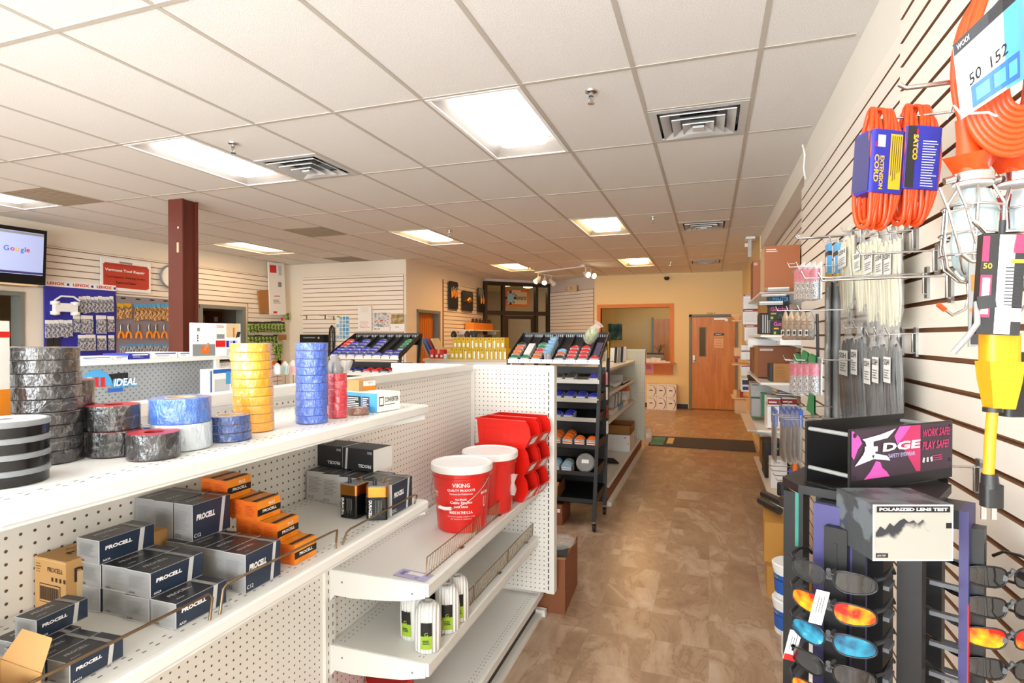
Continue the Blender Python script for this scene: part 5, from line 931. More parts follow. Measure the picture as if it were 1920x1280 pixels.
for k in range(8):
    b = MB(); b.box(0, .22, 0, .022, 0, .15, ('lightgrey', 'grey', 'white')[k % 3]); tag(b.build('boxed_fitting', None, (-1.24, 6.5+.08*k, zz_[2]+.07), (R(-24), 0, 0)), '%s thin box in the slanted row on the lower far shelf, %s' % (('pale', 'grey', 'white')[k % 3], ORD[k]), 'box')
for k in range(3):
    b = MB(); b.box(0, .26, 0, .4, 0, .05, ('paper', 'skyblue', 'white')[k]); tag(b.build('flat_box', None, (-1.27, 6.35+.42*k, zz_[2]+.004)), '%s flat box on the lower far shelf, %s from the left' % (('off-white', 'blue', 'white')[k], ORD[k]), 'box')
b = MB(); b.box(0, .22, 0, .2, 0, .2, 'orange_d'); tag(b.build('orange_carton', None, (-1.26, 7.75, zz_[2]+.004)), 'orange carton at the far end of the lower far shelf', 'carton')
for k in range(4):
    b = MB(); b.box(0, .16, 0, .05, 0, .1-.01*k, 'white'); tag(b.build('small_box', None, (-1.16+.0*k, 7.62-.0+.0*k-.06*k, zz_[2]+.056)), 'small white box stepped in front of the orange carton, %s' % ORD[k], 'box')
p = P(1196, 862, z=.18); b = MB(); b.box(-.36, 0, 0, .45, 0, .2, 'white'); b.rect((-.06, 0, .17), (1,0,0), (0,0,1), .03, .008, 'charcoal'); b.rect((-.02, 0, .1), (1,0,0), (0,0,1), .012, .02, 'ybox'); tag(b.build('white_carton', None, (-.92, 7.1, .163)), 'white carton at the end of the far gondola base', 'carton')
t = thing('open_tray', 'brown open carton tray on the white carton of the far gondola', 'carton', (-.92, 7.15, .3635)); b = MB(); b.box(-.38, 0, 0, .4, 0, .005, 'brownbox'); b.box(-.38, 0, 0, .005, 0, .11, 'kraft_d'); b.box(-.38, 0, .395, .4, 0, .12, 'kraft_d'); b.box(-.005, 0, 0, .4, 0, .1, 'kraft_d'); b.box(-.38, -.375, 0, .4, 0, .1, 'kraft_d'); b.build('tray', t)
b = MB(); b.lathe([(.06, 0), (.07, .03), (.0, .07)], 'lightgrey', 12, sm=True, sx=1.5); tag(b.build('white_fitting', None, (-1.08, 7.35, .37)), 'white rounded fitting lying in the brown tray', 'fitting')
b = MB(); b.tube([(0, 0, .025), (.06, .05, .03), (.14, .05, .03), (.2, .0, .02)], [.02, .03, .03, .012], 'charcoal', 8); tag(b.build('dark_tool', None, (-1.15, 6.35, .163)), 'dark hand tool lying on the bare base deck of the far gondola', 'tool')
b = MB(); b.lathe([(.04, 0), (.06, .05), (.05, .18), (.02, .2)], 'film', 9, sm=True, sy=.4); b.rect((0, -.03, .1), (1,0,0), (0,0,1), .05, .06, 'paper', off=.01); b.rect((.01, -.03, .11), (1,0,0), (0,0,1), .02, .02, 'ybox', off=.012); p = P(1212, 842, y=8.15); tag(b.build('spare_pack', None, (-.80, 8.1, .12)), 'white plastic pack with yellow spot beside the far end panel', 'packet')
def mk_ctn():
    b = MB(); w_, h = .205, .275; b.box(0, w_-.004, 0, .3, 0, h-.004, 'paper'); b.lines((w_*.5, 0, h*.88), (1,0,0), (0,0,1), w_*.6, .014, 1, 'charcoal')
    pts = [(w_*.72+.045*math.sin(math.pi*k/8), h*.05+h*.8*k/8) for k in range(9)]; b.poly((0,0,0), (1,0,0), (0,0,1), pts+[(x-.014, z) for x, z in pts[::-1]], 'navyblue'); b.rect((w_*.42, 0, h*.5), (1,0,0), (0,0,1), w_*.35, .02, 'charcoal'); return tag(b.build('white_carton'), '', 'carton')
KCt = Kind(mk_ctn); x0 = P(1213, 767, y=12.75).x
for r_ in range(2):
    for c_ in range(3): KCt.put('white printed carton in the %s row of the wall stack, %s' % (('bottom', 'top')[r_], ('left', 'middle', 'right')[c_]), (x0+.205*c_, 12.75, .276*r_), 0, 'cartons stacked under the service window')
pa, pb, pc, pd = P(1215, 835, z=0), P(1418, 848, z=0), P(1420, 828, z=0), P(1222, 819, z=0)
t = thing('floor_mat', 'dark grey floor mat across the aisle with a teal logo end', 'mat'); b = MB(); vs = [(p.x, p.y) for p in (pa, pb, pc, pd)]; b.prism([(vs[0][0], 8.5), (.60, 8.46), (.62, 9.35), (vs[3][0], 9.3)], 0.0005, .009, 'rug'); b.build('pile', t)
b = MB(); b.prism([(vs[0][0]+.02, 8.55), (vs[0][0]+.2, 8.55), (vs[0][0]+.2, 9.2), (vs[0][0]+.02, 9.2)], .009, .0096, 'teal'); b.prism([(vs[0][0]+.24, 8.7), (vs[0][0]+.33, 8.7), (vs[0][0]+.33, 9.2), (vs[0][0]+.24, 9.2)], .009, .0096, 'tan')
for k in range(5): b.box(vs[0][0]+.03+.035*k, vs[0][0]+.042+.035*k, 8.7, 9.0, .0096, .01, 'charcoal')
b.build('logo_print', t)
# service window contents
b = MB(); b.rbox(0, .36, 0, .12, 0, .035, .01, 'charcoal', 3); p = P(1213, 655, y=YB); tag(b.build('dark_tray', None, (p.x, YB-.03, 1.175)), 'dark shallow tray propped in the service window', 'tray'); b = MB(); b.box(0, .36, 0, .12, 0, .17, 'grey'); tag(b.build('window_box', None, (p.x, YB-.03, 1.003)), 'grey box under the dark tray in the service window', 'box')
for k in range(5):
    p = P(1212+9*k, 678, y=YB-.15); b = MB(); b.box(0, .1, 0, .09, 0, (.09, .11, .1, .05, .03)[k], 'paper'); tag(b.build('paper_stack', None, (p.x, YB-.2, 1.003)), 'small white box on the service window sill, %s from the left' % ORD[k], 'box')
b = MB(); rnd = random.Random(4)
for k in range(9): a = rnd.uniform(0, 6); b.tube([(0, 0, 0), (.06*math.cos(a), .04*math.sin(a), .1), (.14*math.cos(a), .08*math.sin(a), .16+.03*rnd.random())], .004, 'tealgreen', 5)
p = P(1238, 655, y=YB); tag(b.build('potted_plant', None, (p.x-.03, YB+.04, 1.21)), 'thin-leaved plant in the service window tray', 'plant')
b = MB(); a_, c_ = P(1209, 700, y=YB-.035), P(1226, 681, y=YB-.035); b.box(a_.x, c_.x, 0, .003, a_.z, c_.z, 'pink'); b.lines(((a_.x+c_.x)/2, 0, (a_.z+c_.z)/2+.03), (1,0,0), (0,0,1), .12, .1, 4, 'darkred'); tag(b.build('pink_notice', None, (0, YB-.04, 0)), 'pink paper notice taped to the orange wood below the window', 'notice')
for (u0, v0, u1, v1), l in (((1141, 607, 1166, 637), 'teal and blue swirl painting on the office wall behind the window'), ((1247, 609, 1257, 637), 'small dark floral picture at the right of the office wall')):
    a_, c_ = P(u0, v1, y=16.15), P(u1, v0, y=16.15); t = thing('painting', l, 'picture', (a_.x, 16.15, a_.z)); b = MB(); b.box(0, c_.x-a_.x, 0, .04, 0, c_.z-a_.z, 'painting'); b.build('canvas', t)
b = MB(); b.box(0, .9, 0, .6, 0, .02, 'tube_dim'); tag(b.build('office_light', None, (-1.3, 14.4, 2.93)), 'warm lit ceiling light inside the office behind the service window', 'ceiling light')
b = MB(); b.lathe([(.12, 0), (.12, .03)], 'warm_lamp', 16); tag(b.build('lobby_lamp', None, (-4.6, 14.7, 2.88)), 'round white ceiling lamp behind the glazed entrance', 'lamp')
# ---------------------------------------------------------------- left wall: television, boards, sign, clock, posters
FX = Matrix(((0,0,1,0),(1,0,0,0),(0,1,0,0),(0,0,0,1)))
xw = XL+.02
a_, c_ = P(-40, 526, x=-7.45), P(78, 436, x=-7.45); t = thing('television', 'black television showing a pale search page, mounted high at the left edge', 'television', (-7.45, a_.y, a_.z), (0, R(4), R(-6))); wd, hh = c_.y-a_.y, (c_.z-a_.z)*1.02
b = MB(); b.box(-.07, 0, 0, wd, 0, hh, 'black_gloss'); b.build('casing', t); b = MB(); b.rect((0, wd/2, hh*.55), (0,1,0), (0,0,1), wd*.9, hh*.76, 'screen', off=.002); s_ = b.build('screen', t)
b = MB(); gl = 'Google'; gx = wd*.56
for i, (ch, c) in enumerate(zip(gl, ('blue', 'red', 'ybox', 'blue', 'green', 'red'))): b.text(ch, (0, gx+(-.115, -.058, -.012, .034, .062, .09)[i], hh*(.6-.02*(i == 3)+.01*(i in (0, 4)))), (0,1,0), (0,0,1), .058 if i in (0, 4) else .052 if i == 3 else .04, c, off=.004)
b.rect((0, wd/2, hh*.2), (0,1,0), (0,0,1), wd*.9, hh*.04, 'purple', off=.003); b.rect((0, wd/2, hh*.9), (0,1,0), (0,0,1), wd*.9, hh*.04, 'grey', off=.003); b.build('screen_text', s_)
b = MB(); b.box(-.25, -.07, wd*.4, wd*.6, hh*.3, hh*.7, 'charcoal'); b.build('wall_mount', t)
b = MB(); p = P(72, 530, x=-7.4); b.box(0, .28, -.9, 0, 0, .02, 'tan'); b.tube([(.2, -.35, 0), (.01, -.3, -.14)], .006, 'grey', 5); tag(b.build('narrow_shelf', None, (xw, p.y, p.z-.045)), 'narrow wooden shelf under the television', 'shelf')
# blue tool board
a_, c_ = P(84, 668, x=xw+.02), P(216, 546, x=xw+.02); yb0, yb1 = a_.y, c_.y; zb0 = a_.z; zb1 = 2.19
t = thing('tool_board', 'blue tool display board with a white and red LENOX header', 'display board', (xw, yb0, zb0)); wd, hh = yb1-yb0, zb1-zb0; b = MB(); b.box(0, .03, 0, wd, 0, hh, 'royal'); b.build('panel', t)
b = MB(); b.box(0, .035, 0, wd, hh, hh+.075, 'white')
for k in range(3): b.text('LENOX', (.035, wd*(.14+.34*k), hh+.038), (0,1,0), (0,0,1), .038, 'red', w_=wd*.23, bold=.04); b.rect((.035, wd*(.3+.34*k), hh+.035), (0,1,0), (0,0,1), .03, .03, 'royal')
b.build('header', t)
def pk(u0, u1, v0, v1, m, kind, label, x=xw+.035, th=.02, head=None, group=None, name='tool_pack', cat='packet', m2=None):
    a_, c_ = P(u0, v1, x=x+th), P(u1, v0, x=x+th); w_, h_ = c_.y-a_.y, c_.z-a_.z; t = thing(name, label, cat, (x, a_.y, a_.z), 0, group); b = MB()
    if kind == 'pliers':
        b.tube([(th/2, w_*.5, h_*.5), (th/2, w_*.42, h_*.8), (th/2, w_*.5, h_)], .016, 'steel', 6); b.tube([(th/2, w_*.5, h_*.5), (th/2, w_*.58, h_*.8), (th/2, w_*.5, h_)], .016, 'steel', 6); b.build('jaws', t)
        for s_ in (.08, .92): b = MB(); b.tube([(th/2, w_*.5, h_*.52), (th/2, w_*(.5+(s_-.5)*.8), h_*.3), (th/2, w_*s_, 0)], .016, m, 6); b.build('grip', t)
        return t
    b.box(0, th, 0, w_, 0, h_*(.8 if head else 1), m); b.build('package', t)
    if head: b = MB(); b.box(0, th*.5, 0, w_, h_*.8, h_, head); b.build('header_card', t)
    return t
rnd = random.Random(9)
cn = {'toolpack': 'grey', 'amberpack': 'amber', 'greenpack': 'green', 'paper': 'white', 'charcoal': 'dark'}
def rowpk(us, v0, v1, m, lab, grp, **k):
    for i, (u0, u1) in enumerate(us): pk(u0, u1, v0+rnd.uniform(-1, 1), v1+rnd.uniform(-2, 2), m, 'card', '%s, %s from the left' % (lab, (ORD+['thirteenth'])[i]), group=grp, **k)
def even(u0, u1, n, g=1.0): return [(u0+(u1-u0)*i/n+g/2, u0+(u1-u0)*(i+1)/n-g/2) for i in range(n)]
rowpk(even(149, 214, 9), 556, 586, 'toolpack', 'grey blade pack in the top row of the blue board', 'blade packs on the blue board', head='paper')
rowpk(even(86, 137, 6), 600, 632, 'toolpack', 'grey blister pack in the middle row of the blue board', 'packs on the blue board', head='paper')
rowpk([(139, 151), (153, 175), (182, 200), (203, 215)], 592, 624, 'toolpack', 'large grey blister pack, right part of the blue board middle row', 'packs on the blue board', head='paper')
rowpk([(148, 162), (163, 180), (184, 200), (205, 215)], 628, 658, 'toolpack', 'hole saw pack in the bottom row of the blue board', 'packs on the blue board', head='paper')
rowpk([(88, 100), (101, 112)], 634, 655, 'charcoal', 'dark pack in the bottom left of the blue board', 'packs on the blue board')
# white power tool
a_ = P(98, 592, x=xw+.06); t = thing('white_tool', 'white moulded tool shape hanging on the blue board', 'tool', (xw+.035, a_.y, a_.z)); b = MB(); s_ = P(145, 592, x=xw+.06).y-a_.y; h_ = P(98, 563, x=xw+.06).z-a_.z; b.box(0, .06, .05*s_, .95*s_, .3*h_, .85*h_, 'white')
for q1, q2 in ((.1, .2), (.9, .2), (.1, .85), (.9, .85)): b.lathe([(0, 0), (.05, .01), (.05, .05), (0, .06)], 'white', 12, (.03, s_*q1, h_*q2-.03), sm=True)
b.build('moulding', t); b = MB(); b.tube([(.07, .0, h_*1.0), (.07, s_*.25, h_*1.3), (.07, s_*.75, h_*1.3), (.07, s_, h_*1.05)], .012, 'white', 6); b.build('hanger', t)
# grey board with pliers
a_, c_ = P(217, 668, x=xw+.01), P(322, 553, x=xw+.01); t = thing('tool_board', 'mauve-grey tool display board with rows of orange-handled pliers', 'display board', (xw, a_.y, a_.z)); mat('mauve', '8F8490', .5); b = MB(); b.box(0, .02, 0, c_.y-a_.y, 0, 2.13-a_.z, 'mauve'); b.build('panel', t); b = MB()
for k in range(4): yy = (c_.y-a_.y)*(.13+.25*k); b.rect((.02, yy, 2.08-a_.z), (0,1,0), (0,0,1), .1, .05, 'grey'); b.rect((.02, yy-.01, 2.1-a_.z), (0,1,0), (0,0,1), .07, .02, 'black', off=.001)
b.build('row_labels', t)
rowpk([(221, 233), (234, 247)], 570, 598, 'amberpack', 'yellow-topped pack at the left of the mauve-grey board top row', 'packs on the mauve board', x=xw+.022, head='ybox')
rowpk(even(253, 318, 8), 570, 600, 'amberpack', 'orange tool pack in the top row of the mauve-grey board', 'packs on the mauve board', x=xw+.022, head='skyblue')
for i, u in enumerate((222, 236, 255, 275, 288, 303)): pk(u, u+12, 608, 634, 'orange', 'pliers', 'orange-handled pliers in the middle row of the mauve-grey board, %s from the left' % ORD[i], x=xw+.022, name='pliers', cat='pliers', group='pliers on the mauve board')
rowpk(even(226, 318, 6), 645, 664, 'toolpack', 'blister pack in the bottom row of the mauve-grey board', 'packs on the mauve board', x=xw+.022, head='skyblue')
# repair sign
a_, c_ = P(190, 541, x=xw+.03), P(283, 484, x=xw+.03); t = thing('shop_sign', 'white board with a red toolbox reading Vermont Tool Repair', 'sign', (xw+.01, a_.y, 2.2)); wd, hh = c_.y-a_.y, .43; b = MB(); b.box(0, .015, 0, wd, 0, hh, 'white'); b.build('board', t)
b = MB(); o = (.015, wd/2, hh/2); r_, u_ = (0,1,0), (0,0,1); w2, h2 = wd*.46, hh*.4; b.poly(o, r_, u_, [(-w2, -h2), (w2*.86, -h2*1.05), (w2, -h2*.9), (w2, h2*.7), (w2*.9, h2*.9), (-w2*.92, h2*.9), (-w2, h2*.75)], 'signred'); b.rect((.015, wd*.48, hh*.9), r_, u_, wd*.26, hh*.06, 'grey', off=.001); b.rect((.015, wd*.48, hh*.8), r_, u_, wd*.9, .006, 'darkred', off=.002)
b.text('Vermont Tool Repair', (.015, wd*.47, hh*.63), r_, u_, hh*.11, 'white', w_=wd*.8, bold=.03, off=.003); b.text('Tool Repairs, Cleaning Service', (.015, wd*.48, hh*.42), r_, u_, hh*.09, 'darkbrown', w_=wd*.8, off=.003); b.text('Parts and Sales', (.015, wd*.48, hh*.26), r_, u_, hh*.08, 'darkbrown', w_=wd*.4, off=.003); b.build('printed_toolbox', t)
p = P(322, 519, x=xw+.05); t = thing('wall_clock', 'round wall clock with grey rim half hidden by the maroon column', 'clock', (xw, p.y, p.z), (0, H90, 0)); b = MB(); b.lathe([(.16, 0), (.18, .03), (.165, .05), (.15, .035)], 'grey', 28, caps=False); b.build('rim', t); b = MB(); b.lathe([(.0, .03), (.155, .03)], 'white', 28, caps=False); b.box(-.1, 0, -.004, .004, .031, .034, 'black'); b.box(-.004, .004, 0, .07, .031, .034, 'black'); b.build('dial', t)
# long poster and brown board, green packs near the corner
def tiltbox(u, v0, v1, w_, m, name, label, x, rotx, th=.02):
    p = P(u, v0, x=x); h_ = p.z-P(u, v1, x=x).z; t = thing(name, label, 'poster' if 'poster' in name else 'board', (x, p.y, p.z), (R(rotx), 0, 0)); b = MB(); b.box(0, th, 0, w_, -h_, 0, m); b.build('panel', t); return t, h_
t, h_ = tiltbox(501, 491, 590, .42, 'white', 'tall_poster', 'tall tilted white poster with a red square near the left corner', xw+.03, 3)
b = MB(); r_, u_ = (0,1,0), (0,0,1); b.rect((.02, .12, -.12), r_, u_, .17, .14, 'red'); b.rect((.02, .3, -.14), r_, u_, .08, .18, 'lightgrey'); b.rect((.02, .28, -.4), r_, u_, .09, .09, 'grey'); b.lines((.02, .2, -.62), r_, u_, .16, .03, 1, 'red'); b.lines((.02, .2, -.72), r_, u_, .22, .08, 3, 'grey'); b.rect((.02, .13, -.92), r_, u_, .1, .04, 'red'); b.rect((.02, .3, -1.05), r_, u_, .06, .06, 'red'); b.build('print', t)
t, h_ = tiltbox(482, 545, 588, .26, 'kraft_d', 'kraft_board', 'tilted brown board hanging left of the tall white poster', xw+.01, 8)
mk = dict(x=xw+.01, th=.04)
rowpk(even(467, 536, 11), 603, 622, 'greenpack', 'green and black pack in the upper row near the left corner', 'green packs near the corner', head='charcoal', **mk)
rowpk(even(467, 522, 8), 628, 642, 'greenpack', 'green and black pack in the second row near the left corner', 'green packs near the corner', head='charcoal', **mk)
pk(522, 537, 627, 637, 'kraft_d', 'card', 'small brown packet at the end of the second green row', **mk); pk(538, 543, 587, 600, 'greenpack', 'card', 'single green pack hanging high beside the poster', **mk)
pk(516, 530, 645, 663, 'greenpack', 'card', 'green and black hand tool pack hanging below the green rows', **mk); pk(520, 527, 664, 684, 'greenpack', 'card', 'long green pack hanging lowest near the left corner', **mk); pk(512, 530, 675, 684, 'orange_d', 'card', 'orange packet just above the tape shelf near the corner', **mk)
# back wall, left part
def flat(u0, v0, u1, v1, m, name, label, cat, y=9.13, th=.008):
    a_, c_ = P(u0, v1, y=y), P(u1, v0, y=y); b = MB(); b.box(0, c_.x-a_.x, -th, 0, 0, c_.z-a_.z, m); t = thing(name, label, cat, (a_.x, y, a_.z)); b.build('sheet', t); return t, c_.x-a_.x, c_.z-a_.z
r_, u_ = (1,0,0), (0,0,1)
t, w_, h_ = flat(630, 592, 655, 636, 'paper', 'wall_chart', 'pale to blue printed wall chart on the left back slat wall', 'chart'); b = MB()
for i, c in enumerate(('paper', 'paleblue', 'skyblue', 'skyblue')):
    for k in range(6): b.rect((w_*(.15+.24*i), -.008, h_*(.1+.16*k)), r_, u_, w_*.2, h_*.13, c if (i+k) % 3 else 'paleblue', off=.001)
b.rect((w_*.2, -.008, h_*.97), r_, u_, w_*.25, h_*.05, 'lime', off=.001); b.build('printed_columns', t)
t, w_, h_ = flat(673, 574, 698, 620, 'paper', 'paper_bag', 'white paper bag with red print pinned to the slat wall, left of the calendars', 'bag', th=.03); b = MB(); b.rect((w_*.5, -.03, h_*.86), r_, u_, w_*.55, h_*.2, 'wall_paint', off=.001); b.lines((w_*.5, -.03, h_*.3), r_, u_, w_*.7, h_*.2, 4, 'pink', off=.001, fill=.3); b.text('Thank You', (w_*.5, -.03, h_*.15), r_, u_, h_*.06, 'red', w_=w_*.75, off=.002); b.build('print', t)
t, w_, h_ = flat(700, 585, 731, 621, 'white', 'wall_calendar', 'wall calendar with a snowy car scene', 'calendar'); b = MB(); b.rect((w_/2, -.008, h_*.6), r_, u_, w_*.94, h_*.74, 'scenic_snow', off=.001); b.text('MILLER', (w_*.25, -.008, h_*.13), r_, u_, h_*.07, 'black', w_=w_*.35, off=.001); b.build('picture', t)
t, w_, h_ = flat(733, 588, 759, 621, 'white', 'wall_calendar', 'wall calendar with an autumn field scene, right of the snowy one', 'calendar'); b = MB(); b.rect((w_/2, -.008, h_*.7), r_, u_, w_*.94, h_*.55, 'scenic_field', off=.001); b.text('CASE', (w_*.45, -.008, h_*.25), r_, u_, h_*.06, 'black', w_=w_*.25, off=.001); b.build('picture', t)
t, w_, h_ = flat(572, 627, 616, 668, 'black', 'battery_charger', 'black boxed device with a round emblem on the left back wall', 'box', th=.15); b = MB(); b.rect((w_*.4, -.15, h_*.86), r_, u_, w_*.5, h_*.05, 'grey'); b.rect((w_*.8, -.15, h_*.85), r_, u_, w_*.07, h_*.08, 'lightgrey', off=.001); b.rect((w_*.6, -.15, h_*.7), r_, u_, w_*.7, h_*.04, 'charcoal'); b.build('front_print', t)
a_ = P(622, 612, y=9.1); b = MB(); b.tube([(-.05, 0, -.55), (-.055, 0, -.2), (-.04, 0, -.03), (0, 0, .02), (.045, 0, -.03), (.06, 0, -.2), (.035, 0, -.6)], .014, 'black', 8); b.tube([(-.03, -.03, -.55), (-.035, -.03, -.2), (-.02, -.03, -.05), (.01, -.03, -.0), (.04, -.03, -.1), (.05, -.03, -.6)], .011, 'black', 8); tag(b.build('jumper_cable', None, a_), 'looped black cable hanging beside the blue wall chart', 'cable')
for u, v, l in ((575, 592, 'left'), (610, 592, 'middle'), (626, 594, 'right')):
    a_ = P(u, v, y=9.13); b = MB(); b.box(-.012, .012, -.008, 0, -.06, .02, 'steel'); b.tube([(0, -.008, 0), (0, -.16, 0), (0, -.18, .015)], .004, 'steel', 5); tag(b.build('peg_hook', None, a_), 'empty metal hook on the left back slat wall, %s' % l, 'hook')
# storeroom goods in the doorway
t = thing('storage_rack', 'open rack of brown cartons inside the doorway right of the maroon column', 'rack', (-9.1, 8.6, 0), H90); b = MB()
for z in (.6, 1.2, 1.72): b.box(-1.6, .3, -.3, .2, z, z+.03, 'charcoal')
b.build('shelf_boards', t)
for i, (y, z, w_, h_, c) in enumerate(((8.0, 1.751, .25, .22, 'kraft_d'), (8.35, 1.751, .3, .3, 'brownbox'), (7.55, 1.751, .3, .14, 'paper'), (7.3, 1.231, .35, .25, 'tan'), (7.9, 1.231, .35, .3, 'kraft'), (8.5, 1.231, .3, .2, 'kraft_d'))):
    b = MB(); b.box(0, .3, 0, w_, 0, h_, c); b.rect((.3, w_*.5, h_*.5), (0,1,0), (0,0,1), w_*.3, h_*.3, 'paper'); tag(b.build('storeroom_carton', None, (-9.15, y-.0, z)), 'carton on the storeroom rack seen through the doorway, %s' % ('above right of the column', 'tall brown one', 'low white one', 'tan one below', 'kraft one below', 'darker one below right')[i], 'carton')
b = MB(); b.box(0, .04, 0, .03, 0, .3, 'charcoal'); b.box(0, .6, 0, .6, .3, .33, 'mdf'); b.box(0, .6, 0, .6, 0, .3, 'teal'); tag(b.build('dark_cabinet', None, (-8.9, 4.1, 1.2)), 'dark teal cabinet inside the doorway at the left edge', 'cabinet')
# ---------------------------------------------------------------- right slat wall: hanging goods
def PD(u, v, d):      # point at forward distance d
    r = (u-960)/FPX*d; z = CAMH - (v-631)/FPX*d
    return Vector((r*math.cos(YAW)-d*math.sin(YAW), r*math.sin(YAW)+d*math.cos(YAW), z))
XW = XR-.012
def hook(y, z, xe, label, tip=.02, name='wall_hook', r=.003):
    t = thing(name, label, 'hook', (XW, y, z)); b = MB(); L_ = XW-xe
    b.tube([(0, 0, 0), (-L_+.01, 0, -.004), (-L_, 0, tip)], r, 'chrome', 6); b.build('rod', t)
    b = MB(); b.box(-.006, .002, -.012, .012, -.075, .02, 'steel'); b.tube([(-.012, 0, 0), (-.012, 0, -.06), (0, 0, -.065)], r, 'chrome', 6); b.build('bracket', t); return t
def mk_tie(col, lab):
    def f():      # front faces -x; hangs from the origin downwards, unit size .09 x .40
        t = thing('cable_tie_bag', '', 'bag'); b = MB(); rnd = random.Random(len(col)); w_ = .062
        for k in range(24):
            y0 = -w_/2+w_*(k+.5)/24; bend = rnd.uniform(-.012, .012); x_ = rnd.uniform(-.008, .008)
            top_ = rnd.uniform(-.075, -.05); bot = rnd.uniform(-.39, -.35)
            b.tube([(x_, y0*.8, top_), (x_-.004, y0+bend*.4, -.18), (x_, y0+bend, -.28), (x_+.002, y0*.7+bend, bot)], [.0038, .0045, .0045, .0028], col, 5)
        b.build('tie_bundle', t); b = MB(); n = 10; vs = []; zs = (0, -.03, -.07, -.2, -.34, -.40, -.43); ws = (.028, .012, .04, .046, .046, .03, .045); ds = (.002, .006, .014, .017, .015, .006, .001)
        b.M = Matrix.Identity(4); pr = list(zip(zs, ws, ds))
        for z, wd, dp in pr: vs += [(dp*math.cos(2*math.pi*i/n), wd*math.sin(2*math.pi*i/n)+rnd.uniform(-.003, .003), z) for i in range(n)]
        b.add(vs, [(k*n+i, (k+1)*n+i, (k+1)*n+(i+1) % n, k*n+(i+1) % n) for k in range(len(pr)-1) for i in range(n)], 'film_clear', True); b.build('clear_bag', t)
        if lab: b = MB(); r_, u_ = (0,-1,0), (0,0,1); b.rect((-.019, 0, -.14), r_, u_, .042, .09, 'paper'); b.text('SSH', (-.019, .002, -.113), r_, u_, .02, 'black', w_=.032, off=.0016); b.lines((-.019, 0, -.155), r_, u_, .03, .035, 4, 'grey', off=.0016); b.build('label', t)
        return t
    return Kind(f)
KTI, KTB = mk_tie('ivory', True), mk_tie('charcoal', True)
PK = ['leftmost', 'second from the left', 'third from the left', 'fourth from the left', 'rightmost']
def hang(K, u0, u1, v0, v1, x, label, grp, hz=.43, wy=.09):
    a_, c_ = P(u0, v0, x=x), P(u1, v0, x=x); h_ = P((u0+u1)/2, v0, x=x).z-P((u0+u1)/2, v1, x=x).z; ym = (a_.y+c_.y)/2
    K.put(label, (x, ym, P((u0+u1)/2, v0, x=x).z), 0, grp, (1, max(.5, abs(a_.y-c_.y)/wy), h_/hz)); return ym, P((u0+u1)/2, v0, x=x).z
for i, (u0, u1, v0, v1) in enumerate(((1572, 1607, 425, 602), (1604, 1632, 437, 600), (1622, 1658, 428, 622), (1646, 1676, 430, 628), (1662, 1693, 425, 632))):
    y, z = hang(KTI, u0, u1, v0, v1, .565, 'clear bag of ivory cable ties in the upper row, %s' % PK[i], 'bags of ivory cable ties')
    hook(y, z-.012, .54, 'chrome wall hook holding the upper cable tie bag, %s' % PK[i], name='wall_hook')
for i, (u0, u1, v0, v1) in enumerate(((1574, 1610, 608, 830), (1599, 1626, 606, 830), (1624, 1652, 622, 850), (1640, 1668, 618, 850), (1662, 1692, 618, 850))):
    y, z = hang(KTB, u0, u1, v0, v1, .565, 'clear bag of black cable ties in the lower row, %s' % PK[i], 'bags of black cable ties')
    hook(y, z-.012, .54, 'chrome wall hook holding the lower cable tie bag, %s' % PK[i], name='wall_hook')
for i, (u0, u1) in enumerate(((1545, 1562), (1560, 1578))):
    p = P((u0+u1)/2, 448, x=.55); h_ = p.z-P(u0, 532, x=.55).z; t = thing('blue_pack', 'small blue, black and yellow pack hanging left of the ivory ties, %s' % ('left one', 'right one')[i], 'packet', p); b = MB(); w_ = .085
    for f0, f1, m_ in ((.12, .3, 'skyblue'), (.3, .4, 'black'), (.4, .82, 'skyblue'), (.82, .9, 'ybox'), (.9, 1, 'paper')): b.box(-.008, .008, -w_/2, w_/2, -h_*f1, -h_*f0, m_)
    b.rect((-.008, 0, -h_*.6), (0,-1,0), (0,0,1), w_*.35, h_*.35, 'white'); b.build('pack', t); b = MB(); b.box(-.002, .002, -w_*.4, w_*.4, -h_*.12, 0, 'film'); b.box(-.002, .002, -w_*.6, w_*.6, -h_*1.12, -h_, 'film'); b.build('bag_ends', t)
    hook(p.y, p.z-.008, .52, 'chrome wall hook holding the small blue pack, %s one' % ('left', 'right')[i])
for i, (u, w_, m_) in enumerate(((1553, .03, 'bagged'), (1563, .022, 'charcoal'), (1570, .03, 'grey'))):
    p = P(u, 528, x=.56); h_ = p.z-P(u, 800, x=.56).z; b = MB(); b.tube([(0, 0, 0), (0, .004, -h_*.5), (0, 0, -h_)], w_/2, m_, 8); tag(b.build('wrapped_rod', None, p), 'long dark wrapped rod hanging between screws and black ties, %s' % ('left', 'middle', 'right')[i], 'rod', 'wrapped rods')
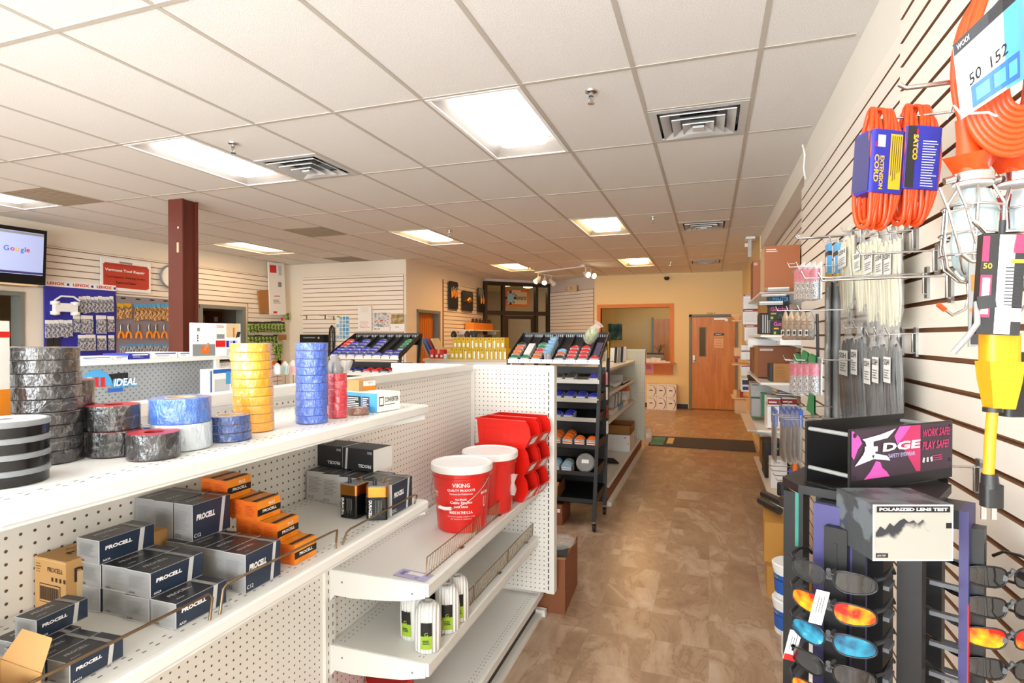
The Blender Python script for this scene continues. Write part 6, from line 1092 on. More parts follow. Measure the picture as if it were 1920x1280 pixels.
# screw tube packs
def mk_tubep(green=False):
    def f():
        t = thing('screw_pack', '', 'packet'); b = MB(); b.rbox(-.012, .012, -.024, .024, -.22, -.1, .01, 'screws', 3); b.build('screws', t); b = MB(); b.rbox(-.012, .012, -.024, .024, -.1, -.02, .01, 'pinkbits', 3); b.build('anchors', t)
        b = MB(); b.rbox(-.014, .014, -.027, .027, -.225, -.01, .01, 'clearplastic', 3); b.build('tube', t)
        b = MB(); b.box(.013, .015, -.03, .03, -.22, .02, 'paper'); b.rect((-.0145, 0, -.16), (0,-1,0), (0,0,1), .02, .05, 'charcoal') if False else None; b.build('card', t); return t
    return Kind(f)
KSP = mk_tubep()
def srow(us, v0, v1, x, lab, grp, K=KSP, hz=.225, wy=.054):
    for i, (u0, u1) in enumerate(us):
        y, z = hang(K, u0, u1, v0, v1, x, '%s, %s' % (lab, PK[i] if i < len(us)-1 else 'rightmost'), grp, hz, wy); 
        if i % 2 == 0: hook(y, z+.006, x-.05, 'wall hook behind the %s, %s' % (grp, ORD[i]))
srow(((1492, 1502), (1500, 1512), (1510, 1521), (1520, 1533)), 501, 563, .42, 'clear screw pack with pink anchors, upper row', 'upper screw packs')
srow(((1484, 1496), (1496, 1508), (1508, 1520), (1520, 1533)), 676, 738, .38, 'clear screw pack with pink anchors, lower row by the green tags', 'lower screw packs')
def mk_bagp():
    t = thing('fastener_bag', '', 'bag'); b = MB(); b.lathe([(.02, -.2), (.026, -.19), (.024, -.05), (.01, -.01), (.004, 0)][::1], 'bagged', 10, sm=True, sx=.45); b.build('filled_bag', t); b = MB(); b.rect((-.013, 0, -.15), (0,-1,0), (0,0,1), .024, .04, 'paper'); b.rect((-.013, 0, -.15), (0,-1,0), (0,0,1), .016, .025, 'black', off=.001); b.build('label', t); return t
KFB = Kind(mk_bagp)
srow(((1467, 1479), (1478, 1490), (1489, 1502), (1501, 1514), (1513, 1526)), 583, 637, .40, 'grey fastener bag under the pink screw packs', 'grey fastener bags', KFB, .2, .05)
b = MB()
for k in range(4): b.tube([(0, k*.008, 0), (.004, k*.008+.004, -.17)], .004, 'charcoal', 5)
tag(b.build('black_ties', None, P(1533, 588, x=.40)), 'short bundle of black ties right of the grey fastener bags', 'ties')
for i, (u0, u1, v0, v1) in enumerate(((1486, 1500, 663, 676), (1499, 1515, 657, 676), (1512, 1530, 664, 676), (1512, 1527, 735, 768))):
    a_, c_ = P(u0, v1, x=.37), P(u1, v0, x=.37); b = MB(); b.poly((0,0,0), (0,-1,0), (0,0,1), [(0, .0), (a_.y-c_.y, 0), (a_.y-c_.y, (c_.z-a_.z)*.8), ((a_.y-c_.y)*.4, c_.z-a_.z)], 'green'); b.poly((.004,0,0), (0,1,0), (0,0,1), [(c_.y-a_.y, 0), (0, .0), (-(a_.y-c_.y)*.4, c_.z-a_.z), (c_.y-a_.y, (c_.z-a_.z)*.8)], 'green'); tag(b.build('green_tag', None, a_), 'green plastic hang tag by the lower screw packs, %s' % ('left', 'middle', 'right', 'lowest, dangling')[i], 'tag')
# blue headed dark packs
def mk_heat():
    t = thing('tubing_pack', '', 'packet'); b = MB(); b.lathe([(.015, -.3), (.019, -.28), (.018, -.1)], 'charcoal', 10, sx=.5); b.build('black_tubing', t); b = MB(); b.box(-.008, .008, -.02, .02, -.1, -.01, 'blue'); b.build('blue_card', t); b = MB(); b.lathe([(.012, -.32), (.022, -.3), (.022, -.04), (.006, 0)], 'film', 10, sm=True, sx=.6); b.build('clear_bag', t); return t
KHT = Kind(mk_heat)
srow(((1448, 1456), (1463, 1475), (1474, 1486), (1485, 1495), (1493, 1503)), 762, 868, .40, 'dark tubing pack with a blue card in the lower rack row', 'dark tubing packs', KHT, .32, .044)
for i, (u, v) in enumerate(((1458, 776), (1470, 780), (1480, 784))): p = P(u, v, x=.33); hook(p.y, p.z, .30, 'long thin chrome hook over the tubing packs, %s' % ORD[i], .015)
# empty display hooks
for i, (u, v) in enumerate(((1536, 408), (1531, 414), (1525, 420), (1518, 430))):
    p = P(u, v, x=.42); hook(P(1590+i*2, 410, x=XW).y, p.z, .42-.01*i, 'empty chrome hook near the top of the slat wall, %s' % ORD[i], .014)
p = P(1622, 484, x=.33); hook(P(1740, 484, x=XW).y+.0, P(1740, 490, x=XW-.1).z, .28, 'empty chrome hook right of the ivory ties, upper')
hook(P(1785, 515, x=XW).y, P(1790, 515, x=XW).z, .30, 'long empty chrome hook under the lamp guard, lower', .02, r=.004); hook(P(1760, 440, x=XW).y, P(1762, 437, x=XW-.1).z, .42, 'chrome hook just left of the lamp guard', .02)
hook(P(1838, 885, x=XW).y, P(1826, 870, x=XW).z, .47, 'chrome hook beside the eyewear sign', .02)
# orange cord bundles in blue sleeves
def mk_cord():       # hangs from origin down, faces -y
    t = thing('extension_cord', '', 'cord'); b = MB(); H_, W_ = .31, .048
    for k in range(9):
        o = (k-4)*.0098; dz = .008*math.sin(k*2.1); pts = []; hh_ = H_/2-.008*(k % 3)
        for i in range(24):
            th = 2*math.pi*i/24; c_ = math.cos(th); pts.append((o*(1.0-.25*abs(math.sin(th))**3)+.006*math.sin(th*2+k), .026*math.copysign(abs(c_)**.6, c_), -H_/2+dz+hh_*math.sin(th)))
        b.tube(pts, .0056, 'cordorange', 7, True)
    b.build('cord', t); b = MB(); b.rbox(-.047, .047, -.036, .033, -.225, -.065, .014, 'royal', 4); s_ = b.build('sleeve', t); return t
KCd = Kind(mk_cord)
for i, (uc, v0, rz, l) in enumerate(((1652, 207, 12, 'orange extension cord in a blue sleeve with yellow panel, left of two'), (1720, 200, 6, 'orange extension cord in a blue sleeve lettered vertically, right of two'))):
    p = PD(uc, v0, 1.5); t = KCd.put(l, p, (0, R(4), R(rz+12)), 'orange extension cords')
    b = MB(); r_, u_ = (1,0,0), (0,0,1); f = -.036
    if i == 0:
        b.rect((.018, f, -.145), r_, u_, .032, .14, 'ybox'); b.lines((.018, f, -.145), (0,0,-1), r_, .13, .028, 5, 'charcoal', off=.0012, fill=.3); b.text('EXTENSION', (-.018, f, -.175), (0,0,-1), r_, .011, 'ybox', w_=.085, bold=.03); b.text('CORD', (-.032, f, -.165), (0,0,-1), r_, .013, 'ybox', w_=.07, bold=.03); b.rect((-.022, f, -.095), r_, u_, .02, .03, 'white'); b.text('50', (-.036, f, -.105), (0,0,-1), r_, .009, 'red'); b.box(-.048, -.0475, -.03, .03, -.22, -.07, 'purple')
    else:
        b.rect((-.034, f, -.145), r_, u_, .022, .155, 'charcoal'); b.text('SATCO', (-.024, f, -.12), (0,0,-1), r_, .013, 'ybox', w_=.065, bold=.05); b.lines((.014, f, -.16), r_, u_, .04, .12, 18, 'white', fill=.3); b.rect((-.024, f, -.08), r_, u_, .01, .012, 'red')
    ch = b.build('sleeve_print'); ch.parent = t
    hk_ = hook(p.y+.01, p.z-.02, p.x-.03, 'chrome hook carrying the %s orange cord bundle' % ('left', 'right')[i], .01)
# large hand lamp bundle, upper right
d0 = .95; p = PD(1850, 20, d0)
t = thing('work_light', 'orange corded work light bundle with blue label, upper right corner', 'work light', (p.x, p.y, p.z), (0, 0, YAW+R(-14)))
def lp(u, v, dd=0): q_ = PD(u, v, d0+dd); return t.matrix_basis.inverted() @ q_
b = MB(); rnd = random.Random(3)
for k in range(12):
    c1 = lp(1862+rnd.uniform(-4, 4), 130, 0); a_ = .044+.0022*(k % 6); h_ = .125+.004*(k % 5); yo = -.03+.006*(k//2)
    b.tube([(c1.x+a_*math.cos(2*math.pi*i/30), c1.y+yo+.008*math.sin(2*math.pi*i/30+k), c1.z+h_*math.sin(2*math.pi*i/30)) for i in range(30)], .0055, 'cordorange', 8, True)
for k in range(9):
    c1 = lp(1863, 205, 0); a_ = .062-.0052*k; h_ = .098-.0085*k; yo = -.043-.001*k
    b.tube([(c1.x-a_*.75+.0012*k, c1.y+yo+.012, c1.z+.13)]+[(c1.x+.0012*k+a_*math.cos(math.pi*(1+i/18)), c1.y+yo, c1.z+.01+h_*math.sin(math.pi*(1+i/18))) for i in range(19)]+[(c1.x+a_*.8+.0012*k, c1.y+yo+.012, c1.z+.13)], .0056, 'cordorange', 8)
b.build('coiled_cord', t)
b = MB(); A_, B_, C_, D_ = lp(1783, 90, -.07), lp(1925, -45, -.09), lp(1925, 145, -.09), lp(1800, 225, -.07); n_ = 6
def bil(s_, q_): return (A_*(1-s_)+B_*s_)*(1-q_)+(D_*(1-s_)+C_*s_)*q_
def patch(s0, s1, q0, q1, m_, off):
    vs = []; 
    for i in range(n_+1):
        s_ = s0+(s1-s0)*i/n_
        for q_ in (q0, q1): v_ = bil(s_, q_); vs.append((v_.x, v_.y-.03*math.sin(math.pi*s_)-off, v_.z))
    b.add(vs, [(2*i+1, 2*i+3, 2*i+2, 2*i) for i in range(n_)], m_); b.add([(x, y+.001+off*.3, z) for x, y, z in vs], [(2*i, 2*i+2, 2*i+3, 2*i+1) for i in range(n_)], m_)
patch(0, 1, 0, 1, 'white', 0); patch(0, 1, -.02, .14, 'charcoal', .0006); patch(.5, 1, .14, 1, 'skyblue', .0006); patch(.12, .74, .68, .96, 'blue', .0012); 
for k in range(3): patch(.16+.19*k, .3+.19*k, .74, .9, 'skyblue', .0018)
ux = (B_-A_).normalized(); uz = (A_-D_).normalized()
def tx(s, s_, q_, h_, m_, w_=None, off=.012): v_ = bil(s_, q_); v_ = Vector((v_.x, v_.y-.03*math.sin(math.pi*s_), v_.z)); b.text(s, v_, ux, uz, h_, m_, w_=w_, off=.007)
tx('50', .15, .58, .017, 'black'); tx('152', .4, .56, .017, 'black'); tx('Work Light', .27, .28, .008, 'grey', .05); tx('lampara de', .27, .36, .007, 'grey', .045); tx('S', .93, .3, .03, 'white'); tx('WOODS', .09, .06, .008, 'white', .03)
b.build('label_wrap', t)
b = MB(); q0 = lp(1786, 200, -.05); q1 = lp(1800, 215, -.09); q2 = lp(1850, 212, -.1); b.tube([q0+Vector((-.01, 0, -.02)), q0, q1, q2, q2+Vector((.02, .02, 0))], .0018, 'white', 6); b.build('zip_tie', t)
for i, (uc, dd) in enumerate(((1822, 0), (1905, .03))):
    c0, c1, c2 = lp(uc-18, 225, dd), lp(uc-6, 300, dd), lp(uc, 345, dd); b = MB(); b.tube([c0, (c0+c1)/2, c1, c2], [.012, .014, .02, .026], 'cordorange', 14); b.tube([c1+Vector((0,0,.004)), c1+Vector((.0,0,-.03))], [.04, .02], 'cordorange', 4); b.build('handle', t)
    b = MB(); b.tube([c2+Vector((0,0,.016)), c2+Vector((0,0,.002))], .029, 'chrome', 18); b.tube([c2+Vector((0,0,.001)), c2+Vector((0,0,-.004))], .027, 'white', 18); b.tube([c2+Vector((-.03,-.01,.008)), c2+Vector((-.045,-.01,.004))], .006, 'chrome', 8); b.build('clamp_ring', t)
def mk_guard():
    t = thing('lamp_guard', '', 'lamp guard'); b = MB(); r = .033
    prof = [(.02, -.005), (.033, -.035), (.034, -.1), (.028, -.13), (.012, -.147), (0, -.15)]; n = 14; vs = []
    for rr, z in prof: vs += [(rr*math.sin(math.pi*(i/n-.5)), -rr*math.cos(math.pi*(i/n-.5)), z) for i in range(n+1)]
    b.add(vs, [(k*(n+1)+i, k*(n+1)+i+1, (k+1)*(n+1)+i+1, (k+1)*(n+1)+i) for k in range(len(prof)-1) for i in range(n)], 'reflectorblue', True); b.build('reflector', t); b = MB(); w_ = .0024
    for a in (0, 60, 120, 180, 240, 300):
        c_, s_ = math.cos(R(a)), math.sin(R(a)); b.tube([(rr*1.25*c_, rr*1.25*s_, z) for rr, z in [(.02, .0), (.033, -.03), (.034, -.1), (.028, -.135), (.01, -.155), (.0, -.157)]], w_, 'chrome', 6)
    for z, rr in ((-.035, .042), (-.08, .043), (-.115, .04)): b.tube([(rr*math.cos(a*.42), rr*math.sin(a*.42), z) for a in range(15)], w_*.8, 'chrome', 6, True)
    b.tube([(0, 0, -.157), (.004, 0, -.18), (.0, 0, -.2), (-.02, 0, -.212), (-.04, 0, -.2)], w_, 'chrome', 6); b.build('wire_cage', t); b = MB(); b.tube([(-.034, 0, -.204), (-.046, 0, -.196)], .0042, 'cordorange', 8); b.build('hook_tip', t); return t
mat('reflectorblue', 'BCCDD0', .25, .6)
KG = Kind(mk_guard)
KG.put('wire lamp guard with a pale metal reflector, left of the two', PD(1826, 352, .95), (0, R(4), YAW), 'wire lamp guards'); KG.put('wire lamp guard with a pale metal reflector at the right edge', PD(1909, 352, .98), (0, R(-6), YAW+.4), 'wire lamp guards')
t = thing('lamp_guard', 'opened half of a wire lamp guard swung out to the left', 'lamp guard', PD(1782, 372, .93), (R(4), R(-12), YAW)); b = MB()
for x in (-.016, .012): b.tube([(x, 0, .02), (x-.006, -.02, -.02), (x-.002, -.024, -.08), (x+.008, -.012, -.115), (x+.02, 0, -.125)], .0024, 'chrome', 6)
for z in (-.02, -.055, -.09): b.tube([(-.022, -.018, z), (.0, -.03, z), (.03, -.01, z+.004), (.045, .0, z+.008)], .0019, 'chrome', 6)
b.build('wire_cage', t)
p = PD(1690, 155, .98); hook(p.y+.02, p.z, p.x, 'long chrome hook carrying the large orange work light bundle', .004, r=.004)
b = MB()
for k in range(5): b.tube([(.028*math.cos(a*.5), .01*k, .05*math.sin(a*.5)) for a in range(13)], .006, 'darkred', 6, True)
tag(b.build('coiled_extension_cord', None, PD(1898, 415, 1.12), YAW), 'dark red coiled cord behind the lamp guard at the right edge', 'cord')
# yellow connector hanging in front at the right
c = PD(1858, 445, .62); t = thing('power_connector', 'yellow power connector and black plug hanging in front at the right', 'connector', c, (0, R(0), YAW+R(-10)))
def cp(u, v, dd=0): return t.matrix_basis.inverted() @ PD(u, v, .62+dd)
def blk(pts, m_, nm, n=4, par=t): b = MB(); b.tube([q_ for q_, r in pts], [r for q_, r in pts], m_, n); return b.build(nm, par)
b = MB(); a_ = cp(1874, 625); z_ = cp(1874, 765); b.M = Matrix.Translation((a_.x, a_.y, 0)); b.rbox(-.0165, .0165, -.012, .012, a_.z-.03, a_.z, .007, 'yellow', 4); b.prism([(-.015, -.012), (.015, -.012), (.015, .012), (-.015, .012)], a_.z-.05, a_.z-.03, 'yellow', scale=1.1)
b.prism([(-.0105, -.009), (.0105, -.009), (.0105, .009), (-.0105, .009)], z_.z, a_.z-.05, 'yellow', scale=1.4); b.build('connector_body', t)
b = MB(); b.tube([cp(1862, 764), cp(1862, 772)], .009, 'black', 14); b.build('collar', t)
b = MB(); b.tube([cp(1862, 770), cp(1858, 820), cp(1855, 893)], .0052, 'yellow', 14); b.build('yellow_cord', t)
b = MB(); q0, q1, q2 = cp(1857, 888), cp(1858, 915), cp(1860, 950); b.tube([q0, q1], [.0075, .0085], 'black', 14); b.M = Matrix.Translation((q1.x, q1.y, 0)); b.rbox(-.008, .011, -.007, .007, q2.z, q1.z+.004, .004, 'black', 3); b.build('plug', t)
b = MB()
for dx in (-.006, .004): b.M = Matrix.Translation((q1.x+dx, q1.y, 0)); b.box(-.0025, .0025, -.0007, .0007, q2.z-.014, q2.z, 'chrome')
b.build('plug_blades', t)
t = thing('package_card', 'black, white and red printed package hanging above the yellow connector', 'package', PD(1877, 440, .61), (0, R(3), YAW+R(-18))); b = MB(); W_, Hc = .038, .106; b.box(-W_/2, W_/2, -.006, .006, -Hc, 0, 'black'); r_, u_ = (1,0,0), (0,0,1)
b.rect((.003, -.006, -Hc*.5), r_, u_, .014, Hc*.98, 'paper'); b.rect((.0135, -.006, -Hc*.1), r_, u_, .010, Hc*.18, 'magenta'); b.rect((.013, -.006, -Hc*.27), r_, u_, .012, .004, 'ybox', off=.001); b.lines((.010, -.006, -Hc*.52), r_, u_, .015, Hc*.4, 12, 'charcoal', off=.0016, fill=.35); b.rect((.011, -.006, -Hc*.8), r_, u_, .014, .014, 'white', off=.002); b.rect((-.0155, -.006, -Hc*.15), r_, u_, .006, Hc*.25, 'magenta'); b.text('50', (-.013, -.006, -Hc*.32), r_, u_, .006, 'ybox'); b.rect((-.0135, -.006, -Hc*.62), r_, u_, .010, Hc*.42, 'magenta'); b.rect((-.0135, -.006, -Hc*.62), r_, u_, .0065, Hc*.36, 'white', off=.001); b.rect((-.012, -.006, -Hc*.68), (1,0,.2), (-.2,0,1), .016, .014, 'charcoal', off=.0015); b.build('card', t)
b = MB(); b.tube([(0, 0, -.004), (0, .0, .015)], .003, 'charcoal', 6); b.build('hang_loop', t); b = MB(); b.tube([(-.018, .0, -Hc*.68), (-.02, -.01, -Hc*.9), (-.028, -.008, -Hc*1.05), (-.036, 0, -Hc*1.2)], .003, 'grey', 8); b.build('cord_end', t)
t = thing('package_card', 'grey and orange package hanging behind the black printed one', 'package', PD(1838, 485, .72), (0, 0, YAW+R(-30))); b = MB(); b.box(-.012, .03, -.003, .003, -.11, 0, 'grey'); b.rect((-.002, -.003, -.03), (1,0,0), (0,0,1), .016, .02, 'orange_d'); b.rect((-.002, -.003, -.065), (1,0,.8), (-.8,0,1), .014, .014, 'orange_d'); b.rect((-.0, -.003, -.1), (1,0,0), (0,0,1), .02, .014, 'charcoal'); b.build('card', t)
hook(.871, 1.668, .30, 'chrome hook carrying the grey and orange package', .006)
b = MB(); b.rbox(-.02, .05, -.02, .02, -.09, 0, .006, 'black', 3); tag(b.build('black_plug', None, PD(1895, 660, .82), YAW), 'black plug block hanging behind the yellow connector', 'plug')
p = PD(1877, 425, .61); hook(p.y+.012, p.z, p.x-.02, 'chrome hook carrying the black printed package', .01)

# ---------------------------------------------------------------- eyewear rack
mat('rackblack', '0E0E10', .4); mat('midgrey', '56575B', .4)
def CW(r, d): return Vector((r*math.cos(YAW)-d*math.sin(YAW), r*math.sin(YAW)+d*math.cos(YAW), 0))
C0 = CW(.77, 1.255); RR = YAW-R(45)
t = thing('eyewear_rack', 'black eyewear display rack with a pink and black safety eyewear sign', 'display rack', C0, RR)
for m_ in ((-1, -1), (1, -1), (1, 1), (-1, 1)):
    b = MB(); b.box(m_[0]*.105-.02, m_[0]*.105+.02, m_[1]*.105-.02, m_[1]*.105+.02, .06, 1.235, 'rackblack' if m_[0]*m_[1] > 0 else 'rackblack'); b.build('corner_post', t)
b = MB(); b.box(-.045, .045, -.045, .045, .06, 1.24, 'rackblack'); b.build('centre_column', t)
b = MB(); b.prism([(.17*math.cos(k*math.pi/4+.39), .17*math.sin(k*math.pi/4+.39)) for k in range(8)], .0, .06, 'rackblack'); b.build('base', t)
b = MB(); b.prism([(.14, -.09), (.14, .09), (.09, .14), (-.09, .14), (-.14, .09), (-.14, -.09), (-.09, -.14), (.09, -.14)], 1.238, 1.256, 'rackblack'); b.build('top_plate', t)
faces = [((0, -1), 'purple'), ((1, 0), 'purple'), ((0, 1), 'rackblack'), ((-1, 0), 'camo')]
for k, (n_, c_) in enumerate(faces[:2]):
    ang = math.atan2(n_[1], n_[0])+H90; b = MB(); b.M = Matrix.Rotation(ang, 4, 'Z')
    b.box(-.046, .046, -.185, -.17, .5, 1.236, c_); b.box(-.046, .046, -.17, -.045, 1.2, 1.236, 'rackblack'); b.box(-.020, .020, -.205, -.185, .5, 1.2, 'rackblack'); b.box(-.003, .003, -.2065, -.205, 1.12, 1.17, 'rackblack')
    if k == 1: b.box(-.0465, .0465, -.1855, -.184, .5, 1.06, 'clearred')
    if k == 0: b.box(.024, .0465, -.1855, -.184, .5, 1.2, 'rackblack')
    pn = b.build('face_panel', t)
    for j in range(6):
        b = MB(); b.M = Matrix.Rotation(ang, 4, 'Z')
        z = 1.118-.0585*j
        b.tube([(0, -.205, z), (0, -.24, z), (0, -.247, z+.014)], .0042, 'midgrey', 8); b.tube([(-.008, -.234, z-.004), (.008, -.234, z-.004)], .006, 'midgrey', 8); b.build('nose_peg', pn)
    for s_ in (-1, 1):
        for j in range(6): b = MB(); b.M = Matrix.Rotation(ang, 4, 'Z'); b.box(s_*.078-.005, s_*.078+.005, -.175, -.13, 1.10-.0585*j-.006, 1.10-.0585*j+.002, 'midgrey'); b.build('temple_rest', pn)
b = MB(); b.M = Matrix.Rotation(R(45), 4, 'Z') @ Matrix.Translation((-.058, 0, 0)) @ Matrix.Scale(.84, 4, (1, 0, 0))
TB = .15; b.box(-.085, .085, -.235, -.12, 1.172, 1.272, 'camo', {'-y': 'paper'}); r_, u_ = (1,0,0), (0,0,1); b.rect((0, -.235, 1.222), r_, u_, .165, .095, 'mountbase'); b.rect((0, -.235, 1.264), r_, u_, .155, .011, 'rackblack', off=.001); b.text('POLARIZED LENS TEST', (0, -.235, 1.264), r_, u_, .006, 'lightgrey', w_=.145, bold=.05, off=.0016)
mat('mountbase', 'A39F95', .4)
ridge = [(-.08, .0), (-.07, .012), (-.06, .006), (-.05, .018), (-.042, .012), (-.03, .022), (-.02, .026), (-.01, .019), (0, .023), (.008, .016), (.02, .024), (.03, .014), (.04, .004), (.02, -.006), (.01, .001), (-.01, -.006), (-.02, .0), (-.035, -.012), (-.05, -.008), (-.06, -.022), (-.07, -.016), (-.08, -.026)]
for i in range(len(ridge)//2-1): j = len(ridge)-1-i; b.poly((0, -.235, 1.222), r_, u_, [ridge[i], ridge[i+1], ridge[j-1], ridge[j]][::-1], 'mountain', off=.0016)
b.rect((-.066, -.235, 1.182), r_, u_, .026, .008, 'rackblack', off=.001); b.text('LENS TEST', (-.067, -.235, 1.182), r_, u_, .003, 'lightgrey', off=.0016); b.rect((.075, -.235, 1.235), r_, u_, .012, .01, 'rackblack', off=.001); b.build('lens_test_box', t)
b = MB(); b.M = Matrix.Rotation(R(45), 4, 'Z')
b.box(-.160, -.156, -.02, .01, 1.12, 1.237, 'kraft_d'); b.box(-.161, -.155, -.022, -.02, 1.12, 1.237, 'teal'); b.build('side_mirror', t)
# sign: printed front panel, back panel, spacer rods
sl, sr = CW(.676, 1.15), CW(.98, 1.28); sa = math.atan2(sr.y-sl.y, sr.x-sl.x); inv = t.matrix_basis.inverted(); W_ = (sr-sl).length
zt_, zb_ = CAMH-(806-631)/FPX*1.15, CAMH-(905-631)/FPX*1.15
Ms = inv @ (Matrix.Translation((sl.x, sl.y, 0)) @ Matrix.Rotation(sa, 4, 'Z'))
b = MB(); b.M = Ms; b.box(0, W_, 0, .005, zb_-.02, zt_, 'black'); b.box(.0, W_*.97, .1, .105, zb_-.035, zt_+.004, 'black'); b.box(.0, .012, .0, .105, zb_-.045, zb_-.02, 'black'); b.box(W_*.95, W_*.96, .0, .105, zb_-.045, zb_-.02, 'black'); b.box(0, W_*.96, .02, .1, zb_-.03, zb_-.025, 'charcoal'); sg = b.build('sign_frame', t)
for x, z in ((.008, zt_-.012), (.008, zb_+.01), (W_-.02, zt_-.012)): b = MB(); b.M = Ms; b.tube([(x, .004, z), (x, .1, z)], .0045, 'grey', 8); b.build('spacer_rod', sg)
for x, z in ((.012, zt_-.012), (.012, zb_+.008), (W_-.01, zt_-.012), (W_-.01, zb_+.02)): b = MB(); b.M = Ms; b.tube([(x, -.002, z), (x, 0, z)], .005, 'charcoal', 10); b.build('screw_cap', sg)
b = MB(); b.M = Ms; hh = zt_-zb_; r_, u_ = (1,0,0), (0,0,1); O_ = (0, 0, zb_)
b.rect((W_*.5, 0, zb_+hh*.5), r_, u_, W_*.985, hh*.97, 'signplum'); mat('signplum', '3A2838', .4); mat('signpink', 'D955B0', .4); mat('signrose', 'C22A62', .4)
b.poly(O_, r_, u_, [(.003, hh*.5), (.01, hh*.42), (.022, hh*.62), (.034, hh*.72), (.026, hh*.85), (.008, hh*.97), (.003, hh*.97)], 'signpink', off=.001); b.poly(O_, r_, u_, [(W_*.12, .002), (W_*.36, .002), (W_*.33, hh*.12), (W_*.29, hh*.2), (W_*.27, hh*.32), (W_*.23, hh*.35), (W_*.18, hh*.16)], 'signpink', off=.001)
b.poly(O_, r_, u_, [(W_*.45, hh*.98), (W_*.40, hh*.8), (W_*.5, hh*.5), (W_*.62, .004), (W_*.66, .004), (W_*.66, hh*.98)], 'signrose', off=.001); b.poly(O_, r_, u_, [(W_*.45, hh*.98), (W_*.40, hh*.8), (W_*.43, hh*.62), (W_*.5, hh*.8), (W_*.56, hh*.98)], 'signpink', off=.0015)
E_ = [(.03, .30), (.37, .37), (.34, .42), (.23, .40), (.2, .48), (.27, .5), (.21, .57), (.17, .55), (.21, .68), (.3, .75), (.40, .93), (.25, .83), (.11, .80), (.14, .72), (.1, .53), (.13, .45)]
E_ = [(.03, .30), (.20, .40), (.36, .33), (.33, .43), (.22, .50), (.20, .55), (.24, .58), (.22, .64), (.18, .64), (.20, .73), (.33, .78), (.41, .95), (.26, .84), (.10, .80), (.14, .70), (.11, .52), (.15, .46)]
for tri in (((.03,.30),(.2,.40),(.17,.52),(.11,.52)), ((.2,.40),(.36,.33),(.33,.43),(.22,.5)), ((.11,.52),(.24,.54),(.24,.64),(.14,.64)), ((.14,.64),(.2,.64),(.2,.76),(.12,.8)), ((.10,.80),(.14,.72),(.33,.78),(.41,.95),(.26,.86)), ((.12,.46),(.22,.48),(.2,.66),(.12,.66))): b.poly(O_, r_, u_, [(x*W_, z*hh) for x, z in tri], 'white', off=.002+.0002*len(b.f) % .0012)
b.text('DGE', (W_*.47, 0, zb_+hh*.6), r_, u_, hh*.17, 'white', w_=W_*.36, bold=.04, shear=.15, off=.0025); b.text('SAFETY EYEWEAR', (W_*.47, 0, zb_+hh*.42), r_, u_, hh*.08, 'lavender', w_=W_*.26, bold=.02, off=.0025)
b.text('WORK SAFE!', (W_*.82, 0, zb_+hh*.8), r_, u_, hh*.17, 'signrose', w_=W_*.29, bold=.02, shear=.15, off=.002); b.text('PLAY SAFE!', (W_*.815, 0, zb_+hh*.54), r_, u_, hh*.17, 'signrose', w_=W_*.27, bold=.02, shear=.15, off=.002)
for k in range(3): b.rect((W_*(.69+.04*k), 0, zb_+hh*.25), (1,0,.3*(k-1)), (-.3*(k-1),0,1), W_*.022, hh*.1, 'lightgrey', off=.002)
b.lines((W_*.84, 0, zb_+hh*.27), r_, u_, W_*.12, hh*.13, 3, 'signrose', off=.002); b.build('sign_print', sg)
def mk_gl(lens, fr):
    def f():
        t = thing('sunglasses', '', 'sunglasses')
        yy = lambda x: 4.6*x*x
        for s_ in (-1, 1):
            ring = []
            for i in range(20):
                a = 2*math.pi*i/20; ca_, sa_ = math.cos(a), math.sin(a); x = .0375+.031*math.copysign(abs(ca_)**.75, ca_); z = .0185*math.copysign(abs(sa_)**.8, sa_)*(1-.25*(x-.0375)/.031*(1 if sa_ < 0 else .1))+.0-.1*(x-.0375)*(1 if True else 0)
                ring.append((s_*x, yy(x), z-.004))
            cx_ = sum(p[0] for p in ring)/20; b = MB(); mid = [(cx_+(p[0]-cx_)*.5, yy(abs(cx_+(p[0]-cx_)*.5)), -.004+(p[2]+.004)*.5) for p in ring]; ctr = (cx_, yy(abs(cx_)), -.004)
            vs = ring+mid+[ctr]; fs = [(i, (i+1) % 20, 20+(i+1) % 20, 20+i) for i in range(20)]+[(20+i, 20+(i+1) % 20, 40) for i in range(20)]
            b.add(vs, fs if s_ > 0 else [q_[::-1] for q_ in fs], lens, True); b.build('lens', t)
            b = MB(); b.tube([(x, y-.0005, z) for x, y, z in ring], .0016, fr, 6, True); b.build('rim', t)
            b = MB(); b.tube([(s_*.066, yy(.066), .006), (s_*.0745, .034, .007), (s_*.075, .075, .004), (s_*.072, .11, -.004), (s_*.07, .132, -.022)], [.004, .0038, .003, .0028, .0034], fr, 8); b.build('temple', t)
        b = MB(); b.tube([(-.008, 0, .005), (0, -.001, .008), (.008, 0, .005)], .0022, fr, 8); b.build('bridge', t); return t
    return Kind(f)
mat('gunmetal', '2C2D31', .3, .3)
GK = dict(dark=mk_gl('lens_dark', 'black_gloss'), fire=mk_gl('lens_fire', 'gunmetal'), blue=mk_gl('lens_blue', 'gunmetal'), smoke=mk_gl('lens_smoke', 'gunmetal'))
def face_pt(k, z): n_ = ((0, -1), (1, 0))[k]; return C0 + Matrix.Rotation(RR, 3, 'Z') @ Vector((n_[0]*.243, n_[1]*.243, 0)) + Vector((0, 0, z))
GN = dict(dark='dark grey lenses', fire='fiery orange mirror lenses', blue='blue mirror lenses', smoke='smoke lenses and a grey frame')
